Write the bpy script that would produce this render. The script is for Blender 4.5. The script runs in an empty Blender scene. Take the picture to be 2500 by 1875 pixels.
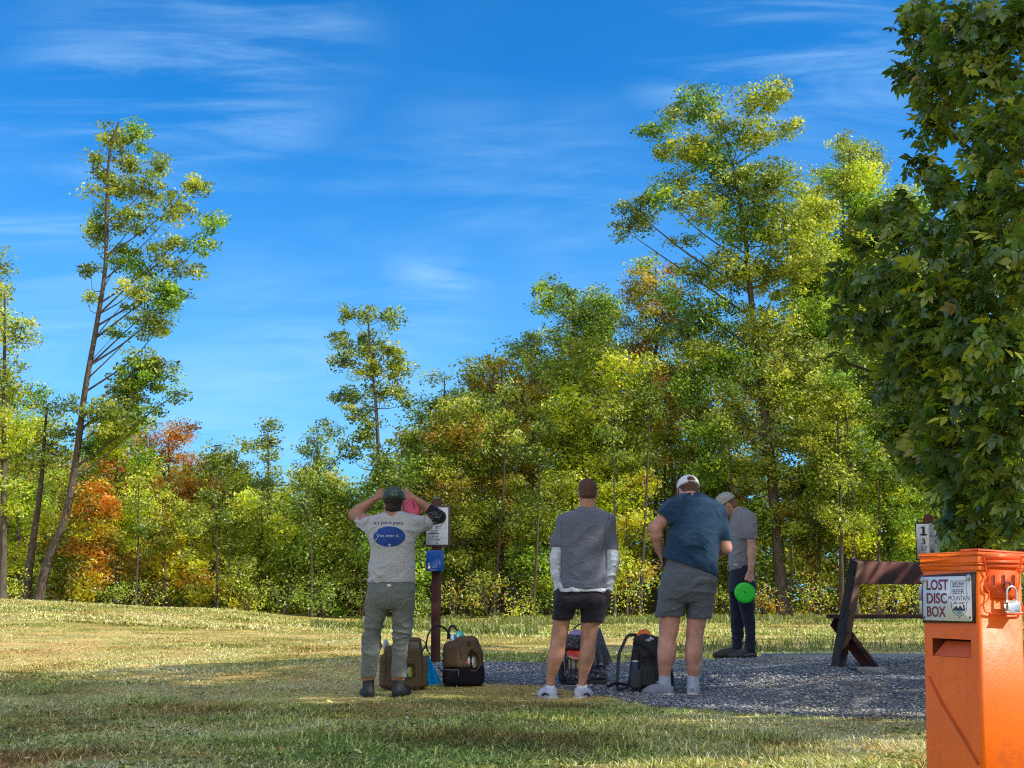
QG, QT = 1.0, 2.2
DENS, LEAF_K = 33.0, (4.4, 4.4, 3.0)
import math as _m
SUN_EL, SUN_AZ, SUN_E = _m.radians(38), _m.radians(108), 5.0
SKY_TINT = (.12, 1.08, 1.8); HAZE = (3.3, 6.6, 9.9); CLOUD = (4.6, 7.6, 10.6); CLOUD_K = .62; FILL_BACKSKY = (7.6, 7.9, 8.8)
SHADE = [(8.2, 3.0, 11.5, 2.5, .68), (7.9, 10.0, 8.6, 2.8, .34), (11.0, 15.5, 9.5, 3.2, .3), (7.6, 6.3, 13, 2.5, .58), (9.6, 4.6, 12.5, 2.3, .62)]
import bpy, math, random
import numpy as np
from mathutils import Vector, Matrix, noise as mnoise
from mathutils.bvhtree import BVHTree
random.seed(7)
rng = np.random.default_rng(11)
scene = bpy.context.scene
C = scene.collection
R = math.radians

# ------------------------------------------------------------------ camera
F_PX = 3000.0                      # focal length in pixels of a 2500 px wide frame
PITCH = R(10.62)
CAM = Vector((0, 0, 0.68))
cd = bpy.data.cameras.new('camera'); cam = bpy.data.objects.new('camera', cd); C.objects.link(cam)
cam.location = CAM; cam.rotation_euler = (R(90)+PITCH, 0, 0)
cd.sensor_width = 36; cd.lens = F_PX/2500*36; cd.clip_start = .05; cd.clip_end = 5000
cd.dof.use_dof = False
scene.camera = cam
cp, sp = math.cos(PITCH), math.sin(PITCH)

def W(X, Y, D):
    """measurement helper: the world point at depth D seen at photo position X, Y"""
    a = (X-1250)/F_PX; b = (937.5-Y)/F_PX
    dx, dy, dz = a, cp - b*sp, sp + b*cp
    t = D/dy
    return Vector((dx*t, D, CAM.z + dz*t))

# ------------------------------------------------------------------ object helpers
def link(o, parent=None):
    C.objects.link(o)
    if parent is not None: o.parent = parent
    return o
def tag(o, label=None, cat=None, group=None, kind=None):
    if label: o['label'] = label
    if cat: o['category'] = cat
    if group: o['group'] = group
    if kind: o['kind'] = kind
    return o
def empty(name, loc, label, cat, group=None):
    o = bpy.data.objects.new(name, None); o.location = loc; o.empty_display_size = .1
    link(o); tag(o, label, cat, group)
    return o
def root_loc(o):
    while o.parent is not None: o = o.parent
    return tuple(o.location)
def np_mesh(name, verts, faces, mat, parent=None, col=None, smooth=False, origin=None):
    """verts (N,3) world coords, faces (M,k) array or list of arrays of equal-size polygons"""
    verts = np.asarray(verts, dtype=np.float64)
    og = np.array(root_loc(parent) if parent is not None else (origin if origin is not None else (0, 0, 0)), dtype=np.float64)
    me = bpy.data.meshes.new(name)
    fl = faces if isinstance(faces, list) else [faces]
    fl = [np.asarray(f, dtype=np.int32) for f in fl if len(f)]
    nl = sum(f.size for f in fl); nf = sum(len(f) for f in fl)
    me.vertices.add(len(verts)); me.vertices.foreach_set('co', (verts-og).astype(np.float32).ravel())
    me.loops.add(nl); me.loops.foreach_set('vertex_index', np.concatenate([f.ravel() for f in fl]))
    tot = np.concatenate([np.full(len(f), f.shape[1], dtype=np.int32) for f in fl])
    st = np.concatenate([[0], np.cumsum(tot)[:-1]]).astype(np.int32)
    me.polygons.add(nf); me.polygons.foreach_set('loop_start', st); me.polygons.foreach_set('loop_total', tot)
    if smooth: me.polygons.foreach_set('use_smooth', np.ones(nf, dtype=bool))
    me.update(calc_edges=True)
    if col is not None:
        ca = me.color_attributes.new('Col', 'FLOAT_COLOR', 'POINT')
        c4 = np.ones((len(verts), 4), dtype=np.float32); c4[:, :3] = col
        ca.data.foreach_set('color', c4.ravel())
    me.materials.append(mat)
    o = bpy.data.objects.new(name, me)
    o.location = og if parent is None else (0, 0, 0)
    link(o, parent)
    return o

class MB:
    """collects simple shapes into one mesh (world coords)"""
    def __init__(s): s.v = []; s.f = {}; s.n = 0
    def add(s, vs, fs):
        for f in fs: s.f.setdefault(len(f), []).append([i+s.n for i in f])
        s.v += [tuple(v) for v in vs]; s.n += len(vs); return s
    def box(s, c, half, M=None, bev=0.0):
        M = M or Matrix.Identity(3); c = Vector(c); hx, hy, hz = half
        if bev <= 0:
            vs = [c + M @ Vector((x*hx, y*hy, z*hz)) for x in (-1, 1) for y in (-1, 1) for z in (-1, 1)]
            return s.add(vs, [(0,1,3,2),(4,6,7,5),(0,4,5,1),(2,3,7,6),(0,2,6,4),(1,5,7,3)])
        b = bev; idx = {}; vs = []
        for x in (-1, 1):
            for y in (-1, 1):
                for z in (-1, 1):
                    for ax, p in enumerate(((hx, hy-b, hz-b), (hx-b, hy, hz-b), (hx-b, hy-b, hz))):
                        idx[(x, y, z, ax)] = len(vs); vs.append(c + M @ Vector((x*p[0], y*p[1], z*p[2])))
        fs = []
        for ax in range(3):
            for sg in (-1, 1):
                o = [a for a in range(3) if a != ax]; q = []
                for a, bb in ((-1, -1), (1, -1), (1, 1), (-1, 1)):
                    k = [0, 0, 0]; k[ax] = sg; k[o[0]] = a; k[o[1]] = bb; q.append(idx[(*k, ax)])
                if (sg == 1) == (ax == 1): q.reverse()
                fs.append(tuple(q))
        for ax in range(3):
            o = [a for a in range(3) if a != ax]
            for a in (-1, 1):
                for bb in (-1, 1):
                    k0 = [0]*3; k1 = [0]*3; k0[ax] = -1; k1[ax] = 1
                    for k in (k0, k1): k[o[0]] = a; k[o[1]] = bb
                    fs.append((idx[(*k0, o[0])], idx[(*k1, o[0])], idx[(*k1, o[1])], idx[(*k0, o[1])]))
        for x in (-1, 1):
            for y in (-1, 1):
                for z in (-1, 1): fs.append((idx[(x,y,z,0)], idx[(x,y,z,1)], idx[(x,y,z,2)]))
        return s.add(vs, fs)
    def tube(s, pts, rad, n=8, cap=True, flat=1.0, up=None):
        pts = [Vector(p) for p in pts]; m = len(pts)
        if not hasattr(rad, '__len__'): rad = [rad]*m
        vs = []; ref = Vector(up) if up is not None else None
        t0 = (pts[1]-pts[0]).normalized()
        a = ref if ref is not None else (Vector((1, 0, 0)) if abs(t0.x) < .7 else Vector((0, 0, 1)))
        for i, p in enumerate(pts):
            t = (pts[min(i+1, m-1)]-pts[max(i-1, 0)]).normalized()
            u = (a - t*a.dot(t))
            u = u.normalized() if u.length > 1e-6 else t.orthogonal().normalized()
            if ref is None: a = u
            w = t.cross(u)
            for k in range(n):
                th = 2*math.pi*k/n
                vs.append(p + u*math.cos(th)*rad[i]*flat + w*math.sin(th)*rad[i])
        fs = [(i*n+k, i*n+(k+1) % n, (i+1)*n+(k+1) % n, (i+1)*n+k) for i in range(m-1) for k in range(n)]
        if cap:
            fs.append(tuple(range(n-1, -1, -1))); fs.append(tuple((m-1)*n+k for k in range(n)))
        return s.add(vs, fs)
    def lathe(s, prof, c, M=None, n=28, sx=1.0):
        M = M or Matrix.Identity(3); c = Vector(c)
        vs = [c + M @ Vector((r*math.cos(2*math.pi*k/n)*sx, r*math.sin(2*math.pi*k/n), z)) for r, z in prof for k in range(n)]
        m = len(prof)
        fs = [(i*n+k, i*n+(k+1) % n, (i+1)*n+(k+1) % n, (i+1)*n+k) for i in range(m-1) for k in range(n)]
        fs.append(tuple(range(n-1, -1, -1))); fs.append(tuple((m-1)*n+k for k in range(n)))
        return s.add(vs, fs)
    def prism(s, poly, depth, M, c):
        """poly 2D (x,z) extruded +-depth/2 along local y"""
        c = Vector(c); n = len(poly)
        vs = [c + M @ Vector((x, -depth/2, z)) for x, z in poly] + [c + M @ Vector((x, depth/2, z)) for x, z in poly]
        fs = [tuple(range(n)), tuple(range(2*n-1, n-1, -1))] + [(k, k+n, (k+1) % n+n, (k+1) % n) for k in range(n)]
        return s.add(vs, fs)
    def build(s, name, mat, parent=None, smooth=False, origin=None):
        o = np_mesh(name, np.array([tuple(v) for v in s.v]), [np.array(f) for f in s.f.values()], mat, parent, smooth=False, origin=origin)
        if smooth:
            me = o.data
            me.polygons.foreach_set('use_smooth', np.ones(len(me.polygons), dtype=bool))
            try: me.set_sharp_from_angle(angle=R(40))
            except Exception: pass
        return o

def frame(right, up=None, fwd=None):
    """matrix with columns x=right, y=fwd, z=up"""
    x = Vector(right).normalized()
    if up is not None:
        z = Vector(up); z = (z - x*z.dot(x)).normalized(); y = z.cross(x)
    else:
        y = Vector(fwd); y = (y - x*y.dot(x)).normalized(); z = x.cross(y)
    return Matrix((x, y, z)).transposed()

# ------------------------------------------------------------------ materials
def new_mat(name):
    m = bpy.data.materials.new(name); m.use_nodes = True
    nt = m.node_tree; b = nt.nodes['Principled BSDF']
    return m, nt, b
def mat(name, col, rough=.7, var=.15, scale=8, bump=0.0, bscale=60, metal=0, spec=.4, stretch=(1, 1, 1), col2=None, sheen=0, detail=4, coat=0):
    m, nt, b = new_mat(name); N = nt.nodes.new; L = nt.links.new
    tc = N('ShaderNodeTexCoord'); mp = N('ShaderNodeMapping'); mp.inputs['Scale'].default_value = stretch
    L(tc.outputs['Object'], mp.inputs['Vector'])
    nz = N('ShaderNodeTexNoise'); nz.inputs['Scale'].default_value = scale; nz.inputs['Detail'].default_value = detail
    L(mp.outputs[0], nz.inputs['Vector'])
    rp = N('ShaderNodeValToRGB'); rp.color_ramp.elements[0].position = .32; rp.color_ramp.elements[1].position = .68
    c1 = [max(0, c*(1-var)) for c in col]; c2 = [c*(1+var) for c in (col2 or col)]
    rp.color_ramp.elements[0].color = (*c1, 1); rp.color_ramp.elements[1].color = (*c2, 1)
    L(nz.outputs['Fac'], rp.inputs[0]); L(rp.outputs[0], b.inputs['Base Color'])
    b.inputs['Roughness'].default_value = rough; b.inputs['Metallic'].default_value = metal
    b.inputs['Specular IOR Level'].default_value = spec
    if sheen: b.inputs['Sheen Weight'].default_value = sheen
    if coat: b.inputs['Coat Weight'].default_value = coat
    if bump:
        n2 = N('ShaderNodeTexNoise'); n2.inputs['Scale'].default_value = bscale; n2.inputs['Detail'].default_value = 5
        L(mp.outputs[0], n2.inputs['Vector'])
        bp = N('ShaderNodeBump'); bp.inputs['Strength'].default_value = bump; bp.inputs['Distance'].default_value = .01
        L(n2.outputs['Fac'], bp.inputs['Height']); L(bp.outputs[0], b.inputs['Normal'])
    return m
def leaf_mat(name, trans=.38, gloss=.06, boost=(1.25, 1.15, .7), rough=.45):
    m = bpy.data.materials.new(name); m.use_nodes = True; nt = m.node_tree
    for n in list(nt.nodes): nt.nodes.remove(n)
    N = nt.nodes.new; L = nt.links.new
    at = N('ShaderNodeAttribute'); at.attribute_name = 'Col'
    d = N('ShaderNodeBsdfDiffuse'); t = N('ShaderNodeBsdfTranslucent'); g = N('ShaderNodeBsdfGlossy'); g.inputs['Roughness'].default_value = rough
    mul = N('ShaderNodeVectorMath'); mul.operation = 'MULTIPLY'; mul.inputs[1].default_value = boost
    L(at.outputs['Color'], d.inputs['Color']); L(at.outputs['Color'], mul.inputs[0]); L(mul.outputs[0], t.inputs['Color'])
    m1 = N('ShaderNodeMixShader'); m1.inputs[0].default_value = trans; L(d.outputs[0], m1.inputs[1]); L(t.outputs[0], m1.inputs[2])
    m2 = N('ShaderNodeMixShader'); m2.inputs[0].default_value = gloss; L(m1.outputs[0], m2.inputs[1]); L(g.outputs[0], m2.inputs[2])
    o = N('ShaderNodeOutputMaterial'); L(m2.outputs[0], o.inputs[0])
    return m

# ------------------------------------------------------------------ numpy value noise
_lat = rng.random((256, 256))
def vnoise(x, y, s=1.0):
    x = np.asarray(x)*s; y = np.asarray(y)*s
    xi = np.floor(x).astype(int); yi = np.floor(y).astype(int); fx = x-xi; fy = y-yi
    fx = fx*fx*(3-2*fx); fy = fy*fy*(3-2*fy)
    a = _lat[xi & 255, yi & 255]; b = _lat[(xi+1) & 255, yi & 255]; c = _lat[xi & 255, (yi+1) & 255]; d = _lat[(xi+1) & 255, (yi+1) & 255]
    return (a*(1-fx)+b*fx)*(1-fy)+(c*(1-fx)+d*fx)*fy
def fbm(x, y, s=1.0, o=4):
    r = 0; a = .5
    for i in range(o): r = r + a*vnoise(np.asarray(x)+17.3*i, np.asarray(y)-9.1*i, s*2**i); a *= .5
    return r/(1-.5**o)

# ------------------------------------------------------------------ terrain
_T = np.array([-1250, -750, -350, 50, 450, 850, 1250])/3000.
_Yd = np.array([9., 10, 11.5, 13, 18, 25, 31, 38, 50, 80, 300])
_Z = np.array([
    [0, .02, .05, .09, .27, .58, .88, 1.12, 1.15, 1.2, 1.2],
    [0, .01, .05, .11, .23, .43, .66, .84, .86, .9, .9],
    [0, .012, .09, .19, .22, .37, .30, .34, .52, .7, .8],
    [0, .012, .115, .20, .18, .22, .28, .38, .56, .7, .8],
    [0, .030, .155, .20, .17, .23, .33, .43, .60, .8, .8],
    [0, .15, .24, .24, .19, .24, .34, .45, .62, .8, .8],
    [0, .15, .24, .24, .19, .24, .34, .45, .62, .8, .8]])
def H(x, y):
    x = np.asarray(x, dtype=float); y = np.asarray(y, dtype=float)
    x, y = np.broadcast_arrays(x, y)
    t = np.clip(x/np.maximum(y, 9), _T[0], _T[-1]); yy = np.clip(y, _Yd[0], _Yd[-1])
    i = np.clip(np.searchsorted(_T, t, side='right')-1, 0, len(_T)-2); j = np.clip(np.searchsorted(_Yd, yy, side='right')-1, 0, len(_Yd)-2)
    u = (t-_T[i])/(_T[i+1]-_T[i]); v = (yy-_Yd[j])/(_Yd[j+1]-_Yd[j])
    u = u*u*(3-2*u); v = v*.5 + v*v*(3-2*v)*.5
    z = (_Z[i, j]*(1-u)+_Z[i+1, j]*u)*(1-v)+(_Z[i, j+1]*(1-u)+_Z[i+1, j+1]*u)*v
    far = np.clip((y-11)/10, 0, 1)
    z = z + (fbm(x, y, .35, 3)-.5)*.10*far + (fbm(x+40, y, 1.3, 3)-.5)*.03*np.clip(y/8, .3, 1)
    return z
def Hs(x, y): return float(H(x, y))
# ------------------------------------------------------------------ signed-distance modelling -> mesh
class Field:
    def __init__(s, lo, hi, h=.006):
        s.h = h; s.lo = np.array(lo, float); s.n = np.ceil((np.array(hi)-s.lo)/h).astype(int)+1
        s.F = np.full(tuple(s.n), 1.0, dtype=np.float32)
    def _sub(s, lo, hi):
        a = np.clip(np.floor((np.array(lo)-s.lo)/s.h).astype(int), 0, s.n); b = np.clip(np.ceil((np.array(hi)-s.lo)/s.h).astype(int)+1, 0, s.n)
        if np.any(b <= a): return None
        ax = [(s.lo[i]+s.h*np.arange(a[i], b[i])).astype(np.float32) for i in range(3)]
        return tuple(slice(a[i], b[i]) for i in range(3)), ax[0][:, None, None], ax[1][None, :, None], ax[2][None, None, :]
    def _put(s, sl, d, k, op):
        A = s.F[sl]
        if op == 'add':
            if k > 0:
                hh = np.clip(.5+.5*(A-d)/k, 0, 1); s.F[sl] = A*(1-hh)+d*hh - k*hh*(1-hh)
            else: s.F[sl] = np.minimum(A, d)
        elif op == 'sub':
            d = -d
            if k > 0:
                hh = np.clip(.5-.5*(A-d)/k, 0, 1); s.F[sl] = A*(1-hh)+d*hh + k*hh*(1-hh)
            else: s.F[sl] = np.maximum(A, d)
    def cone(s, a, b, ra, rb, k=.015, op='add', flat=None):
        a = np.array(a, float); b = np.array(b, float); m = max(ra, rb)+k+.02
        r = s._sub(np.minimum(a, b)-m, np.maximum(a, b)+m)
        if r is None: return s
        sl, x, y, z = r; ab = b-a; L2 = max(ab@ab, 1e-9)
        t = np.clip(((x-a[0])*ab[0]+(y-a[1])*ab[1]+(z-a[2])*ab[2])/L2, 0, 1)
        dx = x-a[0]-t*ab[0]; dy = y-a[1]-t*ab[1]; dz = z-a[2]-t*ab[2]
        if flat is not None:          # (axis vector, factor<1): squash thickness along that axis
            ax_, f_ = np.array(flat[0], float), flat[1]; ax_ = ax_/np.linalg.norm(ax_)
            q = dx*ax_[0]+dy*ax_[1]+dz*ax_[2]; e = (1/f_**2-1)
            d = np.sqrt(dx*dx+dy*dy+dz*dz+e*q*q)
        else: d = np.sqrt(dx*dx+dy*dy+dz*dz)
        s._put(sl, (d-(ra+(rb-ra)*t)).astype(np.float32), k, op); return s
    def chain(s, pts, rs, k=.015, **kw):
        for i in range(len(pts)-1): s.cone(pts[i], pts[i+1], rs[i], rs[i+1], k, **kw)
        return s
    def _loc(s, c, M, m):
        r = s._sub(np.array(c)-m, np.array(c)+m)
        if r is None: return None
        sl, x, y, z = r; x = x-c[0]; y = y-c[1]; z = z-c[2]
        if M is None: return sl, x, y, z
        return sl, *(M[0][i]*x+M[1][i]*y+M[2][i]*z for i in range(3))
    def ell(s, c, r, M=None, k=.015, op='add'):
        q = s._loc(c, M, max(r)+k+.02)
        if q is None: return s
        sl, x, y, z = q
        k0 = np.sqrt((x/r[0])**2+(y/r[1])**2+(z/r[2])**2); k1 = np.sqrt((x/r[0]**2)**2+(y/r[1]**2)**2+(z/r[2]**2)**2)
        s._put(sl, (k0*(k0-1)/np.maximum(k1, 1e-6)).astype(np.float32), k, op); return s
    def box(s, c, half, rad, M=None, k=.01, op='add'):
        q = s._loc(c, M, math.sqrt(sum(v*v for v in half))+k+.02)
        if q is None: return s
        sl, x, y, z = q
        ax, ay, az = abs(x)-half[0]+rad, abs(y)-half[1]+rad, abs(z)-half[2]+rad
        d = np.sqrt(np.maximum(ax, 0)**2+np.maximum(ay, 0)**2+np.maximum(az, 0)**2)+np.minimum(np.maximum(ax, np.maximum(ay, az)), 0)-rad
        s._put(sl, np.broadcast_to(d, s.F[sl].shape).astype(np.float32), k, op); return s
    def loft(s, rows, k=.02, op='add', grow=0.0, p=2.3, end=.01):
        """rows (z, cx, cy, rx, ry) sorted by z"""
        rows = sorted(rows); A = np.array(rows, float); zz = A[:, 0]
        m = k+.03
        lo = [min(A[:, 1]-A[:, 3])-m, min(A[:, 2]-A[:, 4])-m, zz[0]-m]; hi = [max(A[:, 1]+A[:, 3])+m, max(A[:, 2]+A[:, 4])+m, zz[-1]+m]
        r = s._sub(lo, hi)
        if r is None: return s
        sl, x, y, z = r; z1 = z.ravel()
        f = []
        for c in (1, 2, 3, 4):
            u = np.clip(z1, zz[0], zz[-1]); j = np.clip(np.searchsorted(zz, u, side='right')-1, 0, len(zz)-2)
            tt = (u-zz[j])/(zz[j+1]-zz[j]); mlo = np.gradient(A[:, c], zz)
            h = zz[j+1]-zz[j]; t2, t3 = tt*tt, tt**3
            f.append(((2*t3-3*t2+1)*A[j, c]+(t3-2*t2+tt)*h*mlo[j]*.8+(-2*t3+3*t2)*A[j+1, c]+(t3-t2)*h*mlo[j+1]*.8)[None, None, :])
        cx, cy, rx, ry = f; rx = rx+grow; ry = ry+grow
        q = (np.abs((x-cx)/rx)**p+np.abs((y-cy)/ry)**p)**(1/p)
        d = (q-1)*np.minimum(rx, ry)
        de = np.maximum(zz[0]-z, z-zz[-1])
        a = np.maximum(d+end, 0); b = np.maximum(de+end, 0)
        d = np.where((d > -end) & (de > -end), np.sqrt(a*a+b*b)-end, np.maximum(d, de))
        s._put(sl, d.astype(np.float32), k, op); return s
    def plane(s, p, n, k=.0):
        """cut away the side the normal n points to"""
        x = (s.lo[0]+s.h*np.arange(s.n[0]))[:, None, None]; y = (s.lo[1]+s.h*np.arange(s.n[1]))[None, :, None]; z = (s.lo[2]+s.h*np.arange(s.n[2]))[None, None, :]
        n = np.array(n, float); n /= np.linalg.norm(n)
        s.F = np.maximum(s.F, ((x-p[0])*n[0]+(y-p[1])*n[1]+(z-p[2])*n[2]).astype(np.float32)); return s
    def mesh(s):
        F = s.F; h = s.h
        F[0] = F[-1] = 1; F[:, 0] = F[:, -1] = 1; F[:, :, 0] = F[:, :, -1] = 1
        S = F < 0
        c8 = [S[i:F.shape[0]-1+i, j:F.shape[1]-1+j, k:F.shape[2]-1+k] for i in (0, 1) for j in (0, 1) for k in (0, 1)]
        cnt = sum(c.astype(np.int8) for c in c8); act = (cnt > 0) & (cnt < 8)
        I = np.argwhere(act)
        if len(I) == 0: return np.zeros((0, 3)), np.zeros((0, 4), int)
        idx = -np.ones(act.shape, dtype=np.int32); idx[act] = np.arange(len(I))
        acc = np.zeros((len(I), 3)); num = np.zeros(len(I))
        for ax in range(3):
            o = [a for a in range(3) if a != ax]
            for a in (0, 1):
                for b in (0, 1):
                    q = np.zeros(3, int); q[o[0]] = a; q[o[1]] = b; q2 = q.copy(); q2[ax] = 1
                    f0 = F[tuple((I+q).T)]; f1 = F[tuple((I+q2).T)]; m = (f0 < 0) != (f1 < 0)
                    t = np.where(m, f0/np.where(m, f0-f1, 1), 0)
                    P = np.tile(q.astype(float), (len(I), 1)); P[:, ax] = t
                    acc += P*m[:, None]; num += m
        V = s.lo + h*(I + acc/num[:, None])
        faces = []
        for ax in range(3):
            o = [(ax+1) % 3, (ax+2) % 3]
            A = np.swapaxes(np.moveaxis(S, ax, 0), 0, 0)
            sl0 = [slice(1, -1)]*3; sl1 = [slice(1, -1)]*3; sl0[ax] = slice(0, -1); sl1[ax] = slice(1, None)
            e0, e1 = S[tuple(sl0)], S[tuple(sl1)]
            for flip, mm in ((False, e0 & ~e1), (True, ~e0 & e1)):
                J = np.argwhere(mm)
                if not len(J): continue
                off = np.ones(3, int); off[ax] = 0; J = J+off
                q = []
                for a, b in ((-1, -1), (0, -1), (0, 0), (-1, 0)):
                    K = J.copy(); K[:, o[0]] += a; K[:, o[1]] += b; q.append(idx[tuple(K.T)])
                q = np.stack(q, 1)
                faces.append(q[:, ::-1] if flip else q)
        return V, np.concatenate(faces)

def vnormals(V, Fc):
    a = V[Fc[:, 2]]-V[Fc[:, 0]]; b = V[Fc[:, 3]]-V[Fc[:, 1]]; n = np.cross(a, b)
    N = np.zeros_like(V)
    for i in range(4): np.add.at(N, Fc[:, i], n)
    return N/np.maximum(np.linalg.norm(N, axis=1), 1e-12)[:, None]
def relax(V, Fc, it=1, lam=.5):
    E = np.concatenate([Fc[:, [0, 1]], Fc[:, [1, 2]], Fc[:, [2, 3]], Fc[:, [3, 0]]])
    deg = np.bincount(E.ravel(), minlength=len(V)).astype(float)
    for _ in range(it):
        S = np.zeros_like(V)
        for c in range(3): S[:, c] = np.bincount(E[:, 0], V[E[:, 1], c], len(V))+np.bincount(E[:, 1], V[E[:, 0], c], len(V))
        V = V+(S/np.maximum(deg, 1)[:, None]-V)*lam
    return V
def field_obj(f, name, m, parent, wr=None, rel=1, col=None):
    V, Fc = f.mesh(); V = relax(V, Fc, rel)
    if wr is not None and len(V):
        og = Vector(root_loc(parent)) if parent is not None else Vector((0, 0, 0))
        Nn = vnormals(V, Fc); d = np.array([wr(Vector(v)-og) for v in V]); V = relax(V+Nn*d[:, None], Fc, 1, .5)
    return np_mesh(name, V, Fc, m, parent, smooth=True)
def wrinkle(amp=.004, seed=0, zs=13, xs=4, skew=1.2, hang=0.0):
    """cloth folds: soft creases in clumps, fading out between them"""
    sv = Vector((seed*3.1, seed*7.7, seed*1.3)); zs = zs*.62
    def f(v):
        wz = mnoise.noise(v*2.1+sv)*.22 + mnoise.noise(v*5+sv)*.05
        sk = skew*.35*mnoise.noise(Vector((v.x*1.6, v.y*1.6, v.z*1.1))+sv*2)*v.x
        q = Vector((v.x*xs, v.y*xs, (v.z+wz+sk)*zs))
        a = 1-abs(mnoise.noise(q+sv))*3.0
        a = max(a, 0)**1.5
        q2 = Vector((v.x*xs*2.2+7, v.y*xs*2.2, (v.z-wz*.7+sk*2)*zs*1.9))
        b = max(1-abs(mnoise.noise(q2-sv))*3.4, 0)**1.5
        m1 = min(1, max(0, mnoise.noise(v*3.1+sv*3)*1.6+.45)); m2 = min(1, max(0, mnoise.noise(v*5.3-sv*3)*2.0+.25))
        r = amp*(a*m1 + .6*b*m2 - .35) + amp*.5*mnoise.noise(v*8+sv)
        if hang: r += hang*mnoise.noise(Vector((v.x*17, v.y*17, v.z*2))+sv)
        return r
    return f
# projected flat art (prints on cloth): text or polygons laid on a mesh
def bvh_of(o):
    me = o.data; mw = Matrix.Translation(root_loc(o))
    return BVHTree.FromPolygons([mw @ v.co for v in me.vertices], [tuple(p.vertices) for p in me.polygons])
def text_geo(txt, size, off=0.0, align='CENTER', res=4, space=1.0):
    cu = bpy.data.curves.new('t', 'FONT'); cu.body = txt; cu.size = size; cu.align_x = align; cu.align_y = 'CENTER'; cu.offset = off; cu.resolution_u = res; cu.space_character = space
    o = bpy.data.objects.new('t', cu); C.objects.link(o)
    dg = bpy.context.evaluated_depsgraph_get(); me = bpy.data.meshes.new_from_object(o.evaluated_get(dg))
    vs = [Vector(v.co) for v in me.vertices]; fs = [tuple(p.vertices) for p in me.polygons]
    bpy.data.objects.remove(o); bpy.data.curves.remove(cu); bpy.data.meshes.remove(me)
    return vs, fs
class Art:
    """flat artwork on a plane with frame M (x right, y into the board, z up) at c; sheets 0.6 mm apart"""
    def __init__(s, c, M): s.c = Vector(c); s.M = M
    def P(s, x, z, lay=1): return s.c + s.M @ Vector((x, -.0007*lay, z))
    def text(s, mb, txt, x, z, size, off=0.0, sx=1.0, align='CENTER', lay=1, rot=0, space=1.0):
        vs, fs = text_geo(txt, size, off, align, space=space); c, n = math.cos(rot), math.sin(rot)
        mb.add([s.P(x+(v.x*sx*c-v.y*n), z+(v.x*sx*n+v.y*c), lay) for v in vs], fs)
    def poly(s, mb, pts, lay=1): mb.add([s.P(x, z, lay) for x, z in pts], [tuple(range(len(pts)))])
    def rect(s, mb, x0, z0, x1, z1, lay=1): s.poly(mb, [(x0, z0), (x1, z0), (x1, z1), (x0, z1)], lay)
    def line(s, mb, pts, w, lay=1):
        for a, b in zip(pts[:-1], pts[1:]):
            d = Vector((b[0]-a[0], b[1]-a[1])); 
            if d.length < 1e-9: continue
            d.normalize(); n = Vector((-d.y, d.x))*w/2; e = d*w*.3
            s.poly(mb, [(a[0]-n.x-e.x, a[1]-n.y-e.y), (b[0]-n.x+e.x, b[1]-n.y+e.y), (b[0]+n.x+e.x, b[1]+n.y+e.y), (a[0]+n.x-e.x, a[1]+n.y-e.y)], lay)
    def ring(s, mb, x, z, r, w, lay=1, n=32, ry=None):
        ry = ry or r; s.line(mb, [(x+r*math.cos(2*math.pi*k/n), z+ry*math.sin(2*math.pi*k/n)) for k in range(n+1)], w, lay)
# ------------------------------------------------------------------ people
def skin_mat(name, col):
    m = mat(name, col, rough=.55, var=.2, scale=9, bump=.25, bscale=140, spec=.35, detail=8)
    b = m.node_tree.nodes['Principled BSDF']; b.inputs['Subsurface Weight'].default_value = .12
    b.inputs['Subsurface Radius'].default_value = (.01, .004, .002); return m
def cloth(name, col, var=.1, col2=None, bump=.35, bscale=420, scale=30, sheen=.15, folds=.2):
    col = tuple(min(.85, c*1.22) for c in col)
    m = mat(name, col, rough=.9, var=var, scale=scale, bump=bump, bscale=bscale, spec=.15, sheen=sheen, col2=col2, detail=8)
    nt = m.node_tree; N = nt.nodes.new; L = nt.links.new; b = nt.nodes['Principled BSDF']; fine = b.inputs['Normal'].links[0].from_node
    tc = N('ShaderNodeTexCoord'); mp = N('ShaderNodeMapping'); mp.inputs['Scale'].default_value = (1, 1, 1.7); mp.inputs['Rotation'].default_value = (0, R(28), 0); L(tc.outputs['Object'], mp.inputs[0])
    nz = N('ShaderNodeTexNoise'); nz.inputs['Scale'].default_value = 6.5; nz.inputs['Detail'].default_value = 3.5; nz.inputs['Roughness'].default_value = .45; nz.inputs['Distortion'].default_value = 1.6; L(mp.outputs[0], nz.inputs[0])
    a_ = N('ShaderNodeMath'); a_.operation = 'SUBTRACT'; a_.inputs[1].default_value = .5; L(nz.outputs['Fac'], a_.inputs[0]); c_ = N('ShaderNodeMath'); c_.operation = 'ABSOLUTE'; L(a_.outputs[0], c_.inputs[0])
    r_ = N('ShaderNodeMapRange'); r_.interpolation_type = 'SMOOTHSTEP'; r_.inputs[1].default_value = 0; r_.inputs[2].default_value = .16; r_.inputs[3].default_value = 1; r_.inputs[4].default_value = 0; L(c_.outputs[0], r_.inputs[0])
    bp = N('ShaderNodeBump'); bp.inputs['Strength'].default_value = folds; bp.inputs['Distance'].default_value = .035; L(r_.outputs[0], bp.inputs['Height']); L(bp.outputs[0], fine.inputs['Normal'])
    return m
SK1 = skin_mat('tanned_skin', (.40, .195, .125)); SK2 = skin_mat('fair_skin', (.44, .23, .155)); SK3 = skin_mat('pink_skin', (.54, .28, .22)); SK4 = skin_mat('light_skin', (.47, .27, .20))
EYE = mat('eye_white', (.7, .68, .65), rough=.2, var=.02)
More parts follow.
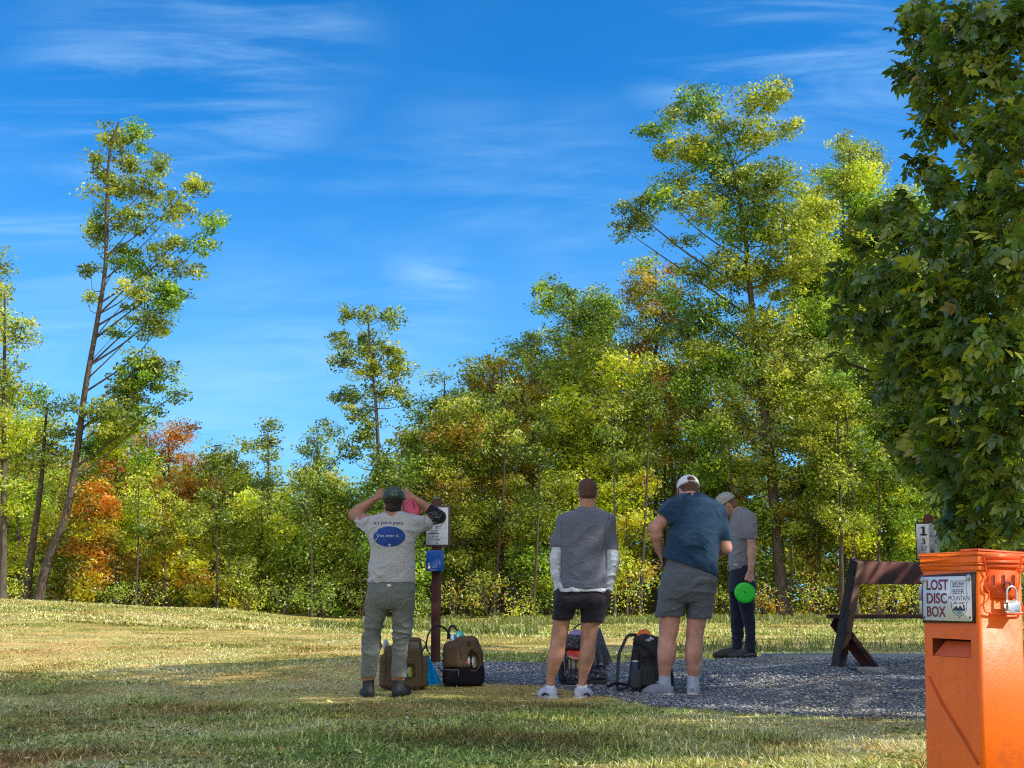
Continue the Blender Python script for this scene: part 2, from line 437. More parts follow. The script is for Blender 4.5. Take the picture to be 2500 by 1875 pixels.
HAIRD = mat('dark_hair', (.022, .014, .012), rough=.6, var=.4, scale=60, bump=.9, bscale=120)
HAIRB = mat('brown_hair', (.11, .052, .034), rough=.65, var=.35, scale=120, bump=.7, bscale=260)

class Fig:
    def __init__(s, D, label, basepx, group='players standing at the tee'):
        s.D = D; s.s = D/F_PX
        b = W(basepx[0], basepx[1], D)
        s.root = empty('person', b, label, 'person', group)
        s.b = b
    def p(s, X, Y, dy=0.0): return W(X, Y, s.D+dy)
    def rows(s, rr):
        out = []
        for Y, xl, xr, dy, th in rr:
            c = s.p((xl+xr)/2, Y, dy); out.append((c.z, c.x, c.y, (xr-xl)/2*s.s, th))
        return out
    def field(s, x0, x1, y0, y1, dlo=-.35, dhi=.45, h=.006):
        a = s.p(x0, y1, 0); b = s.p(x1, y0, 0)
        return Field((a.x, s.D+dlo, a.z), (b.x, s.D+dhi, b.z), h)

def head_frame(c, yaw, pitch, roll=0):
    """yaw 0 looks away from the camera (+y); positive turns left (-x)"""
    return Matrix.Rotation(yaw, 3, 'Z') @ Matrix.Rotation(-pitch, 3, 'X') @ Matrix.Rotation(roll, 3, 'Y'), Vector(c)
def hp(M, c, *v): return c + M @ Vector(v)
def head(F, M, c, k=1.0, beard=0):
    e = lambda p, r, kk=.015, op='add', MM=None: F.ell(hp(M, c, *[q*k for q in p]), [q*k for q in r], MM or M, kk, op)
    e((0, -.012, .03), (.076, .097, .086)); e((0, .03, -.04), (.057, .066, .078), .03); e((0, .005, -.03), (.068, .07, .06), .03)
    e((0, .072, -.096), (.024, .02, .019), .02); e((0, .082, .026), (.05, .016, .012), .012)
    for sx in (-1, 1):
        e((sx*.03, .1, .006), (.017, .014, .012), .012, 'sub')
        e((sx*.077, -.008, -.008), (.010, .021, .032), .006); e((sx*.086, .0, -.006), (.005, .011, .018), .004, 'sub')
        e((sx*.04, .07, -.025), (.022, .02, .018), .02)
    F.cone(hp(M, c, 0, .094*k, .012*k), hp(M, c, 0, .116*k, -.026*k), .008*k, .013*k, .01)
    e((0, .1, -.033), (.017, .012, .009), .008)
    e((0, .096, -.058), (.022, .009, .006), .005); e((0, .094, -.067), (.02, .009, .006), .004)
def eyes(M, c, parent, k=1.0):
    for sx in (-1, 1):
        mb = MB(); prof = [(.011*math.sin(math.pi*i/8), -.011*math.cos(math.pi*i/8)) for i in range(9)]
        prof[0] = (.0005, -.011); prof[-1] = (.0005, .011)
        mb.lathe(prof, hp(M, c, sx*.03*k, .083*k, .006*k), n=12).build('eye', EYE, parent, smooth=True)
def neck(F, M, c, base, r=.056, k=.03):
    F.cone(hp(M, c, 0, -.02, -.03), base, r*.95, r*1.08, k)
def hand(F, wrist, d, side, curl=25, spread=6, sc=1.0, thumb_out=35, fist=False):
    """d: wrist->knuckles, side: towards the thumb; fingers bend towards n = palm normal"""
    d = Vector(d).normalized(); side = Vector(side); side = (side-d*side.dot(d)).normalized(); n = d.cross(side)
    wrist = Vector(wrist); w = .084*sc
    for i in range(4):
        o = (i-1.5)/3
        kn = wrist + d*(.088-.006*abs(o)*2)*sc - side*o*w*.78
        F.cone(wrist - side*o*w*.3 + d*.01, kn, .0145*sc, .0108*sc, .012)
        L = [.076, .088, .082, .064][i]*sc; p = kn; dd = d.copy()
        a = R(-spread*o*1.4); dd = (Matrix.Rotation(a, 3, n) @ dd)
        rr = .0095*sc
        for j, fr in enumerate((.46, .3, .24)):
            dd = Matrix.Rotation(R(curl*(1, 1.15, .8)[j]), 3, side) @ dd if True else dd
            q = p + dd*L*fr; F.cone(p, q, rr, rr*.9, .004); p = q; rr *= .9
    # palm muscle and thumb
    F.cone(wrist + d*.012*sc + side*.012*sc, wrist + d*.05*sc + side*.03*sc, .016*sc, .0135*sc, .012)
    t = Matrix.Rotation(R(thumb_out), 3, -n) @ d
    t = (d*math.cos(R(thumb_out)) + side*math.sin(R(thumb_out))).normalized()
    p = wrist + d*.04*sc + side*.03*sc; q = p + t*.036*sc; F.cone(p, q, .0125*sc, .0105*sc, .008)
    t2 = (t + n*(.5 if curl > 10 else .1) + d*.3).normalized(); F.cone(q, q+t2*.03*sc, .0105*sc, .0088*sc, .004)
def arm(F, a, b, c, r=(.052, .043, .045, .028), k=.02):
    a, b, c = Vector(a), Vector(b), Vector(c)
    F.cone(a, b, r[0], r[1], k); m = b.lerp(c, .28); F.cone(b, m, r[1], r[2], k); F.cone(m, c, r[2], r[3], k)
def hair_cap(f, M, c, k=1.0, low=-.06, side=.06, thick=.008, capped=False):
    F = Field([v-.17 for v in c], [v+.17 for v in c], .005)
    e = lambda p, r, kk=.01, op='add': F.ell(hp(M, c, *[q*k for q in p]), [q*k for q in r], M, kk, op)
    e((0, -.014, .032), (.076+thick, .097+thick, .086+thick)); e((0, -.05, low), (.066, .05, .035), .03)
    e((0, .125, -.03), (.12, .1, .105), .01, 'sub')
    for sx in (-1, 1): e((sx*.1, .0, -.02), (.035, .045, .05), .01, 'sub')
    if capped: e((0, -.008, .15), (.2, .25, .13), .004, 'sub')
    return F
def curls(seed, amp=.004, s=60):
    sv = Vector((seed, seed*2, 0))
    return lambda v: amp*(mnoise.noise(v*s+sv)+.5*mnoise.noise(v*s*2.1))
def ball_cap(M, c, m, parent, brim=1, k=1.0, arch=False, tilt=.0, mb_mat=None):
    F = Field([v-.22 for v in c], [v+.22 for v in c], .005)
    e = lambda p, r, kk=.006, op='add': F.ell(hp(M, c, *[q*k for q in p]), [q*k for q in r], M, kk, op)
    e((0, -.008, .04), (.091, .112, .092))
    nrm = M @ Vector((0, tilt, -1)); F.plane(hp(M, c, 0, 0, .022*k), nrm)
    e((0, -.012, .02), (.082, .102, .088), .0, 'sub')
    if arch: e((0, -.12, .05), (.034, .05, .03), .0, 'sub')
    cap = field_obj(F, 'cap', m, parent, rel=2)
    s = MB()      # sweat band edge and top button
    ring = [hp(M, c, .0905*k*math.cos(t), (-.008+.1115*math.sin(t))*k, (.026 + tilt*.02*math.sin(t))*k) for t in [2*math.pi*i/40 for i in range(41)]]
    s.tube(ring, .0035, 6); s.lathe([(.001, .006), (.007, .004), (.008, 0), (.0075, -.003)], hp(M, c, 0, -.008*k, .131*k), M, 10)
    s.build('band', mb_mat or m, cap, smooth=True)
    if brim:
        vs = []; fs = []; nu, nv = 17, 7
        for i in range(nu):
            th = R(-62+124*i/(nu-1))
            for j in range(nv):
                q = j/(nv-1); r0x, r0y = .088, .106
                x = math.sin(th)*(r0x+q*.004); y = -.008+math.cos(th)*r0y + q*.068*math.cos(th*1.25)**.7 if abs(th) < R(70) else 0
                z = .028 - (x/.088)**2*.016*(.4+.6*q) - q*.010
                for dz in (0,): vs.append(hp(M, c, x*k, y*k, z*k))
        for i in range(nu-1):
            for j in range(nv-1): a = i*nv+j; fs.append((a, a+nv, a+nv+1, a+1))
        n0 = len(vs); vs += [v - M @ Vector((0, 0, .004)) for v in vs]
        fs += [tuple(n0+i for i in reversed(f)) for f in fs]
        rim = [j for j in range(nv)] + [i*nv+nv-1 for i in range(1, nu)] + [(nu-1)*nv+j for j in range(nv-2, -1, -1)]
        fs += [(rim[i], rim[i+1], rim[i+1]+n0, rim[i]+n0) for i in range(len(rim)-1)]
        MB().add(vs, fs).build('brim', mb_mat or m, cap, smooth=True)
    return cap
def shoe(parent, ankle, yaw, L=.29, upper=None, sole=None, boot=0.0, ground=0.0, sock=None, lace=None, w=.05, toe_up=0.0, foam=.022, accent=None):
    """ankle: xy above heel; yaw 0 points away (+y), positive turns left"""
    M = Matrix.Rotation(yaw, 3, 'Z'); c = Vector((ankle[0], ankle[1], ground))
    P = lambda x, y, z: c + M @ Vector((x, y, z))
    F = Field([c.x-.32, c.y-.32, c.z-.02], [c.x+.32, c.y+.32, c.z+.22+boot], .005)
    F.ell(P(0, -.012, .05), (w*.86, .062, .055), M, .02); F.ell(P(0, L*.28, .045), (w*.95, .085, .045), M, .04)
    F.ell(P(0, L*.5, .036), (w*1.02, .08, .034), M, .04); F.cone(P(0, .0, .06), P(0, .004, .088+boot), .043, .043+boot*.08, .03)
    F.cone(P(0, .05, .07), P(0, .11, .055), .032, .03, .03)
    F.plane(P(0, 0, .017), (0, 0, -1)); F.plane(P(0, 0, .098+boot), M @ Vector((0, -.25, 1)))
    F.cone(P(0, .0, .09+boot), P(0, .0, .14+boot), .034, .036, .003, 'sub')
    u = field_obj(F, 'shoe', upper, parent, rel=2, wr=(lambda v: .002*mnoise.noise(v*30)))
    F = Field([c.x-.3, c.y-.3, c.z-.02], [c.x+.3, c.y+.3, c.z+.1], .005)
    F.box(P(0, L*.5-.078, foam*.5), (w*.86, L*.47, foam*.6), .012, M, 0); F.ell(P(0, L*.40, foam*.5), (w*1.0, .09, foam*.6), M, .01)
    F.ell(P(0, L*.9, .0), (w*1.3, .05, .03), M, .0, 'add') if False else None
    F.cone(P(-w*1.5, L-.03, .0), P(-w*.9, L*1.05, .0), .04, .06, .01, 'sub'); F.cone(P(w*1.5, L-.03, .0), P(w*.9, L*1.05, .0), .04, .06, .01, 'sub')
    F.ell(P(0, -.03, foam*.8), (w*.95, .05, foam*.6), M, .01)
    field_obj(F, 'sole', sole, u, rel=2, wr=(lambda v: .0006*math.sin((M.transposed() @ v).y*160)))
    if lace:
        mb = MB()
        for i in range(5):
            y = .055+.022*i; z = .103-.011*i
            mb.tube([P(-.022, y, z-.012), P(-.01, y+.005, z), P(.012, y+.006, z), P(.024, y, z-.012)], .0032, 5)
        for sx in (-1, 1): mb.tube([P(0, .05, .108), P(sx*.02, .045, .122), P(sx*.035, .06, .112), P(sx*.015, .06, .104)], .0028, 5)
        mb.build('laces', lace, u, smooth=True)
    if accent:
        for sx in (-1, 1):
            mb = MB(); mb.tube([P(sx*w*.93, -.05, .045), P(sx*w*1.0, .0, .05), P(sx*w*1.02, .05, .04), P(sx*w*.98, .09, .028)], [.006, .013, .010, .004], 8, flat=.35)
            mb.build('side_panel', accent, u, smooth=True)
    return u
def leg_rows(f, rr): return f.rows(rr)

def calf(B, f, X, Y, k):
    for sx, dz in ((-1, 0), (1, .012)):
        B.ell(f.p(X+sx*6*k, Y-2, -.045*k)+Vector((0, 0, dz)), (.028*k, .028*k, .085*k), None, .018)
        B.cone(f.p(X+sx*8.5*k, Y-52, -.045*k), f.p(X+sx*6.5*k, Y-28, -.035*k), .007, .008, .02)
    B.ell(f.p(X, Y-42, -.085*k), (.020*k, .024, .032), None, .02, 'sub') if False else None
def seam_on(o, f, pts, m, r=.0009, n=10):
    b = bvh_of(o); q = []
    for (x0, y0), (x1, y1) in zip(pts[:-1], pts[1:]):
        for i in range(n):
            t = i/n; s_ = f.p(x0+(x1-x0)*t, y0+(y1-y0)*t, -.6); h = b.ray_cast(s_, (s_-CAM).normalized())
            if h[0] is not None: q.append(h[0]+h[1]*.0004)
            elif len(q) > 2: break
    if len(q) > 2: MB().tube(q, r, 4).build('seam', m, o)
def disc(c, n, r, m, label, group=None, mark=None, up=(0, 0, 1), name='flying_disc'):
    n = Vector(n).normalized(); x = n.orthogonal().normalized(); M = Matrix((x, n.cross(x), n)).transposed()
    prof = [(.001, .0), (r*.62, .001), (r*.8, -.001), (r*.9, -.004), (r*.97, -.009), (r, -.015), (r*.985, -.02), (r*.93, -.021), (r*.91, -.017), (r*.9, -.010), (r*.8, -.005), (r*.6, -.0035), (.001, -.0035)]
    o = MB().lathe(prof, c, M, 40).build(name, m, None, smooth=True, origin=c)
    tag(o, label, 'disc', group)
    return o, M

def shade_text_on(o_cloth, art, mb, vs, fs, lift=.0015, dirv=(0, 1, 0)):
    b = bvh_of(o_cloth); out = []
    for v in vs:
        h = b.ray_cast(v - Vector(dirv)*.5, Vector(dirv))
        out.append((h[0]-Vector(dirv)*lift) if h[0] is not None else v)
    mb.add(out, fs)

# ======================= man adjusting his cap, left =======================
def man_left():
    f = Fig(10.3, 'man in a printed light grey t-shirt adjusting his cap with both hands', (937, 1703)); r = f.root; p = f.p; g = f.b.z
    torso = [(1246, 938, 982, .02, .055), (1256, 918, 1000, .02, .075), (1264, 893, 1026, .02, .092), (1285, 893, 1024, .015, .112), (1310, 898, 1015, .0, .122), (1349, 903, 1014, .0, .122), (1390, 901, 1013, .0, .125), (1424, 900, 1013, .0, .13)]
    hips = [(1412, 905, 1009, 0, .118), (1424, 900, 1012, 0, .125), (1449, 895, 1013, -.01, .138), (1472, 892, 1012, -.01, .138), (1488, 891, 1011, 0, .12)]
    lleg = [(1462, 895, 950, -.01, .11), (1490, 892, 948, 0, .105), (1527, 891, 937, .0, .092), (1547, 889, 932, .0, .082), (1576, 886, 930, -.005, .078), (1615, 883, 923, -.01, .075), (1655, 880, 918, .0, .07)]
    rleg = [(1462, 955, 1012, -.01, .11), (1490, 955, 1012, 0, .105), (1527, 959, 1008, .0, .092), (1547, 960, 1002, .0, .082), (1576, 958, 998, -.005, .078), (1615, 956, 994, -.01, .075), (1655, 954, 991, .0, .07)]
    M, c = head_frame(p(961, 1226, .03), R(2), R(4))
    Ls, Le, Lw = p(905, 1276, .03), p(863, 1256, .22), p(914, 1219, .17)
    Rs, Re, Rw = p(1012, 1278, .03), p(1073, 1262, .17), p(1012, 1217, .17)
    B = f.field(830, 1110, 1165, 1715, h=.0055)
    B.loft(f.rows(torso), .0, grow=-.014); B.loft(f.rows(hips), .02, grow=-.016)
    for L in (lleg, rleg):
        q = f.rows(L); q = [(z, x, y, min(rx-.012, .072), min(ry-.012, .072)) for z, x, y, rx, ry in q]; B.loft(q, .03)
        z, x, y = q[-1][:3] if q[-1][0] < q[0][0] else q[0][:3]
        B.cone((x, y, z+.02), (x, y+.01, g+.06), .05, .04, .03)
    neck(B, M, c, p(959, 1262, .0), .058); head(B, M, c)
    B.cone(p(952, 1256, .02), p(912, 1276, .02), .04, .045, .03); B.cone(p(968, 1256, .02), p(1006, 1278, .02), .04, .045, .03)
    arm(B, Ls, Le, Lw, (.056, .046, .049, .028)); arm(B, Rs, Re, Rw, (.056, .046, .049, .028))
    hand(B, Lw, p(934, 1199, .16)-Lw, p(946, 1222, .12)-Lw, curl=-48, thumb_out=38)
    hand(B, Rw, p(990, 1203, .16)-Rw, p(980, 1222, .12)-Rw, curl=48, thumb_out=38)
    body = field_obj(B, 'body', SK1, r, rel=2); eyes(M, c, body)
    # shirt
    grey = cloth('light_grey_jersey', (.36, .37, .39), var=.07)
    S = f.field(840, 1080, 1225, 1440, h=.0055)
    S.loft(f.rows(torso), .0, grow=.004)
    S.cone(p(916, 1284, .02), p(884, 1272, .13), .082, .064, .05); S.cone(p(1002, 1286, .02), p(1042, 1277, .11), .082, .066, .05)
    S.ell(p(959, 1237, .02), (.085, .085, .055), None, .0, 'sub') if False else None
    S.cone(p(960, 1246, .035), p(960, 1225, .05), .058, .07, .004, 'sub')
    S.plane(p(957, 1424, 0), (0, 0, -1)); inner = f.rows([(1412, 908, 1006, .0, .118), (1432, 907, 1007, 0, .12)]); S.loft(inner, 0, 'sub')
    shirt = field_obj(S, 't_shirt', grey, r, wr=wrinkle(0.0203, 3, 14, 4, 2.5), rel=3)
    sm = mat('grey_seam', (.25, .25, .26)); seam_on(shirt, f, [(900, 1262), (893, 1278), (898, 1298)], sm); seam_on(shirt, f, [(1019, 1266), (1022, 1284), (1015, 1302)], sm); seam_on(shirt, f, [(905, 1417), (957, 1418), (1010, 1417)], sm)
    # sleeve on the right elbow
    blk = cloth('black_sleeve', (.012, .013, .018), var=.3)
    E = f.field(1020, 1110, 1215, 1310, h=.005)
    m1 = Rs.lerp(Re, .6); m2 = Re.lerp(Rw, .33); E.cone(m1, Re, .057, .054, .015); E.cone(Re, m2, .054, .055, .015)
    sl = field_obj(E, 'elbow_sleeve', blk, r, rel=2, wr=lambda v: .0015*mnoise.noise(v*50))
    bs = bvh_of(sl); mbp = MB(); gm = mat('sleeve_print', (.22, .21, .2), var=.15)
    def onto(b, X, Y): 
        q = p(X, Y, -.2); h = b.ray_cast(q, (q-CAM).normalized()); return (h[0]+h[1]*.0015) if h[0] is not None else None
    for seg in ([(1050, 1252), (1062, 1250), (1076, 1262)], [(1051, 1262), (1069, 1264), (1077, 1258)], [(1056, 1254), (1068, 1263), (1073, 1268)], [(1053, 1266), (1062, 1274), (1068, 1276)], [(1056, 1278), (1062, 1274), (1064, 1280), (1058, 1283), (1056, 1278)], [(1062, 1249), (1066, 1258), (1070, 1262)]):
        q = [onto(bs, *s_) for s_ in seg]; q = [v for v in q if v is not None]
        if len(q) > 1: mbp.tube(q, .0028, 4)
    if mbp.v: mbp.build('print', gm, sl)
    # trousers
    olive = cloth('grey_green_twill', (.13, .145, .135), var=.1)
    T = f.field(865, 1030, 1400, 1675, h=.0055)
    T.loft(f.rows(hips), .0)
    T.loft(f.rows(lleg), .018); T.loft(f.rows(rleg), .018)
    T.plane(p(950, 1410, 0), (0, 0, 1)); T.plane(p(950, 1655, 0), (0, 0, -1))
    for q in ((899, 1660), (972, 1660)): T.cone(p(q[0], 1663), p(q[0], 1640), .052, .05, 0, 'sub')
    w1 = wrinkle(0.0145, 9, 18, 4, 1.5); zk = p(0, 1540).z
    tr = field_obj(T, 'trousers', olive, r, rel=3, wr=lambda v: w1(v)*(.7+.9*math.exp(-((v.z+r.location.z-zk)/.12)**2)))
    lab = mat('white_tag', (.7, .7, .7), var=.1); bt = bvh_of(tr); mb = MB()
    q = [onto(bt, X, Y) for X, Y in ((945, 1426), (956, 1425), (955, 1431), (946, 1432))]
    if all(v is not None for v in q): mb.add(q, [(0, 1, 2, 3)]); mb.build('label_tag', lab, tr)
    # seam and pocket lines
    seam = mat('dark_seam', (.07, .085, .075), var=.1); mb = MB()
    for seg in ([(957, 1434), (956, 1450), (956, 1468), (953, 1480)], [(1001, 1428), (1004, 1450), (1003, 1475)], [(905, 1430), (901, 1452)], [(905, 1445), (925, 1449)], [(985, 1449), (1005, 1446)]):
        q = [onto(bt, *s_) for s_ in seg]; q = [v for v in q if v is not None]
        if len(q) > 1: MB().tube(q, .001, 4).build('seam', seam, tr)
    # boots
    bm = mat('black_boot', (.02, .022, .03), rough=.6, var=.4, scale=30, bump=.4, bscale=90); so = mat('boot_sole', (.012, .012, .014), rough=.8)
    shoe(r, p(899, 1690, -.0), R(14), .30, bm, so, boot=.13, ground=g-.008, lace=so); shoe(r, p(972, 1690, .0), R(-16), .30, bm, so, boot=.13, ground=g-.008, lace=so)
    # hair, cap
    Hh = hair_cap(f, M, c, low=-.065, thick=.012, capped=True); field_obj(Hh, 'hair', HAIRD, r, rel=1, wr=curls(3, .009, 55))
    capm = cloth('dark_green_cap', (.035, .06, .055), var=.15)
    cap = ball_cap(M, c, capm, r, tilt=.05)
    bc = bvh_of(cap); mb = MB(); bm2 = mat('pale_badge', (.3, .34, .33), var=.2)
    for rr_, n in ((9, 26), (5.5, 20)):
        q = [onto(bc, 963+rr_*math.cos(2*math.pi*i/n), 1203+rr_*.9*math.sin(2*math.pi*i/n)) for i in range(n+1)]; q = [v for v in q if v is not None]
        if len(q) > 1: mb.tube(q, .0018, 4)
    for yy in (1203, 1207, 1199):
        q = [onto(bc, 956+i*3.4, yy+(i % 2)*1.5) for i in range(5)]; q = [v for v in q if v is not None]
        if len(q) > 1: mb.tube(q, .0016, 4)
    mb.build('badge', bm2, cap)
    # shirt print
    navy = mat('print_blue', (.012, .055, .27), rough=.8, var=.06); ink = mat('print_ink', (.03, .05, .12), rough=.8); wht = mat('print_white', (.55, .62, .72), rough=.8)
    b = bvh_of(shirt)
    def drape(vs, lift):
        out = []
        for X, Y in vs:
            q = p(X, Y, -.3); d = (p(X, Y, 0)-q).normalized(); h = b.ray_cast(q, d); out.append((h[0]+h[1]*lift) if h[0] is not None else p(X, Y, -.12))
        return out
    vs = [(950.5, 1310)]; fs = []; nr, na = 9, 44
    for i in range(1, nr+1):
        for k in range(na): th = 2*math.pi*k/na; vs.append((950.5+38.7*i/nr*math.cos(th), 1310+24.7*i/nr*math.sin(th)))
    fs = [(0, 1+k, 1+(k+1) % na) for k in range(na)] + [(1+(i-1)*na+k, 1+i*na+k, 1+i*na+(k+1) % na, 1+(i-1)*na+(k+1) % na) for i in range(1, nr) for k in range(na)]
    MB().add(drape(vs, .002), fs).build('oval_print', navy, shirt)
    def ptext(name, t, X, Y, size, m, sx=1.0, arc=0.0, off=0, space=1.0):
        tv, tf = text_geo(t, size, off, res=2, space=space)
        MB().add(drape([(X+v.x*sx, Y-v.y+arc*(v.x*sx)**2) for v in tv], .0024), tf).build(name, m, shirt)
    ptext('lettering', "It's just a pond", 948, 1276, 11.2, ink, 1.0, .0016, .12, 1.05); ptext('lettering', 'Get over it.', 948, 1308, 10.5, wht, 1.0, 0, .08, 1.1)
    ptext('lettering', '*', 951, 1334, 16, wht, 1.0, 0, .1)
    # the disc in his right hand
    pink = mat('pink_plastic', (.75, .11, .22), rough=.3, var=.03, spec=.5)
    d, DM = disc(p(1008, 1238, .13), Vector((.52, -.85, .15)), .088, pink, 'pink disc held in the right hand of the man adjusting his cap')
    mb = MB(); n = Vector((.52, -.85, .15)).normalized(); x = Vector((0, 0, 1)).cross(n).normalized(); A = Art(p(1008, 1238, .13)+n*.002, frame(x, up=(0, 0, 1)))
    A.M = Matrix((x, -n, n.cross(x))).transposed()
    A.ring(mb, 0, 0, .068, .0022); A.text(mb, 'DISC GOLF', .012, .015, .022, .0006, rot=R(-60)) if False else None
    A.line(mb, [(-.01, .05), (.0, .035), (.008, .012), (.02, -.01)], .006, 2); A.line(mb, [(.004, .05), (.012, .03), (.026, .008)], .003, 2)
    mb.build('disc_stamp', mat('stamp_dark', (.2, .01, .06), var=.1), d)

# ======================= man in shorts, centre, hands in pockets =======================
def man_centre():
    f = Fig(10.2, 'bareheaded man with hands in his black shorts, white long sleeves under a grey t-shirt', (1392, 1707)); r = f.root; p = f.p; g = f.b.z
    torso = [(1236, 1411, 1458, .0, .055), (1242, 1404, 1466, .0, .07), (1250, 1386, 1482, .0, .09), (1261, 1366, 1498, .0, .105), (1280, 1364, 1496, .0, .12), (1310, 1366, 1484, .0, .125), (1340, 1368, 1478, .0, .122), (1390, 1364, 1479, .0, .125), (1438, 1361, 1481, .0, .13)]
    M, c = head_frame(p(1434.5, 1203, .02), R(0), R(3))
    Lsh, Lel, Lw = p(1380, 1268, 0), p(1357, 1366, .0), p(1363, 1432, .03)
    Rsh, Rel, Rw = p(1484, 1270, 0), p(1495, 1368, .0), p(1482, 1432, .03)
    hips = [(1430, 1371, 1473, 0, .104), (1447, 1367, 1476, 0, .114), (1468, 1357, 1481, -.01, .135), (1486, 1352, 1480, 0, .125)]
    ll = [(1460, 1358, 1414, 0, .115), (1486, 1352, 1405, 0, .11), (1513, 1347, 1398, 0, .105)]
    rl = [(1460, 1420, 1480, 0, .115), (1486, 1418, 1479, 0, .11), (1520, 1417, 1475, 0, .105)]
    legs = [[(1490, 1355, 1400, 0, .085), (1520, 1350, 1391, .0, .073), (1552, 1346, 1386, .0, .063), (1575, 1343, 1381, -.005, .060), (1602, 1337, 1377, -.02, .064), (1630, 1335, 1366, -.01, .052), (1660, 1334, 1355, .0, .038), (1674, 1334, 1354, 0, .038), (1692, 1333, 1355, 0, .04)],
            [(1490, 1420, 1468, 0, .085), (1520, 1419, 1464, .0, .073), (1552, 1418, 1458, .0, .063), (1575, 1417, 1455, -.005, .060), (1602, 1414, 1452, -.02, .064), (1630, 1413, 1443, -.01, .052), (1660, 1412, 1432, .0, .038), (1674, 1411, 1431, 0, .038), (1692, 1411, 1431, 0, .04)]]
    B = f.field(1310, 1545, 1150, 1715, h=.0055, dlo=-.25, dhi=.3)
    B.loft(f.rows(torso), 0, grow=-.032); B.loft(f.rows(hips), .02, grow=-.02)
    for L in legs: B.loft(f.rows(L), .012, p=2.0)
    for X, Y in ((1358, 1596), (1433, 1596)): calf(B, f, X, Y, 1)
    neck(B, M, c, p(1434, 1246, .0), .06); head(B, M, c)
    B.cone(p(1425, 1252), p(1388, 1272), .04, .04, .03); B.cone(p(1444, 1252), p(1480, 1274), .04, .04, .03)
    arm(B, Lsh, Lel, Lw, (.05, .038, .04, .027)); arm(B, Rsh, Rel, Rw, (.05, .038, .04, .027))
    hand(B, Lw, (.18, .0, -1), (.3, 1, 0), curl=-8, sc=.9); hand(B, Rw, (-.18, .0, -1), (-.3, 1, 0), curl=8, sc=.9)
    body = field_obj(B, 'body', SK2, r, rel=2); eyes(M, c, body)
    white = cloth('white_base_layer', (.50, .56, .66), var=.04)
    U = f.field(1320, 1530, 1300, 1465, h=.0055, dlo=-.25, dhi=.3)
    U.loft(f.rows([(1425, 1364, 1478, 0, .124), (1440, 1364, 1478, 0, .128), (1451, 1365, 1477, 0, .128)]), 0)
    U.plane(p(1420, 1446, 0), (0, 0, -1)); U.loft(f.rows([(1440, 1370, 1473, 0, .118), (1455, 1370, 1473, 0, .118)]), 0, 'sub')
    for a, b_, c_ in ((Lsh, Lel, Lw), (Rsh, Rel, Rw)):
        m = b_.lerp(c_, .5); U.cone(a.lerp(b_, .45), b_, .058, .056, .01); U.cone(b_, m, .056, .052, .01); U.cone(m, c_, .052, .036, .01)
        U.cone(c_+Vector((0, 0, .0)), c_-Vector((0, 0, .03)), .036, .034, .01)
    field_obj(U, 'undershirt', white, r, wr=wrinkle(0.0130, 21, 24, 5, 3.0), rel=2)
    grey = cloth('charcoal_heather_jersey', (.115, .13, .18), var=.16, scale=140)
    S = f.field(1330, 1525, 1215, 1450, h=.0055, dlo=-.25, dhi=.3)
    S.loft(f.rows(torso), 0, grow=.003)
    S.cone(p(1384, 1272), p(1364, 1322), .066, .062, .04); S.cone(p(1362, 1318), p(1358, 1340), .062, .060, .01)
    S.cone(p(1482, 1274), p(1491, 1324), .066, .062, .04); S.cone(p(1491, 1320), p(1493, 1346), .062, .060, .01)
    S.cone(p(1434, 1236, .03), p(1434, 1215, .04), .06, .07, .004, 'sub')
    S.plane(p(1420, 1438, 0), (0, 0, -1)); 
    # underside of the sleeves
    F0 = Field(p(1330, 1360, -.2), p(1374.5, 1336, .25), .01)
    for X, Y in ((1357, 1352), (1494, 1359)): S.box(p(X, Y+1), (.09, .12, .05), .001, Matrix.Rotation(R(3 if X < 1400 else -3), 3, 'Y'), 0, 'sub') if False else None
    sx0 = (p(1330, 1338).x, p(1369.5, 1338).x); sx1 = (p(1480, 1345).x, p(1530, 1345).x)
    X = S.lo[0]+S.h*np.arange(S.n[0]); Z = S.lo[2]+S.h*np.arange(S.n[2])
    for (a, b_), yy in ((sx0, 1336), (sx1, 1343)):
        zz = p(0, yy).z; mx = (X >= a) & (X <= b_)
        S.F[mx] = np.maximum(S.F[mx], (zz-Z)[None, None, :].astype(np.float32))
    inner = f.rows([(1426, 1368, 1474, .0, .118), (1446, 1368, 1474, 0, .122)]); S.loft(inner, 0, 'sub')
    ts = field_obj(S, 't_shirt', grey, r, wr=wrinkle(0.0116, 33, 10, 3.5, 2.2), rel=3); sm = mat('dark_seam2', (.07, .08, .11)); seam_on(ts, f, [(1376, 1256), (1368, 1285), (1368, 1318)], sm); seam_on(ts, f, [(1488, 1257), (1479, 1285), (1478, 1320)], sm); seam_on(ts, f, [(1364, 1425), (1420, 1428), (1478, 1425)], sm, .0012); seam_on(ts, f, [(1408, 1247), (1434, 1252), (1462, 1247)], sm)
    dk = cloth('black_shorts', (.016, .013, .02), var=.2)
    T = f.field(1335, 1495, 1420, 1535, h=.0055, dlo=-.25, dhi=.3)
    T.loft(f.rows(hips), 0); T.loft(f.rows(ll), .015); T.loft(f.rows(rl), .015); T.plane(p(1420, 1430), (0, 0, 1))
    for q, w_ in (((1373, 1516), .075), ((1446, 1523), .085)): T.cone(p(q[0], q[1]), p(q[0], q[1]-22), w_, w_*.95, 0, 'sub')
    T.ell(Lw-Vector((-.012, 0, .085)), (.036, .06, .085), None, .05); T.ell(Rw-Vector((.012, 0, .085)), (.036, .06, .085), None, .05)
    field_obj(T, 'shorts', dk, r, wr=wrinkle(0.0087, 5, 12, 3, 2, .004), rel=3)
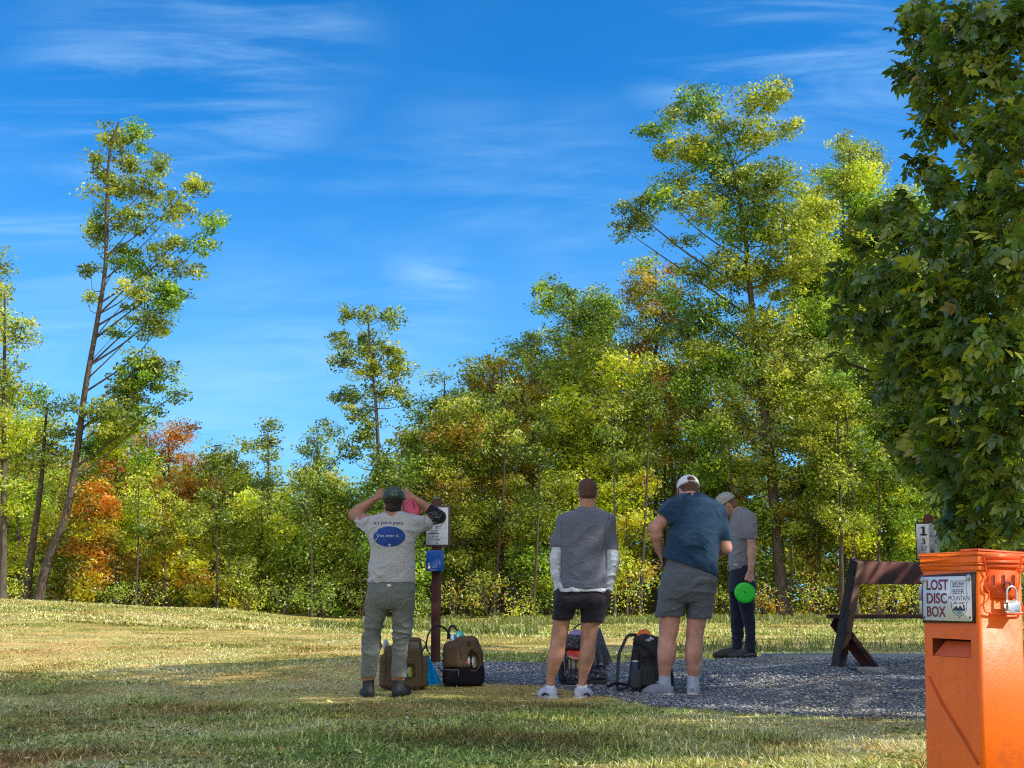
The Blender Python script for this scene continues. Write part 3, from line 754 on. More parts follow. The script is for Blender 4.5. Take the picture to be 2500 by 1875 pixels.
    up = mat('white_blue_mesh', (.48, .54, .68), rough=.8, var=.12, scale=60, bump=.4, bscale=220); so = mat('white_sole', (.52, .52, .5), rough=.7, var=.12); nv = mat('navy_trim', (.03, .04, .08), rough=.6)
    lc = mat('white_lace', (.7, .72, .78))
    shoe(r, p(1345, 1690, -.03), R(24), .27, up, so, ground=g-.004, lace=lc, accent=nv, foam=.026); shoe(r, p(1418, 1690, -.03), R(-26), .27, up, so, ground=g-.004, lace=lc, accent=nv, foam=.026)
    sk = cloth('white_sock', (.6, .62, .68))
    for X in (1344, 1421):
        Fk = Field(p(X, 1690, 0)-Vector((.08, .08, .05)), p(X, 1690, 0)+Vector((.08, .08, .09)), .005); Fk.cone(p(X, 1697), p(X, 1679), .044, .041, .0); field_obj(Fk, 'sock', sk, r)
    Hh = hair_cap(f, M, c, low=-.03, thick=.002); field_obj(Hh, 'hair', HAIRB, r, rel=2, wr=curls(5, .0015, 90))

# ======================= broad man in blue =======================
def man_blue():
    f = Fig(10.2, 'broad man in a dark blue t-shirt with one hand on his hip, head bowed', (1655, 1699)); r = f.root; p = f.p; g = f.b.z
    torso = [(1203, 1664, 1710, .10, .055), (1212, 1650, 1728, .08, .08), (1222, 1632, 1748, .06, .10), (1236, 1622, 1764, .05, .115), (1262, 1626, 1768, .03, .14), (1290, 1634, 1761, .01, .155), (1320, 1628, 1756, .0, .165), (1360, 1618, 1752, .0, .17), (1412, 1618, 1750, -.01, .175)]
    M, c = head_frame(p(1681, 1199, .17), R(10), R(26))
    Lsh, Lel, Lw = p(1638, 1252, .05), p(1598, 1284, -.05), p(1609, 1345, .04)
    Lel = p(1599, 1290, -.04)
    Rsh, Rel, Rw = p(1755, 1256, .04), p(1771, 1337, .0), p(1738, 1352, .21)
    hips = [(1346, 1634, 1740, 0, .14), (1385, 1624, 1745, -.01, .155), (1420, 1613, 1748, -.02, .175), (1450, 1608, 1744, -.01, .165), (1470, 1606, 1742, 0, .15)]
    ll = [(1440, 1609, 1680, 0, .145), (1470, 1605, 1674, 0, .135), (1506, 1600, 1670, .01, .125)]
    rl = [(1440, 1676, 1744, 0, .145), (1470, 1675, 1741, 0, .135), (1512, 1676, 1737, .01, .125)]
    legs = [[(1480, 1608, 1664, 0, .095), (1515, 1610, 1660, .0, .082), (1540, 1609, 1656, .0, .074), (1562, 1607, 1650, -.005, .071), (1600, 1605, 1650, -.02, .074), (1630, 1607, 1640, -.01, .058), (1655, 1609, 1636, .0, .045), (1685, 1609, 1637, 0, .045)],
            [(1480, 1678, 1730, 0, .095), (1515, 1677, 1724, .0, .082), (1540, 1676, 1719, .0, .074), (1562, 1675, 1716, -.005, .071), (1600, 1673, 1715, -.02, .074), (1630, 1677, 1709, -.01, .058), (1655, 1680, 1705, .0, .045), (1685, 1680, 1705, 0, .045)]]
    B = f.field(1565, 1815, 1150, 1710, h=.0058, dlo=-.3, dhi=.42)
    B.loft(f.rows(torso[:-2]), 0, grow=-.02); B.loft(f.rows(hips[1:]), .02, grow=-.045)
    for L in legs: B.loft(f.rows(L), .012, p=2.0)
    for X, Y in ((1628, 1594), (1694, 1594)): calf(B, f, X, Y, 1.15)
    neck(B, M, c, p(1688, 1224, .07), .068); head(B, M, c, 1.03)
    B.cone(p(1676, 1228, .07), p(1644, 1254, .06), .05, .05, .03); B.cone(p(1700, 1228, .07), p(1744, 1260, .06), .05, .05, .03)
    arm(B, Lsh, Lel, Lw, (.068, .052, .052, .032)); arm(B, Rsh, Rel, Rw, (.068, .052, .052, .034))
    hand(B, Lw, Vector((.35, .35, -.8)), (.2, .8, .5), curl=22, sc=1.05); hand(B, Rw, (-.75, .35, .25), (0, .3, 1), curl=-28, sc=1.05)
    body = field_obj(B, 'body', SK3, r, rel=2); eyes(M, c, body, 1.03)
    blue = cloth('petrol_blue_jersey', (.013, .042, .088), var=.1, scale=60)
    S = f.field(1600, 1800, 1190, 1430, h=.0058, dlo=-.3, dhi=.35)
    S.loft(f.rows(torso), 0, grow=.008)
    S.cone(p(1650, 1256, .05), p(1622, 1262, .005), .095, .078, .06); S.cone(p(1622, 1262, .005), p(1614, 1268, -.01), .078, .077, .01)
    S.cone(p(1748, 1262, .04), p(1762, 1300, .02), .092, .078, .05); S.cone(p(1762, 1300, .02), p(1768, 1322, .015), .078, .074, .01)
    S.cone(p(1688, 1210, .10), p(1684, 1190, .14), .058, .075, .004, 'sub')
    a, b_ = p(1618, 1362), p(1752, 1412); n = Vector(((b_.z-a.z), 0, -(b_.x-a.x))); n = n if n.z < 0 else -n; S.plane((a.x, 0, a.z), (n.x, 0, n.z))
    X = S.lo[0]+S.h*np.arange(S.n[0]); Z = S.lo[2]+S.h*np.arange(S.n[2])
    mx = X >= p(1757, 1330).x; zz = p(0, 1322).z; S.F[mx] = np.maximum(S.F[mx], (zz-Z)[None, None, :].astype(np.float32))
    q0, q1 = p(1603, 1250), p(1630, 1276); q = (q1-q0).normalized(); nn = Vector((-abs(q.z), 0, -abs(q.x))); mm = (q0+q1)/2 + Vector((0, -.03, 0))
    S.box(mm + nn*.1, (.105, .14, .1), .002, Matrix((q, Vector((0, 1, 0)), nn)).transposed(), 0, 'sub')
    ts = field_obj(S, 't_shirt', blue, r, wr=wrinkle(0.0174, 41, 12, 4, 2.8), rel=3)
    sm = mat('navy_seam', (.006, .03, .06)); seam_on(ts, f, [(1650, 1226), (1642, 1262), (1646, 1295)], sm); seam_on(ts, f, [(1748, 1232), (1752, 1270), (1752, 1310)], sm); seam_on(ts, f, [(1664, 1212), (1690, 1219), (1714, 1213)], sm)
    gr = cloth('slate_shorts', (.09, .105, .13), var=.08)
    T = f.field(1585, 1765, 1345, 1530, h=.0058, dlo=-.3, dhi=.3)
    T.loft(f.rows(hips), 0); T.loft(f.rows(ll), .015); T.loft(f.rows(rl), .015); T.plane(p(1680, 1347), (0, 0, 1))
    T.cone(p(1634, 1512), p(1637, 1490), .098, .092, 0, 'sub'); T.cone(p(1706, 1516), p(1706, 1494), .086, .08, 0, 'sub')
    field_obj(T, 'shorts', gr, r, wr=wrinkle(0.0145, 52, 10, 5, 3.2, .004), rel=3)
    up = mat('blue_grey_mesh', (.24, .28, .36), rough=.8, var=.2, scale=60, bump=.5, bscale=220); so = mat('pale_sole', (.5, .5, .5), rough=.7, var=.1); lc = mat('grey_lace', (.55, .58, .65)); nv = mat('grey_trim', (.16, .18, .22))
    shoe(r, p(1625, 1687, -.02), R(52), .29, up, so, ground=g-.004, lace=lc, foam=.024, w=.05); shoe(r, p(1692, 1685, .02), R(-12), .29, up, so, ground=g-.004, lace=lc, foam=.024, w=.05)
    sk = cloth('grey_blue_sock', (.33, .38, .50))
    for X in (1623, 1692):
        Fk = Field(p(X, 1675, 0)-Vector((.08, .08, .07)), p(X, 1675, 0)+Vector((.08, .08, .13)), .005); Fk.cone(p(X, 1688), p(X, 1655), .052, .049, .0); field_obj(Fk, 'sock', sk, r, wr=lambda v: .0006*math.sin(v.z*300))
    Hh = hair_cap(f, M, c, 1.03, low=-.045, thick=.006); field_obj(Hh, 'hair', HAIRB, r, rel=1, wr=curls(8, .003, 60))
    wc = cloth('white_cap', (.62, .63, .68), var=.05)
    ball_cap(M, c, wc, r, k=1.03, arch=True, tilt=.1)

# ======================= man in profile with the green disc =======================
def man_profile():
    f = Fig(13.2, 'man in a pale grey cap seen in profile, looking down, with dark blue trousers', (1812, 1608)); r = f.root; p = f.p; g = f.b.z
    torso = [(1240, 1790, 1818, .0, .06), (1250, 1788, 1832, .0, .10), (1262, 1784, 1843, .0, .16), (1285, 1781, 1846, .0, .19), (1315, 1779, 1841, .0, .175), (1350, 1779, 1836, .0, .165), (1394, 1780, 1836, .0, .165)]
    M, c = head_frame(p(1774, 1234, .0), R(83), R(34))
    hips = [(1372, 1783, 1836, 0, .155), (1390, 1781, 1840, 0, .165), (1420, 1779, 1844, 0, .165), (1445, 1780, 1842, 0, .15)]
    far = [(1430, 1779, 1822, .09, .085), (1470, 1780, 1818, .09, .08), (1510, 1784, 1817, .09, .066), (1545, 1787, 1815, .09, .06), (1585, 1788, 1811, .09, .055)]
    near = [(1430, 1797, 1844, -.07, .085), (1470, 1802, 1843, -.07, .08), (1505, 1811, 1843, -.07, .066), (1540, 1818, 1845, -.07, .06), (1592, 1819, 1842, -.07, .055)]
    sh, el, wr_ = p(1828, 1268, -.16), p(1836, 1338, -.2), p(1833, 1392, -.23)
    sh2, el2, wr2 = p(1822, 1270, .16), p(1818, 1335, .2), p(1798, 1372, .06)
    B = f.field(1725, 1870, 1185, 1615, h=.007, dlo=-.4, dhi=.4)
    B.loft(f.rows(torso), 0, grow=-.015); B.loft(f.rows(hips), .02, grow=-.02)
    for L in (far, near):
        B.loft([(z, x, y, rx-.015, ry-.012) for z, x, y, rx, ry in f.rows(L)], .02)
        q = f.rows(L); z, x, y = min(q)[:3]; B.cone((x, y, z+.02), (x-.01, y, g+.05), .045, .04, .02)
    neck(B, M, c, p(1806, 1260, 0), .06); head(B, M, c)
    arm(B, sh, el, wr_, (.058, .045, .046, .03)); arm(B, sh2, el2, wr2, (.058, .045, .046, .03))
    hand(B, wr_, (-.12, .0, -1), (-1, .1, 0), curl=40, sc=1.05, thumb_out=20)
    hand(B, wr2, (-.7, -.2, -.5), (-.3, -.3, .8), curl=20)
    body = field_obj(B, 'body', SK4, r, rel=2); eyes(M, c, body)
    grey = cloth('grey_heather_jersey', (.17, .175, .20), var=.12, scale=120)
    S = f.field(1755, 1875, 1225, 1410, h=.0065, dlo=-.4, dhi=.4)
    S.loft(f.rows(torso), 0, grow=.004)
    for q0, q1, q2 in ((p(1826, 1270, -.14), p(1830, 1300, -.185), p(1834, 1316, -.19)), (p(1822, 1272, .14), p(1816, 1300, .18), p(1812, 1320, .19))):
        S.cone(q0, q1, .085, .074, .05); S.cone(q1, q2, .074, .07, .01)
        z0 = q2.z+.0; Yv = S.lo[1]+S.h*np.arange(S.n[1]); Z = S.lo[2]+S.h*np.arange(S.n[2]); my = (Yv < f.D-.165) if q0.y < f.D else (Yv > f.D+.165)
        S.F[:, my] = np.maximum(S.F[:, my], (z0-Z)[None, None, :].astype(np.float32))
    S.cone(p(1800, 1246), p(1790, 1226), .062, .085, .004, 'sub')
    a, b_ = p(1776, 1396), p(1842, 1376); n = Vector(((b_.z-a.z), 0, -(b_.x-a.x))); n = n if n.z < 0 else -n; S.plane((a.x, 0, a.z), (n.x, 0, n.z))
    sh_ = field_obj(S, 't_shirt', grey, r, wr=wrinkle(0.0116, 61, 12, 4, 2.5), rel=3)
    b = bvh_of(sh_); q = [b.ray_cast(p(X, Y, -.5), Vector((0, 1, 0))) for X, Y in ((1808, 1374), (1814, 1373), (1814, 1376), (1808, 1377))]
    if all(h[0] is not None for h in q): MB().add([h[0]-Vector((0, .002, 0)) for h in q], [(0, 1, 2, 3)]).build('hem_tag', mat('white_hem_tag', (.6, .6, .6)), sh_)
    nv = cloth('navy_trousers', (.016, .020, .038), var=.15)
    T = f.field(1765, 1860, 1365, 1602, h=.0065, dlo=-.35, dhi=.35)
    T.loft(f.rows(hips), 0); T.loft(f.rows(far), .02); T.loft(f.rows(near), .02); T.plane(p(1810, 1374), (0, 0, 1))
    field_obj(T, 'trousers', nv, r, wr=wrinkle(0.0116, 71, 14, 4, 2), rel=3)
    up = mat('dark_trail_shoe', (.05, .05, .055), rough=.8, var=.4, scale=40, bump=.5, bscale=120); so = mat('dark_trail_sole', (.02, .02, .022), rough=.9); st = mat('grey_stripe', (.2, .22, .2))
    shoe(r, p(1831, 1600, -.07), R(88), .31, up, so, ground=g-.004, lace=st, accent=st, w=.052); shoe(r, p(1794, 1598, .09), R(84), .31, up, so, ground=g+.002, lace=st, w=.052)
    Hh = hair_cap(f, M, c, low=-.05, thick=.004, capped=True); field_obj(Hh, 'hair', mat('reddish_hair', (.16, .085, .05), var=.3, scale=90), r, rel=2, wr=curls(9, .002, 80))
    cm = cloth('pale_grey_cap', (.30, .30, .28), var=.08); dkb = cloth('dark_brim', (.06, .06, .07))
    cap = ball_cap(M, c, cm, r, k=1.06, tilt=.0)
    # green disc held against his leg
    gm = mat('green_plastic', (.01, .62, .03), rough=.3, var=.03, spec=.5); cc = p(1819, 1447, -.285)
    d, _ = disc(cc, (-.05, -1, .05), .108, gm, 'bright green disc hanging from the hand of the man in profile')
    n = Vector((-.05, -1, .05)).normalized(); x = Vector((0, 0, 1)).cross(n).normalized()
    A = Art(cc+n*.001, Matrix((x, -n, n.cross(x))).transposed()); mb = MB(); A.ring(mb, 0, 0, .072, .0022, 2); mb.build('disc_ring', mat('green_ring', (.03, .75, .08)), d)
    mb = MB(); A.line(mb, [(-.008, .018), (-.004, .004), (.004, .004), (.008, -.014)], .005, 3); mb.build('disc_stamp', mat('dark_green_stamp', (.005, .16, .02)), d)

man_left(); man_centre(); man_blue(); man_profile()
# ------------------------------------------------------------------ placing helper: photo position -> coordinates on a flat face
def on_face(A, X, Y):
    d = (W(X, Y, 10)-CAM).normalized(); n = A.M @ Vector((0, 1, 0)); t = (A.c-CAM).dot(n)/d.dot(n); q = CAM+d*t-A.c
    return q.dot(A.M @ Vector((1, 0, 0))), q.dot(A.M @ Vector((0, 0, 1)))
WOOD = mat('brown_stained_wood', (.105, .034, .027), rough=.62, var=.35, scale=6, bump=.35, bscale=30, stretch=(1, 1, 1), spec=.3)
WOODG = mat('weathered_brown_wood', (.12, .062, .042), rough=.75, var=.4, scale=9, bump=.5, bscale=40)
STEEL = mat('steel', (.6, .6, .58), rough=.42, var=.1, metal=1)
BLK = mat('black_nylon', (.018, .018, .022), rough=.8, var=.3, scale=80, bump=.3, bscale=300)
INK = mat('black_ink', (.02, .022, .03), rough=.6); WHITE = mat('white_sign', (.78, .80, .84), rough=.45, var=.04)

def padlock(A, x, z, w, h, d, parent, s=1.0, off=.02):
    mb = MB(); c = A.P(x, z) - (A.M @ Vector((0, 1, 0)))*off
    mb.box(c, (w/2, d/2, h/2), A.M, bev=w*.12); mb.box(c-(A.M @ Vector((0, 0, 1)))*h*.46, (w*.53, d*.54, h*.06), A.M, bev=w*.03); mb.box(c+(A.M @ Vector((0, 0, 1)))*h*.3, (w*.515, d*.53, h*.03), A.M, bev=w*.02)
    pl = mb.build('padlock', STEEL, parent)
    if parent is None: pass
    sh = []; rr = w*.3
    for k in range(13):
        t = math.pi*k/12; sh.append(c + A.M @ Vector((rr*math.cos(t), 0, h*.5+h*.62+rr*math.sin(t))))
    sh = [c + A.M @ Vector((rr, 0, h*.4))]+sh+[c + A.M @ Vector((-rr, 0, h*.4))]
    return pl, sh

def smooth_path(pts, n=6):
    pts = [Vector(p) for p in pts]; out = []
    P = [pts[0]*2-pts[1]]+pts+[pts[-1]*2-pts[-2]]
    for i in range(1, len(P)-2):
        for k in range(n):
            t = k/n; a, b, c, d = P[i-1], P[i], P[i+1], P[i+2]
            out.append(.5*((2*b)+(c-a)*t+(2*a-5*b+4*c-d)*t*t+(3*b-a-3*c+d)*t**3))
    out.append(pts[-1]); return out

# ======================= orange drop box =======================
def orange_box():
    D = 3.6
    top = W(2387, 1346, D); bot = W(2401, 1875, D)
    up = (top-bot).normalized(); ang = R(20)
    xl = Vector((math.sin(ang), -math.cos(ang), 0)); xr = Vector((math.cos(ang), math.sin(ang), 0))
    ML = Matrix((xl - up*xl.dot(up)*0, -(xl.cross(up)), up)).transposed()
    # orthonormal frame with the leaning axis
    xl2 = (xl-up*xl.dot(up)).normalized(); yl = up.cross(xl2); ML = Matrix((xl2, yl, up)).transposed()
    xr2 = yl; MR = Matrix((xr2, -xl2, up)).transposed()
    wl, wr_ = .252, .160
    OR = mat('orange_paint', (.92, .16, .006), rough=.42, var=.10, scale=4, bump=.12, bscale=120, spec=.4)
    nt = OR.node_tree; b = nt.nodes['Principled BSDF']
    # scuffs and grime
    N = nt.nodes.new; L = nt.links.new
    tc = N('ShaderNodeTexCoord'); nz = N('ShaderNodeTexNoise'); nz.inputs['Scale'].default_value = 7; nz.inputs['Detail'].default_value = 14; nz.inputs['Roughness'].default_value = .7
    L(tc.outputs['Object'], nz.inputs[0]); rp = N('ShaderNodeValToRGB'); rp.color_ramp.elements[0].position = .53; rp.color_ramp.elements[1].position = .72
    rp.color_ramp.elements[0].color = (0, 0, 0, 1); rp.color_ramp.elements[1].color = (.75, .75, .75, 1)
    L(nz.outputs['Fac'], rp.inputs[0]); mx = N('ShaderNodeMix'); mx.data_type = 'RGBA'
    src = b.inputs['Base Color'].links[0].from_socket; L(rp.outputs[0], mx.inputs[0]); L(src, mx.inputs[6]); mx.inputs[7].default_value = (.45, .09, .02, 1); L(mx.outputs[2], b.inputs['Base Color'])
    mp = N('ShaderNodeMapping'); mp.inputs['Scale'].default_value = (30, 30, 1.6); L(tc.outputs['Object'], mp.inputs[0]); n3 = N('ShaderNodeTexNoise'); n3.inputs['Scale'].default_value = 1.5; n3.inputs['Detail'].default_value = 6; L(mp.outputs[0], n3.inputs[0])
    r3 = N('ShaderNodeMapRange'); r3.inputs[1].default_value = .52; r3.inputs[2].default_value = .75; r3.inputs[3].default_value = 0; r3.inputs[4].default_value = .22; L(n3.outputs['Fac'], r3.inputs[0])
    m3 = N('ShaderNodeMix'); m3.data_type = 'RGBA'; L(r3.outputs[0], m3.inputs[0]); L(mx.outputs[2], m3.inputs[6]); m3.inputs[7].default_value = (.42, .12, .04, 1); L(m3.outputs[2], b.inputs['Base Color'])
    r4 = N('ShaderNodeMapRange'); r4.inputs[1].default_value = .3; r4.inputs[2].default_value = .7; r4.inputs[3].default_value = .34; r4.inputs[4].default_value = .62; L(nz.outputs['Fac'], r4.inputs[0]); L(r4.outputs[0], b.inputs['Roughness'])
    ORL = mat('orange_red_paint', (.86, .12, .025), rough=.4, var=.08, scale=5, bump=.1, bscale=120)
    root = empty('drop_box', (bot + xl*-.1 + xr*.08)*1.0, 'tall orange metal box with a lost disc sign and a hanging padlock', 'drop box')
    zt = (top-bot).length; c0 = bot
    AL = Art(c0, ML); AR = Art(c0, MR)          # left face: x from -wl..0 ; right face: x from 0..wr
    z_lo = -.30
    G = lambda a, b_, z: c0 + xl2*a + xr2*b_ + up*z      # a in [-wl,0], b in [0,wr]
    # body
    s0 = on_face(AL, 2276.5, 1560.5); s1 = on_face(AL, 2371.5, 1603.5)
    hx0, hx1, hz1, hz0 = s0[0], s1[0], (s0[1]+on_face(AL, 2371.5, 1559)[1])/2, (s1[1]+on_face(AL, 2276.5, 1604)[1])/2
    r = .011; outline = []
    for (ca, cb, a0) in ((-r, r, 270), (-r, wr_-r, 0), (-wl+r, wr_-r, 90), (-wl+r, r, 180)):
        for k in range(6):
            t = R(a0+90*k/5); outline.append((ca+r*math.cos(t), cb+r*math.sin(t)))
    mb = MB(); n = len(outline); zb = zt-.045
    # order: first arc starts at (-r,0) [left face near corner] ... last arc ends at (-wl+r, 0)
    vs = [G(a, b_, z_lo) for a, b_ in outline]+[G(a, b_, zb) for a, b_ in outline]
    fs = [(k, (k+1) % n, (k+1) % n+n, k+n) for k in range(n-1)]+[tuple(reversed(range(n))), tuple(range(n, 2*n))]
    mb.add(vs, fs)
    xa, xb = -wl+r, -r
    q = lambda a, z, b_=0.0: G(a, b_, z)
    mb.add([q(xa, z_lo), q(xb, z_lo), q(xb, zb), q(xa, zb), q(hx0, hz0), q(hx1, hz0), q(hx1, hz1), q(hx0, hz1)], [(0, 1, 5, 4), (1, 2, 6, 5), (2, 3, 7, 6), (3, 0, 4, 7)])
    body = mb.build('body', OR, root)
    mb = MB(); dp = .05
    mb.add([q(hx0, hz0), q(hx1, hz0), q(hx1, hz1), q(hx0, hz1), q(hx0, hz0, dp), q(hx1, hz0, dp), q(hx1, hz1, dp), q(hx0, hz1, dp)], [(0, 4, 5, 1), (1, 5, 6, 2), (2, 6, 7, 3), (3, 7, 4, 0), (4, 7, 6, 5)])
    rec = mb.build('slot', mat('slot_dark', (.16, .03, .01), rough=.7), body)
    mb = MB(); e = (hx1-hx0)
    mb.add([q(hx0+.002, hz0+.001, .002), q(hx1-.001, hz0+.001, .002), q(hx1-.001, hz1-.006, .028), q(hx0+e*.17, hz1-.006, .028)], [(0, 1, 2, 3)])
    mb.build('slot_flap', mat('flap_orange', (.68, .11, .02), rough=.5), rec)
    # ridge running diagonally down the left face
    P = lambda X, Y: on_face(AL, X, Y)
    pts = [P(2269, 1652), P(2300, 1716), P(2343, 1785), P(2390, 1866)]
    mb = MB(); mb.tube([AL.P(x, z, 0)-yl*.0005 for x, z in pts], [.0045, .006, .0065, .006], 8, flat=.6); mb.build('ridge', mat('ridge_orange', (.50, .065, .01), rough=.5, var=.2), body, smooth=True)
    # lid
    mb = MB()
    def ringbox(o, z0, z1, bev=.0025): mb.box(c0+xl2*(-wl/2)+xr2*(wr_/2)+up*((z0+z1)/2), (wl/2+o, wr_/2+o, (z1-z0)/2), ML, bev=bev)
    ringbox(.0075, zt-.012, zt+.001, .003); ringbox(.004, zt-.033, zt-.0122, .002); ringbox(.0065, zt-.040, zt-.0332, .003); ringbox(.0025, zt-.055, zt-.0402, .002)
    lid = mb.build('lid', OR, root)
    # raised cap of the lid over the latch side
    mb = MB(); mb.box(c0+xl2*(-.03)+xr2*(wr_/2)+up*(zt+.003), (.04, wr_/2+.009, .0045), ML, bev=.004); mb.build('lid_rim', ORL, lid)
    # latch on the right face
    PR = lambda X, Y: on_face(AR, X, Y)
    def plate(mb, pl, d, back=0.0):
        f = [AR.P(x, z, 0)+xl2*(d) for x, z in pl]; g_ = [AR.P(x, z, 0)+xl2*back for x, z in pl]; m = len(pl)
        mb.add(f+g_, [tuple(range(m))]+[(k, k+m, (k+1) % m+m, (k+1) % m) for k in range(m)])
    mb = MB()
    for (X0, Y0, X1, Y1, d) in ((2401, 1352, 2484, 1367, .010), (2403, 1368, 2482, 1376, .014), (2405, 1377, 2482, 1386, .010)):
        plate(mb, [PR(X0, Y1), PR(X1, Y1), PR(X1, Y0), PR(X0, Y0)], d)
    mb.build('clamp_bar', ORL, root)
    zoff = lambda p_: p_
    pl = [PR(*q_) for q_ in ((2411, 1390), (2481, 1394), (2480, 1424), (2478, 1452), (2474, 1462), (2422, 1460), (2417, 1444), (2405, 1440), (2404, 1424), (2410, 1421))][::-1]
    mb = MB(); plate(mb, pl, .006); lt = mb.build('latch', ORL, root)
    for X0, X1 in ((2417.5, 2426.5), (2442, 2450.5), (2465.5, 2474.5)):
        mb = MB(); a = PR(X0, 1403); b_ = PR(X1, 1433); w = (b_[0]-a[0])/2; cx = (a[0]+b_[0])/2
        poly = [(cx+w*math.cos(t), a[1]-w+w*math.sin(t)) for t in [math.pi*k/8 for k in range(9)]]+[(cx+w*math.cos(t), b_[1]+w+w*math.sin(t)) for t in [math.pi+math.pi*k/8 for k in range(9)]]
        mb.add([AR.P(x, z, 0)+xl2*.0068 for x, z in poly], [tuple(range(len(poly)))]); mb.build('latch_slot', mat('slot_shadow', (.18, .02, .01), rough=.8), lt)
        mb = MB(); mb.tube([AR.P(x, z, 0)+xl2*.007 for x, z in poly+[poly[0]]], .0011, 5); mb.build('slot_lip', ORL, lt)
    # wire bail
    def wire(pp, rad=.0022, d=.008): return smooth_path([AR.P(*PR(X, Y), 0)+xl2*d for X, Y in pp], 4)
    mb = MB(); mb.tube(wire([(2396, 1356), (2400, 1372), (2404, 1395), (2407, 1402), (2399, 1420), (2404, 1440), (2410, 1446), (2407, 1464), (2397, 1474), (2399, 1490), (2408, 1496), (2440, 1499), (2488, 1499), (2491.5, 1490), (2491, 1478), (2480, 1470), (2477, 1452), (2482, 1430), (2487, 1385), (2491, 1362)]), .0024, 6)
    mb.build('wire_bail', ORL, root, smooth=True)
    # staple and padlock
    mb = MB(); mb.tube(wire([(2444, 1444), (2445, 1428), (2452, 1421), (2457, 1427), (2454, 1440), (2448, 1450)], d=.016), .0042, 7); mb.build('staple', mat('rusty_staple', (.20, .05, .035), rough=.6, var=.3), root, smooth=True)
    a = PR(2434.5, 1464); b_ = PR(2476.5, 1496.5); w = abs(b_[0]-a[0]); h = abs(a[1]-b_[1])
    pl_, sh = padlock(AR, (a[0]+b_[0])/2, (a[1]+b_[1])/2, w*.93, h, .02, None, off=.024)
    pl_.location = pl_.location; tag(pl_, 'silver laminated padlock hanging from the latch of the orange box', 'padlock')
    MB().tube(sh, .0036, 10).build('shackle', STEEL, pl_, smooth=True)
    # sign plate on the left face
    back = [P(2255.5, 1405.5), P(2383.5, 1396.5), P(2382.5, 1521.5), P(2257.5, 1520.5)][::-1]
    def flat(mb, pl, d0, d1):
        m = len(pl); mb.add([AL.P(x, z, 0)-yl*d1 for x, z in pl]+[AL.P(x, z, 0)-yl*d0 for x, z in pl], [tuple(reversed(range(m)))]+[(k, (k+1) % m, (k+1) % m+m, k+m) for k in range(m)])
    mb = MB(); flat(mb, back, 0, .008)
    sg = mb.build('sign', mat('dark_backer', (.055, .035, .035), rough=.6), root)
    x0 = (P(2259.5, 1412)[0]+P(2260.5, 1514)[0])/2; x1 = (P(2378.5, 1404.5)[0]+P(2377.5, 1516.5)[0])/2; z1 = (P(2259, 1411)[1]+P(2378, 1404.5)[1])/2; z0 = (P(2260, 1515)[1]+P(2378, 1516.5)[1])/2
    rr = .006; rp_ = []
    for cx, cz, a0 in ((x1-rr, z0+rr, -90), (x1-rr, z1-rr, 0), (x0+rr, z1-rr, 90), (x0+rr, z0+rr, 180)):
        for k in range(5): t = R(a0+90*k/4); rp_.append((cx+rr*math.cos(t), cz+rr*math.sin(t)))
    mb = MB(); flat(mb, rp_, .008, .0095); mb.build('sign_face', WHITE, sg)
    A = Art(AL.c-yl*.0095, ML); w = x1-x0; h = z1-z0; U = lambda u, v: (x0+u*w, z1-v*h)
    red = mat('maroon_lettering', (.20, .022, .03), rough=.55); dk = mat('dark_lettering', (.035, .04, .06), rough=.55); teal = mat('teal_water', (.12, .36, .38), rough=.6)
    mb = MB()
    for t, v, uw in (('LOST', .185, .46), ('DISC', .495, .43), ('BOX', .80, .40)):
        tv, tf = text_geo(t, 1, .022, 'LEFT'); xs = [v_.x for v_ in tv]; ys = [v_.y for v_ in tv]; sx = uw*w/(max(xs)-min(xs)); sz = .245*h/(max(ys)-min(ys)); o = U(.08, v)
        mb.add([A.P(o[0]+(v_.x-min(xs))*sx, o[1]+(v_.y-(max(ys)+min(ys))/2)*sz) for v_ in tv], tf)
    mb.build('lettering', red, sg)
    def fit(mb, t, u0, u1, v0, v1, off=.02, lay=1):
        tv, tf = text_geo(t, 1, off, 'LEFT'); xs = [v_.x for v_ in tv]; ys = [v_.y for v_ in tv]
        a_, b2 = U(u0, v1), U(u1, v0); mb.add([A.P(a_[0]+(v_.x-min(xs))/(max(xs)-min(xs))*(b2[0]-a_[0]), a_[1]+(v_.y-min(ys))/(max(ys)-min(ys))*(b2[1]-a_[1]), lay) for v_ in tv], tf)
    mb = MB(); fit(mb, 'GRIST IRON', .625, .86, .135, .19); fit(mb, 'BREWING CO', .63, .86, .205, .25); fit(mb, 'BEER', .63, .865, .285, .40, .0); fit(mb, 'MOUNTAIN', .54, .965, .43, .545, .0); fit(mb, 'DISC GOLF', .635, .865, .57, .625)
    mb.build('small_lettering', dk, sg)
    mb = MB(); A.line(mb, [U(.575, .405), U(.598, .38), U(.598, .105), U(.905, .105), U(.905, .38), U(.935, .405)], .0016)
    A.line(mb, [U(.575, .565), U(.60, .585), U(.60, .70), U(.62, .78), U(.68, .85), U(.74, .89), U(.758, .93), U(.775, .89), U(.83, .85), U(.89, .78), U(.905, .70), U(.905, .585), U(.935, .565)], .0016)
    mb.build('crest_outline', dk, sg)
    mb = MB(); A.poly(mb, [U(.63, .74), U(.70, .66), U(.74, .72), U(.775, .645), U(.83, .73), U(.88, .70), U(.87, .77), U(.64, .77)][::-1]); A.poly(mb, [U(.835, .70), U(.84, .64), U(.865, .63), U(.87, .70)][::-1], 2); mb.build('crest_mountain', dk, sg)
    mb = MB(); A.poly(mb, [U(.68, .785), U(.84, .785), U(.80, .83), U(.758, .86), U(.71, .83)][::-1]); mb.build('crest_water', teal, sg)
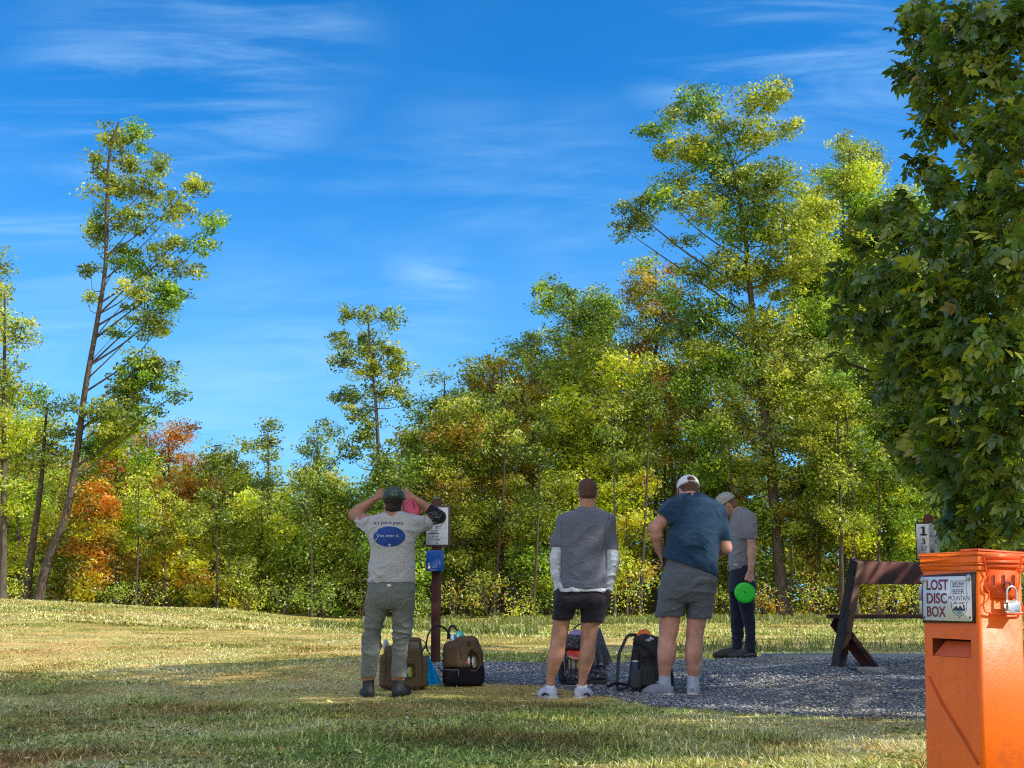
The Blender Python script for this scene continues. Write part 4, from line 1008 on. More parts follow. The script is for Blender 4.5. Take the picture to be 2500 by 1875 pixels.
    for X, Y in ((2260, 1416), (2371.5, 1411)):
        x, z = P(X, Y); mb = MB(); cc = AL.P(x, z, 0)-yl*.0095; K = Matrix((xl2, up, -yl)).transposed()
        mb.lathe([(.0105, 0), (.0105, .0015), (.009, .002)], cc, K, 24); mb.lathe([(.0072, .002), (.0072, .0065), (.0062, .0075), (.0001, .0076)], cc, K, 6); mb.build('bolt', STEEL, sg)
    for X, Y in ((2263.5, 1508), (2375, 1508)):
        x, z = P(X, Y); mb = MB(); mb.lathe([(.0035, 0), (.003, .0015), (.0001, .002)], AL.P(x, z, 0)-yl*.0096, Matrix((xl2, up, -yl)).transposed(), 14); mb.build('screw', dk, sg)
    # timber post below
    cbx = c0+xl2*(-wl/2)+xr2*(wr_/2); gz = Hs(cbx.x, cbx.y)
    MB().box((cbx.x, cbx.y, (gz-.2+c0.z+z_lo-.002)/2), (.045, .045, (c0.z+z_lo-.002-gz+.2)/2), Matrix.Rotation(R(-70), 3, 'Z'), bev=.004).build('post', WOOD, root)
orange_box()

# ======================= leaning bench =======================
def bench():
    D = 10.9; ph = R(24); a = Vector((math.cos(ph), math.sin(ph), 0)); f_ = Vector((-math.sin(ph), math.cos(ph), 0)); up = Vector((0, 0, 1))
    o = W(2082, 1630, D); k = .915
    root = empty('leaning_bench', o, 'dark brown wooden bench with crossed plank legs on the gravel', 'bench')
    def plank(name, p0, p1, w, t, m=WOOD, along=None):
        """a board from p0 to p1; t thick along the bench, w wide"""
        p0, p1 = Vector(p0), Vector(p1); z = (p1-p0).normalized(); x = a; y = z.cross(x).normalized()
        return MB().box((p0+p1)/2, (t/2, w/2, (p1-p0).length/2), Matrix((x, y, z)).transposed(), bev=.004).build(name, m, root)
    ln = 1.78
    for i, s in enumerate((0, ln)):
        b = o + a*s; b.z = o.z
        plank('leg', b+f_*.21+up*-.03, b-f_*.13+up*k, .115, .075, WOODG if i == 0 else WOOD)
        plank('leg', b-f_*.19+up*-.03+a*.072, b+f_*.30+up*.40+a*.072, .115, .062)
    # backrest board: spans between the frames on the front side of the long legs
    zc = k-.098; c = o + a*(ln/2) + f_*(-.035) + up*zc
    tl = Vector((0, 0, 0)); zt_ = (-f_*.34+up*k).normalized(); y_ = zt_.cross(a).normalized()
    MB().box(c, (ln/2-.04, .019, .10), Matrix((a, y_, zt_)).transposed(), bev=.004).build('backrest', WOOD, root)
    MB().box(o + a*(ln/2+.0)+f_*.20+up*.435, (ln/2+.0, .13, .019), Matrix((a, f_, up)).transposed(), bev=.004).build('seat', WOOD, root)
    for i, (u, z) in enumerate(((.02, .50), (.05, .44), (-.12, .80), (-.09, .72))):
        MB().lathe([(.009, 0), (.009, .004), (.006, .006)], o + f_*u + up*z - a*.0375, Matrix((f_, up, -a)).transposed(), 8).build('bolt', mat('dark_bolt', (.02, .015, .015), rough=.5), root)
    pv = W(2116, 1634, 10.7); pv.z = Hs(pv.x, pv.y)+.022
    MB().box(pv, (.14, .09, .025), Matrix.Rotation(R(14), 3, 'Z'), bev=.004).build('paver', mat('concrete_paver', (.28, .28, .28), rough=.9, var=.15, bump=.4), None, origin=pv)
    tag(bpy.data.objects['paver'], 'flat grey concrete paver at the foot of the bench leg', 'paver')
bench()

# ======================= tee sign =======================
def tee_sign():
    D = 12.1; yaw = R(-14)
    top = W(2266, 1263, D); bx = W(2275, 1500, D); up = (top-bx).normalized(); gz = Hs(bx.x, bx.y)
    foot = top-up*((top.z-gz)/up.z)
    x = Vector((math.cos(yaw), math.sin(yaw), 0)); x = (x-up*x.dot(up)).normalized(); y = up.cross(x); M = Matrix((x, y, up)).transposed()
    root = empty('tee_sign', foot, 'hole sign reading 1, par 3, 315 feet, on a brown post', 'sign')
    MB().box((top+foot)/2 - up*.04, (.046, .046, (top-foot).length/2+.04), M, bev=.005).build('post', WOOD, root)
    MB().lathe([(.0001, .03), (.05, .0), (.052, -.012), (.0001, -.013)], top+up*.012, M @ Matrix.Rotation(R(45), 3, 'Z'), 4).build('post_cap', WOOD, root)
    A = Art(W(2265, 1320, D-.06), M); P = lambda X, Y: on_face(A, X, Y)
    def board(X0, Y0, X1, Y1, m, name, t=.012, par=None, d=0.0):
        a = P(X0, Y1); b = P(X1, Y0); c = A.P((a[0]+b[0])/2, (a[1]+b[1])/2, 0)-y*(d)
        return MB().box(c, (abs(b[0]-a[0])/2, t/2, abs(b[1]-a[1])/2), M, bev=.0015).build(name, m, par or root)
    bk = board(2237, 1276.5, 2294, 1367, mat('dark_board', (.03, .03, .04)), 'backboard', .02)
    lp = board(2238.5, 1279.5, 2268.2, 1364.5, WHITE, 'number_panel', .003, bk, .0125)
    mp = mat('aerial_map', (.22, .26, .24), var=.6, scale=22, rough=.4, col2=(.42, .48, .50), detail=8)
    board(2269.2, 1277.5, 2291.5, 1364.5, mp, 'map_panel', .003, bk, .0125)
    A2 = Art(A.c-y*.0142, M); mb = MB()
    def fit(t, X0, X1, Y0, Y1, off=.02):
        a = P(X0, Y1); b = P(X1, Y0); tv, tf = text_geo(t, 1, off, 'LEFT'); xs = [v.x for v in tv]; ys = [v.y for v in tv]
        mb.add([A2.P(a[0]+(v.x-min(xs))/(max(xs)-min(xs))*(b[0]-a[0]), a[1]+(v.y-min(ys))/(max(ys)-min(ys))*(b[1]-a[1])) for v in tv], tf)
    A2.poly(mb, [P(2251.5, 1306), P(2257.5, 1306), P(2257.5, 1286), P(2253, 1286), P(2247.5, 1287.5), P(2247.5, 1290.5), P(2251.5, 1290.5)])
    for X0, Y0, X1, Y1 in ((2247, 1303.5, 2262, 1307.5),):
        a = P(X0, Y1); b = P(X1, Y0); A2.rect(mb, a[0], a[1], b[0], b[1], 2)
    fit('3', 2250.5, 2259, 1317, 1329, .02); fit('PAR', 2251, 2258.5, 1313.5, 1316.5); fit('315', 2249, 2262, 1333, 1340.5, .015); fit('FEET', 2249.5, 2261.5, 1341.5, 1345); mb.build('lettering', INK, lp)
    mb = MB(); c = P(2254.3, 1296); A2.ring(mb, c[0], c[1], .048, .002); mb.build('ring_mark', mat('faded_ink', (.35, .33, .38)), lp); mb = MB(); a = P(2251, 1351); b = P(2262, 1347.5); A2.rect(mb, a[0], a[1], b[0], b[1]); mb.build('small_print', mat('faded_ink', (.35, .33, .38)), lp)
    bk2 = board(2243.5, 1432, 2285, 1466.5, WHITE, 'lower_panel', .004, None, .004)
    mb = MB(); A3 = Art(A.c-y*.0075, M)
    A3.line(mb, [P(X, Y) for X, Y in ((2255, 1437), (2250.5, 1441), (2248.5, 1448), (2249.5, 1453), (2253, 1454))], .003); A3.line(mb, [P(X, Y) for X, Y in ((2258, 1454), (2262, 1440), (2265, 1454), (2269, 1441), (2273, 1454))], .003); mb.build('script_mark', INK, bk2)
    board(2245.5, 1467.5, 2286, 1512, WHITE, 'lower_panel', .004, None, .004)
tee_sign()

# ======================= pay station =======================
def pay_station():
    D = 12.8; top = W(1068, 1221, D); ft = W(1063, 1613, D); ft.z = Hs(ft.x, ft.y); up = (top-ft).normalized()
    x = Vector((1, -.03, 0)).normalized(); x = (x-up*x.dot(up)).normalized(); y = up.cross(x); M = Matrix((x, y, up)).transposed()
    root = empty('pay_station', ft, 'brown post with a payment sign and a blue cash box', 'pay station')
    MB().box((top+ft)/2-up*.05, (.045, .045, (top-ft).length/2+.05), M, bev=.005).build('post', WOOD, root)
    MB().lathe([(.0001, .022), (.03, .018), (.062, .004), (.064, -.012), (.0001, -.013)], top+up*.014, M @ Matrix.Rotation(R(45), 3, 'Z'), 4).build('post_cap', mat('weathered_cap', (.2, .17, .14), var=.3), root)
    A = Art(W(1069, 1285, D-.055), M); P = lambda X, Y: on_face(A, X, Y)
    def board(X0, Y0, X1, Y1, m, name, t, par, d=0.0, bev=.002):
        a = P(X0, Y1); b = P(X1, Y0); c = A.P((a[0]+b[0])/2, (a[1]+b[1])/2, 0)-y*d
        return MB().box(c, (abs(b[0]-a[0])/2, t/2, abs(b[1]-a[1])/2), M, bev=bev).build(name, m, par)
    bk = board(1038.5, 1234.5, 1100, 1334.5, mat('grey_brown_board', (.10, .075, .075), var=.15), 'sign_board', .018, root)
    pn = board(1041, 1239, 1095, 1330, WHITE, 'sign_panel', .003, bk, .0115)
    A2 = Art(A.c-y*.0132, M); mb = MB()
    def fit(t, X0, X1, Y0, Y1, off=.02):
        a = P(X0, Y1); b = P(X1, Y0); tv, tf = text_geo(t, 1, off, 'LEFT'); xs = [v.x for v in tv]; ys = [v.y for v in tv]
        mb.add([A2.P(a[0]+(v.x-min(xs))/(max(xs)-min(xs))*(b[0]-a[0]), a[1]+(v.y-min(ys))/(max(ys)-min(ys))*(b[1]-a[1])) for v in tv], tf)
    fit('PAY TO PLAY', 1052, 1086, 1276, 1281, .01); fit('RANGER', 1062, 1080, 1283, 1286.5); fit('PARK', 1063, 1073, 1287.5, 1290.5)
    fit('SCAN HERE', 1045, 1070, 1294, 1297.5, .01); fit('TO PAY', 1051, 1065, 1298.5, 1301.5, .02)
    fit('P', 1056, 1059.5, 1308, 1312.5, .02); fit('GPay', 1063.5, 1071, 1308, 1312.5); fit('CASH', 1060, 1075, 1315.5, 1319.5, .015)
    L_ = lambda pts, w: A2.line(mb, [P(X, Y) for X, Y in pts], w)
    L_([(1044, 1303), (1071, 1303)], .009); L_([(1044, 1314), (1091, 1314)], .002); L_([(1067.3, 1320.5), (1067.3, 1327)], .0045); A2.poly(mb, [P(1065, 1326), P(1069.6, 1326), P(1067.3, 1330)])
    L_([(1050, 1273), (1086.5, 1273), (1087.5, 1274.5), (1087.5, 1290), (1086, 1291.3), (1050, 1291.3)], .0022); L_([(1045, 1309), (1051, 1309), (1051, 1312), (1045, 1312), (1045, 1309)], .001)
    L_([(1066, 1241), (1079, 1241), (1079, 1252), (1066, 1252)], .0022); mb.build('lettering', INK, pn)
    bl = mat('blue_enamel', (.0, .085, .42), rough=.35, var=.05, bump=.05)
    a = P(1041.5, 1395); b = P(1083, 1344.5); cb = A.P((a[0]+b[0])/2, (a[1]+b[1])/2, 0)-y*.02; hw = (b[0]-a[0])/2; hh = (b[1]-a[1])/2
    bx = MB().box(cb, (hw*1.0, .055, hh), Matrix.Rotation(R(0), 3, 'Z') @ M, bev=.004).build('cash_box', bl, root)
    A4 = Art(cb-y*.0552, M); mb = MB(); A4.line(mb, [(-hw*.7, -hh*.75), (-hw*.7, hh*.75), (hw*.5, hh*.75), (hw*.5, -hh*.75), (-hw*.7, -hh*.75)], .004); A4.line(mb, [(-hw*.4, hh*.42), (hw*.1, hh*.42)], .004); mb.build('door_gap', mat('gap_navy', (.0, .02, .11)), bx)
    pl, sh = padlock(A4, -hw*.62, -hh*.62, .026, .028, .014, bx, off=.012)
    MB().tube(sh, .0032, 8).build('shackle', STEEL, pl, smooth=True)
pay_station()

# ======================= bags =======================
NY = lambda n, c, v=.15: mat(n, c, rough=.85, var=v, scale=60, bump=.4, bscale=260, spec=.2)
class Bag:
    def __init__(s, D, cx, by, label, yaw=0.0, nm='disc_golf_bag', cat='backpack'):
        s.D = D; s.o = W(cx, by, D); s.o.z = min(s.o.z, Hs(s.o.x, s.o.y)+.03); s.M = Matrix.Rotation(yaw, 3, 'Z')
        s.root = empty(nm, s.o, label, cat); s.k = D/F_PX; s.cx, s.by = cx, by
        s.base = W(cx, by, D)
    def q(s, X, Y, dy=0.0):
        """photo position; dy = metres towards (-) or away (+)"""
        return W(X, Y, s.D+dy)
    def field(s, h=.006, m=.34): o = s.base; return Field((o.x-m, o.y-m, o.z-.06), (o.x+m, o.y+m, o.z+.62), h)
    def obj(s, F, n, m, par=None, amp=.004, rel=2): return field_obj(F, n, m, par or s.root, rel=rel, wr=(lambda v: amp*(mnoise.noise(v*9)+.5*mnoise.noise(v*22))))
    def tube(s, n, pts, r, m, par=None, flat=1.0, up=None, nn=8):
        return MB().tube(pts, r, nn, flat=flat, up=up).build(n, m, par or s.root, smooth=True)
TAN = NY('tan_canvas', (.15, .105, .065)); TAN2 = NY('brown_canvas', (.12, .08, .05)); DKG = NY('dark_grey_nylon', (.035, .038, .048)); NAVY = NY('black_base', (.012, .012, .018)); ZIP = mat('zip_grey', (.22, .2, .18), rough=.5)
MAT_C = lambda n, c: mat(n, c, rough=.35, var=.03, spec=.5)
def slot_discs(bag, X0, X1, Y0, Y1, cols, dy=-.14, par=None):
    n = len(cols); a = bag.q(X0, (Y0+Y1)/2, dy); w = (X1-X0)*bag.k/n; r = (Y1-Y0)*bag.k/2
    for i, c in enumerate(cols):
        cc = a + Vector((w*(i+.5), .03, 0)); o, _ = disc(cc, (1, .1, 0), max(r, .09), MAT_C('disc_plastic', c), DISC_L.pop(0), 'discs stored in the bags')

def bag_tan():
    b = Bag(10.78, 988, 1684, 'tan canvas disc bag standing behind the legs of the man in green trousers'); F = b.field()
    F.box(b.q(984, 1630, .0), (.165, .10, .185), .05); F.box(b.q(1000, 1572, .02), (.10, .075, .055), .03, k=.03); F.box(b.q(1033, 1640, -.01), (.05, .10, .13), .04, k=.012)
    F.box(b.q(943, 1638, -.01), (.055, .10, .14), .04, k=.012); F.box(b.q(1000, 1640, -.115), (.045, .05, .062), .03, op='sub')
    m = b.obj(F, 'body', TAN)
    F = b.field(); F.box(b.q(1010, 1578, -.075), (.055, .012, .04), .01); b.obj(F, 'flap', TAN2, m, .002)
    A = Art(b.q(1011, 1576, -.09), Matrix.Identity(3)); mb = MB()
    for i in range(6): A.rect(mb, -.042, -.022+i*.0085, .042, -.022+i*.0085+.005)
    mb.build('patch', mat('grey_patch', (.3, .3, .3)), m)
    for X in (941, 1030): b.tube('zip', smooth_path([b.q(X, 1590, -.105), b.q(X+1, 1630, -.112), b.q(X, 1665, -.108)]), .0028, mat('dark_zip', (.03, .025, .02)), m)
    b.tube('strap', smooth_path([b.q(1027, 1560, .02), b.q(1040, 1572, -.02), b.q(1030, 1590, -.08)]), .007, BLK, flat=.4)
    b.tube('strap', smooth_path([b.q(925, 1672, -.08), b.q(950, 1681, -.13), b.q(1000, 1690, -.12)]), .008, BLK, flat=.4)
    b.tube('strap', smooth_path([b.q(990, 1672, -.10), b.q(1005, 1682, -.13), b.q(1020, 1688, -.1)]), .008, BLK, flat=.4)
    d, _ = disc(b.q(945.5, 1575, -.02), (.96, -.28, .05), .05, MAT_C('white_plastic', (.72, .72, .72)), 'white disc standing in the side pocket of the tan bag', 'discs stored in the bags')
    d, _ = disc(b.q(1000, 1641, -.085), (.95, -.3, .1), .046, MAT_C('blue_plastic', (.02, .28, .62)), 'blue disc in the lower opening of the tan bag', 'discs stored in the bags')
    d, _ = disc(b.q(1005, 1641, -.085), (.95, -.3, .1), .046, MAT_C('yellow_plastic', (.55, .5, .12)), 'yellow disc next to the blue one in the tan bag', 'discs stored in the bags')
    # hanging towel
    vs = []; fs = []; tp = [(1045, 1600, 1), (1048, 1612, 4), (1051, 1630, 9), (1054, 1646, 14), (1058, 1660, 18), (1062, 1671, 16)]
    nu = 9
    for i, (X, Y, hw) in enumerate(tp):
        for j in range(nu):
            u = j/(nu-1)*2-1; e = (6*u*u if i == len(tp)-1 else 0)
            vs.append(b.q(X+hw*u, Y - e*(1.0 if u > 0 else -.3), -.09+.018*math.sin(j*1.7+i*.6)*(i/5)))
    for i in range(len(tp)-1):
        for j in range(nu-1): a = i*nu+j; fs.append((a, a+1, a+nu+1, a+nu))
    n0 = len(vs); vs += [v+Vector((0, .006, 0)) for v in vs]; fs += [tuple(n0+k for k in reversed(f)) for f in fs]
    t = MB().add(vs, fs).build('towel', NY('blue_towel', (.0, .26, .62), .08), None, smooth=True, origin=b.q(1058, 1660, -.09)); tag(t, 'bright blue towel hanging off the right side of the tan bag', 'towel')
    for X, Y in ((1047, 1583),): MB().tube([b.q(X-3, Y-6, -.09), b.q(X, Y, -.095), b.q(X-2, Y+17, -.09)], .004, 6).build('clip', STEEL, b.root, smooth=True)
def bag_brown():
    b = Bag(10.95, 1131, 1672, 'brown and black disc bag with a large shoulder strap loop beside the blue towel'); F = b.field()
    F.box(b.q(1131, 1615, .0), (.175, .115, .14), .09); F.box(b.q(1106, 1600, -.05), (.085, .09, .12), .055, k=.02); F.box(b.q(1140, 1575, .0), (.105, .10, .08), .065, k=.05)
    F.ell(b.q(1160, 1612, -.12), (.062, .09, .095), Matrix.Rotation(R(-18), 3, 'Y'), .01, 'sub'); F.plane(b.q(1130, 1628), (0, 0, -1))
    up_ = b.obj(F, 'upper_body', TAN2)
    F = b.field(); F.box(b.q(1132, 1647, .0), (.18, .122, .092), .045); F.ell(b.q(1160, 1614, -.12), (.062, .09, .095), Matrix.Rotation(R(-18), 3, 'Y'), .01, 'sub'); b.obj(F, 'base', NAVY)
    b.tube('zip', smooth_path([b.q(1084, 1634, -.117), b.q(1105, 1636, -.12), b.q(1127, 1634, -.118)]), .0035, ZIP); b.tube('zip_pull', [b.q(1119, 1636, -.124), b.q(1120, 1651, -.126)], .003, ZIP)
    b.tube('zip', smooth_path([b.q(1085, 1586, -.13), b.q(1105, 1582, -.14), b.q(1124, 1590, -.13), b.q(1128, 1610, -.13)]), .0025, mat('dark_zip2', (.03, .025, .02)), up_)
    b.tube('opening_rim', smooth_path([b.q(1140, 1590, -.11), b.q(1152, 1585, -.10), b.q(1168, 1596, -.10), b.q(1173, 1620, -.105), b.q(1163, 1637, -.115), b.q(1148, 1636, -.12)]), .006, TAN, up_)
    b.tube('shoulder_strap', smooth_path([b.q(1049, 1597, -.02), b.q(1041, 1578, -.02), b.q(1046, 1548, .0), b.q(1062, 1530, .0), b.q(1082, 1531, .02), b.q(1095, 1545, .04), b.q(1100, 1562, .03)]), .014, BLK, flat=.5)
    b.tube('shoulder_strap', smooth_path([b.q(1093, 1560, .04), b.q(1097, 1535, .06), b.q(1106, 1528, .06), b.q(1117, 1540, .06), b.q(1126, 1556, .05)]), .017, DKG, flat=.6)
    b.tube('strap', smooth_path([b.q(1070, 1628, -.03), b.q(1082, 1642, -.06), b.q(1090, 1646, -.09)]), .009, BLK, flat=.4)
    A = Art(b.q(1145, 1571, -.12), Matrix.Identity(3)); mb = MB(); A.ring(mb, 0, 0, .012, .006, n=16, ry=.02); mb.build('patch', BLK, up_)
    disc(b.q(1127, 1554, .03), (.75, -.6, .35), .06, MAT_C('teal_plastic', (.05, .38, .36)), 'teal disc standing in the top of the brown bag', 'discs stored in the bags')
    disc(b.q(1111, 1560, .02), (.9, -.4, .2), .05, MAT_C('pale_blue_plastic', (.45, .58, .75)), 'pale blue disc beside the teal disc in the brown bag', 'discs stored in the bags')
    for i, (c, l) in enumerate((((.6, .08, .06), 'red disc in the front opening of the brown bag'), ((.6, .6, .6), 'white disc second in the front opening of the brown bag'), ((.03, .03, .03), 'black disc third in the front opening of the brown bag'), ((.62, .6, .5), 'cream disc rightmost in the front opening of the brown bag'))):
        disc(b.q(1145+i*5.5, 1617, -.07+i*.006), (.96, -.28, .1), .052, MAT_C('opening_disc', c), l, 'discs stored in the bags')
def bag_camo():
    b = Bag(10.85, 1425, 1665, 'star-patterned camouflage disc bag behind the man in black shorts')
    m, nt, bs = new_mat('star_camouflage'); N = nt.nodes.new; L = nt.links.new; tc = N('ShaderNodeTexCoord'); nz = N('ShaderNodeTexNoise'); nz.inputs['Scale'].default_value = 24; nz.inputs['Detail'].default_value = 3; nz.inputs['Roughness'].default_value = .7
    L(tc.outputs['Object'], nz.inputs[0]); rp = N('ShaderNodeValToRGB'); rp.color_ramp.interpolation = 'CONSTANT'; e = rp.color_ramp.elements; e[0].color = (.012, .012, .02, 1); e[1].position = .45; e[1].color = (.05, .055, .08, 1); x = e.new(.54); x.color = (.02, .022, .04, 1); x = e.new(.6); x.color = (.15, .16, .20, 1)
    L(nz.outputs[0], rp.inputs[0]); L(rp.outputs[0], bs.inputs['Base Color']); bs.inputs['Roughness'].default_value = .85
    F = b.field(); F.box(b.q(1418, 1607, .0), (.145, .11, .20), .05); F.box(b.q(1432, 1642, .0), (.175, .12, .065), .04, k=.02); F.box(b.q(1405, 1592, -.12), (.08, .06, .025), .02, op='sub'); F.box(b.q(1408, 1622, -.12), (.07, .07, .045), .015, op='sub')
    body = b.obj(F, 'body', m)
    F = b.field(); F.box(b.q(1430, 1665, .0), (.17, .11, .028), .02); b.obj(F, 'base', BLK)
    F = b.field(); F.box(b.q(1372, 1640, .0), (.03, .09, .09), .03); b.obj(F, 'side_pocket', BLK)
    b.tube('strap', smooth_path([b.q(1395, 1560, .02), b.q(1402, 1535, .03), b.q(1418, 1524, .03), b.q(1432, 1530, .03)]), .012, BLK, flat=.5)
    b.tube('piping', smooth_path([b.q(1378, 1562, -.08), b.q(1377, 1600, -.09), b.q(1380, 1650, -.09)]), .004, mat('piping', (.25, .25, .26), var=.5, scale=60), body)
    bb = bvh_of(body); sm = mat('pale_star', (.2, .22, .28), var=.3); rs = random.Random(4)
    for i in range(20):
        X, Y, rr = rs.uniform(1385, 1465), rs.choice([rs.uniform(1555, 1588), rs.uniform(1637, 1658)]), rs.uniform(2.2, 4.5); vs = []
        for k in range(10):
            t = R(90+36*k); q_ = rr if k % 2 == 0 else rr*.42; p_ = b.q(X+q_*math.cos(t), Y-q_*math.sin(t), -.4); h = bb.ray_cast(p_, (p_-CAM).normalized()); vs.append(h[0]-Vector((0, .002, 0)) if h[0] is not None else None)
        if all(v is not None for v in vs): MB().add(vs, [tuple(range(10))]).build('star', sm, body)
    disc(b.q(1410, 1553, -.05), (.1, -.7, .7), .085, MAT_C('lilac_plastic', (.38, .25, .52)), 'lilac disc on top of the star-patterned bag', 'discs stored in the bags')
    disc(b.q(1408, 1590, -.10), (.05, -.45, .9), .09, MAT_C('red_plastic', (.65, .07, .04)), 'red disc lying in the upper pocket of the star-patterned bag', 'discs stored in the bags')
    disc(b.q(1410, 1594, -.11), (.05, -.45, .9), .09, MAT_C('peach_plastic', (.6, .3, .16)), 'peach disc under the red one in the star-patterned bag', 'discs stored in the bags')
    for i, c in enumerate(((.5, .5, .42), (.12, .1, .1), (.45, .45, .4), (.5, .5, .42), (.1, .1, .1), (.5, .52, .2), (.45, .5, .12))):
        disc(b.q(1393+i*3.9, 1622, -.07), (1, .05, 0), .055, MAT_C('row_disc', c), ['cream disc leftmost in the row', 'dark disc second from the left in the row', 'ivory disc third in the row', 'cream disc in the middle of the row', 'dark disc fifth in the row', 'yellow-green disc sixth in the row', 'yellow-green disc rightmost in the row'][i]+' of the star-patterned bag', 'discs stored in the bags')
    # towel over the right side
    vs = []; fs = []; nu = 13
    tp = [(1448, 1528, 8, .06), (1453, 1535, 13, .0), (1458, 1560, 17, -.10), (1463, 1590, 22, -.14), (1468, 1612, 25, -.145), (1470, 1622, 26, -.145)]
    for i, (X, Y, hw, dy) in enumerate(tp):
        for j in range(nu):
            u = j/(nu-1)*2-1; vs.append(b.q(X+hw*u, Y+(4*math.sin(j*.9) if i == len(tp)-1 else 0), dy+.022*math.sin(j*1.5+.4*i)*(i/5)+.06*max(0, abs(u)-.6)))
    for i in range(len(tp)-1):
        for j in range(nu-1): a = i*nu+j; fs.append((a, a+1, a+nu+1, a+nu))
    n0 = len(vs); vs += [v+Vector((0, .006, 0)) for v in vs]; fs += [tuple(n0+k for k in reversed(f)) for f in fs]
    t = MB().add(vs, fs).build('towel', NY('slate_towel', (.085, .10, .135), .2), None, smooth=True, origin=b.q(1462, 1600, -.1)); tag(t, 'dark grey-blue towel draped over the star-patterned bag', 'towel')
def bag_dark():
    b = Bag(10.35, 1575, 1687, 'charcoal and black disc backpack beside the legs of the broad man'); F = b.field()
    Rt = Matrix.Rotation(R(8), 3, 'Y')
    F.box(b.q(1580, 1618, .05), (.13, .12, .215), .05, Rt); F.box(b.q(1590, 1572, .04), (.10, .10, .06), .03, Rt @ Matrix.Rotation(R(14), 3, 'Y'), k=.04); F.box(b.q(1586, 1616, -.09), (.055, .04, .04), .02, op='sub'); F.box(b.q(1590, 1650, -.055), (.10, .05, .085), .03, k=.01)
    body = b.obj(F, 'body', DKG)
    F = b.field(); F.box(b.q(1553, 1656, -.075), (.048, .045, .085), .035); F.cone(b.q(1553, 1640, -.075), b.q(1553, 1600, -.075), .036, .036, 0, 'sub'); b.obj(F, 'bottle_pocket', NY('pocket_grey', (.05, .055, .065)), None, .0015)
    F = b.field(); F.box(b.q(1612, 1660, .05), (.10, .11, .13), .05); b.obj(F, 'side_pocket', NAVY)
    b.tube('strap', smooth_path([b.q(1560, 1552, .08), b.q(1535, 1551, .0), b.q(1521, 1575, -.03), b.q(1511, 1600, -.04), b.q(1508, 1640, -.04), b.q(1506, 1668, -.04), b.q(1510, 1684, -.05)]), .013, NY('strap_grey', (.06, .065, .07)), flat=.45, up=(0, 1, 0))
    b.tube('strap', smooth_path([b.q(1484, 1676, -.1), b.q(1503, 1668, -.06), b.q(1530, 1672, -.05), b.q(1548, 1665, -.02)]), .02, NAVY, flat=.5)
    b.tube('strap', smooth_path([b.q(1510, 1684, -.06), b.q(1525, 1680, -.1), b.q(1538, 1672, -.08), b.q(1552, 1650, .0)]), .016, BLK, flat=.5)
    b.tube('trim', smooth_path([b.q(1545, 1571, -.06), b.q(1560, 1572, -.075), b.q(1582, 1588, -.08), b.q(1595, 1620, -.09), b.q(1600, 1655, -.11)]), .010, BLK, body, flat=.6)
    b.tube('zip', smooth_path([b.q(1545, 1561, -.065), b.q(1570, 1568, -.075), b.q(1592, 1574, -.07)]), .0035, BLK, body)
    b.tube('grab_handle', smooth_path([b.q(1556, 1550, .02), b.q(1565, 1541, .02), b.q(1576, 1546, .02)]), .009, BLK, flat=.5)
    bb = bvh_of(body); A = Art((0, 0, 0), Matrix.Identity(3)); 
    def pr(X, Y, l=.002): p_ = b.q(X, Y, -.5); h = bb.ray_cast(p_, (p_-CAM).normalized()); return h[0]+h[1]*l if h[0] is not None else b.q(X, Y, -.06)
    pt = MB().add([pr(1575, 1563), pr(1588, 1554), pr(1597, 1560), pr(1584, 1566)], [(0, 3, 2, 1)]).build('patch', mat('pale_patch', (.42, .48, .58)), body)
    mb = MB(); mb.tube([pr(1580, 1562, .004), pr(1584, 1559, .004), pr(1587, 1563, .004), pr(1592, 1559, .004)], .0016, 4); mb.build('lettering', INK, pt)
    disc(b.q(1570, 1551, -.03), (-.35, -.85, .4), .06, MAT_C('orange_plastic', (.8, .13, .02)), 'orange disc standing in the top of the charcoal backpack', 'discs stored in the bags')
    # bottle
    c = b.q(1551, 1664, -.075); k = b.k; M = Matrix.Rotation(R(2), 3, 'Y')
    bt = empty('water_bottle', c, 'navy insulated water bottle in the side pocket of the charcoal backpack', 'water bottle')
    z = lambda Y: (1664-Y)*k
    MB().lathe([(.0001, .0), (.032, .002), (.034, .01), (.034, z(1622)), (.031, z(1618))], c, M, 24).build('body', mat('navy_steel', (.01, .035, .085), rough=.3, var=.05), bt, smooth=True)
    MB().lathe([(.032, z(1618.5)), (.032, z(1614.5)), (.0001, z(1614))], c, M, 24).build('collar', STEEL, bt, smooth=True)
    lid = MB().lathe([(.030, z(1614.3)), (.033, z(1612)), (.033, z(1601)), (.028, z(1598)), (.0001, z(1597.8))], c, M, 24).build('lid', BLK, bt, smooth=True)
    MB().tube([c + M @ Vector((x, 0, zz)) for x, zz in ((-.024, z(1600)), (-.026, z(1594)), (0, z(1590)), (.026, z(1594)), (.024, z(1600)))], .007, 8).build('carry_loop', BLK, lid, smooth=True)
bag_tan(); bag_brown(); bag_camo(); bag_dark()
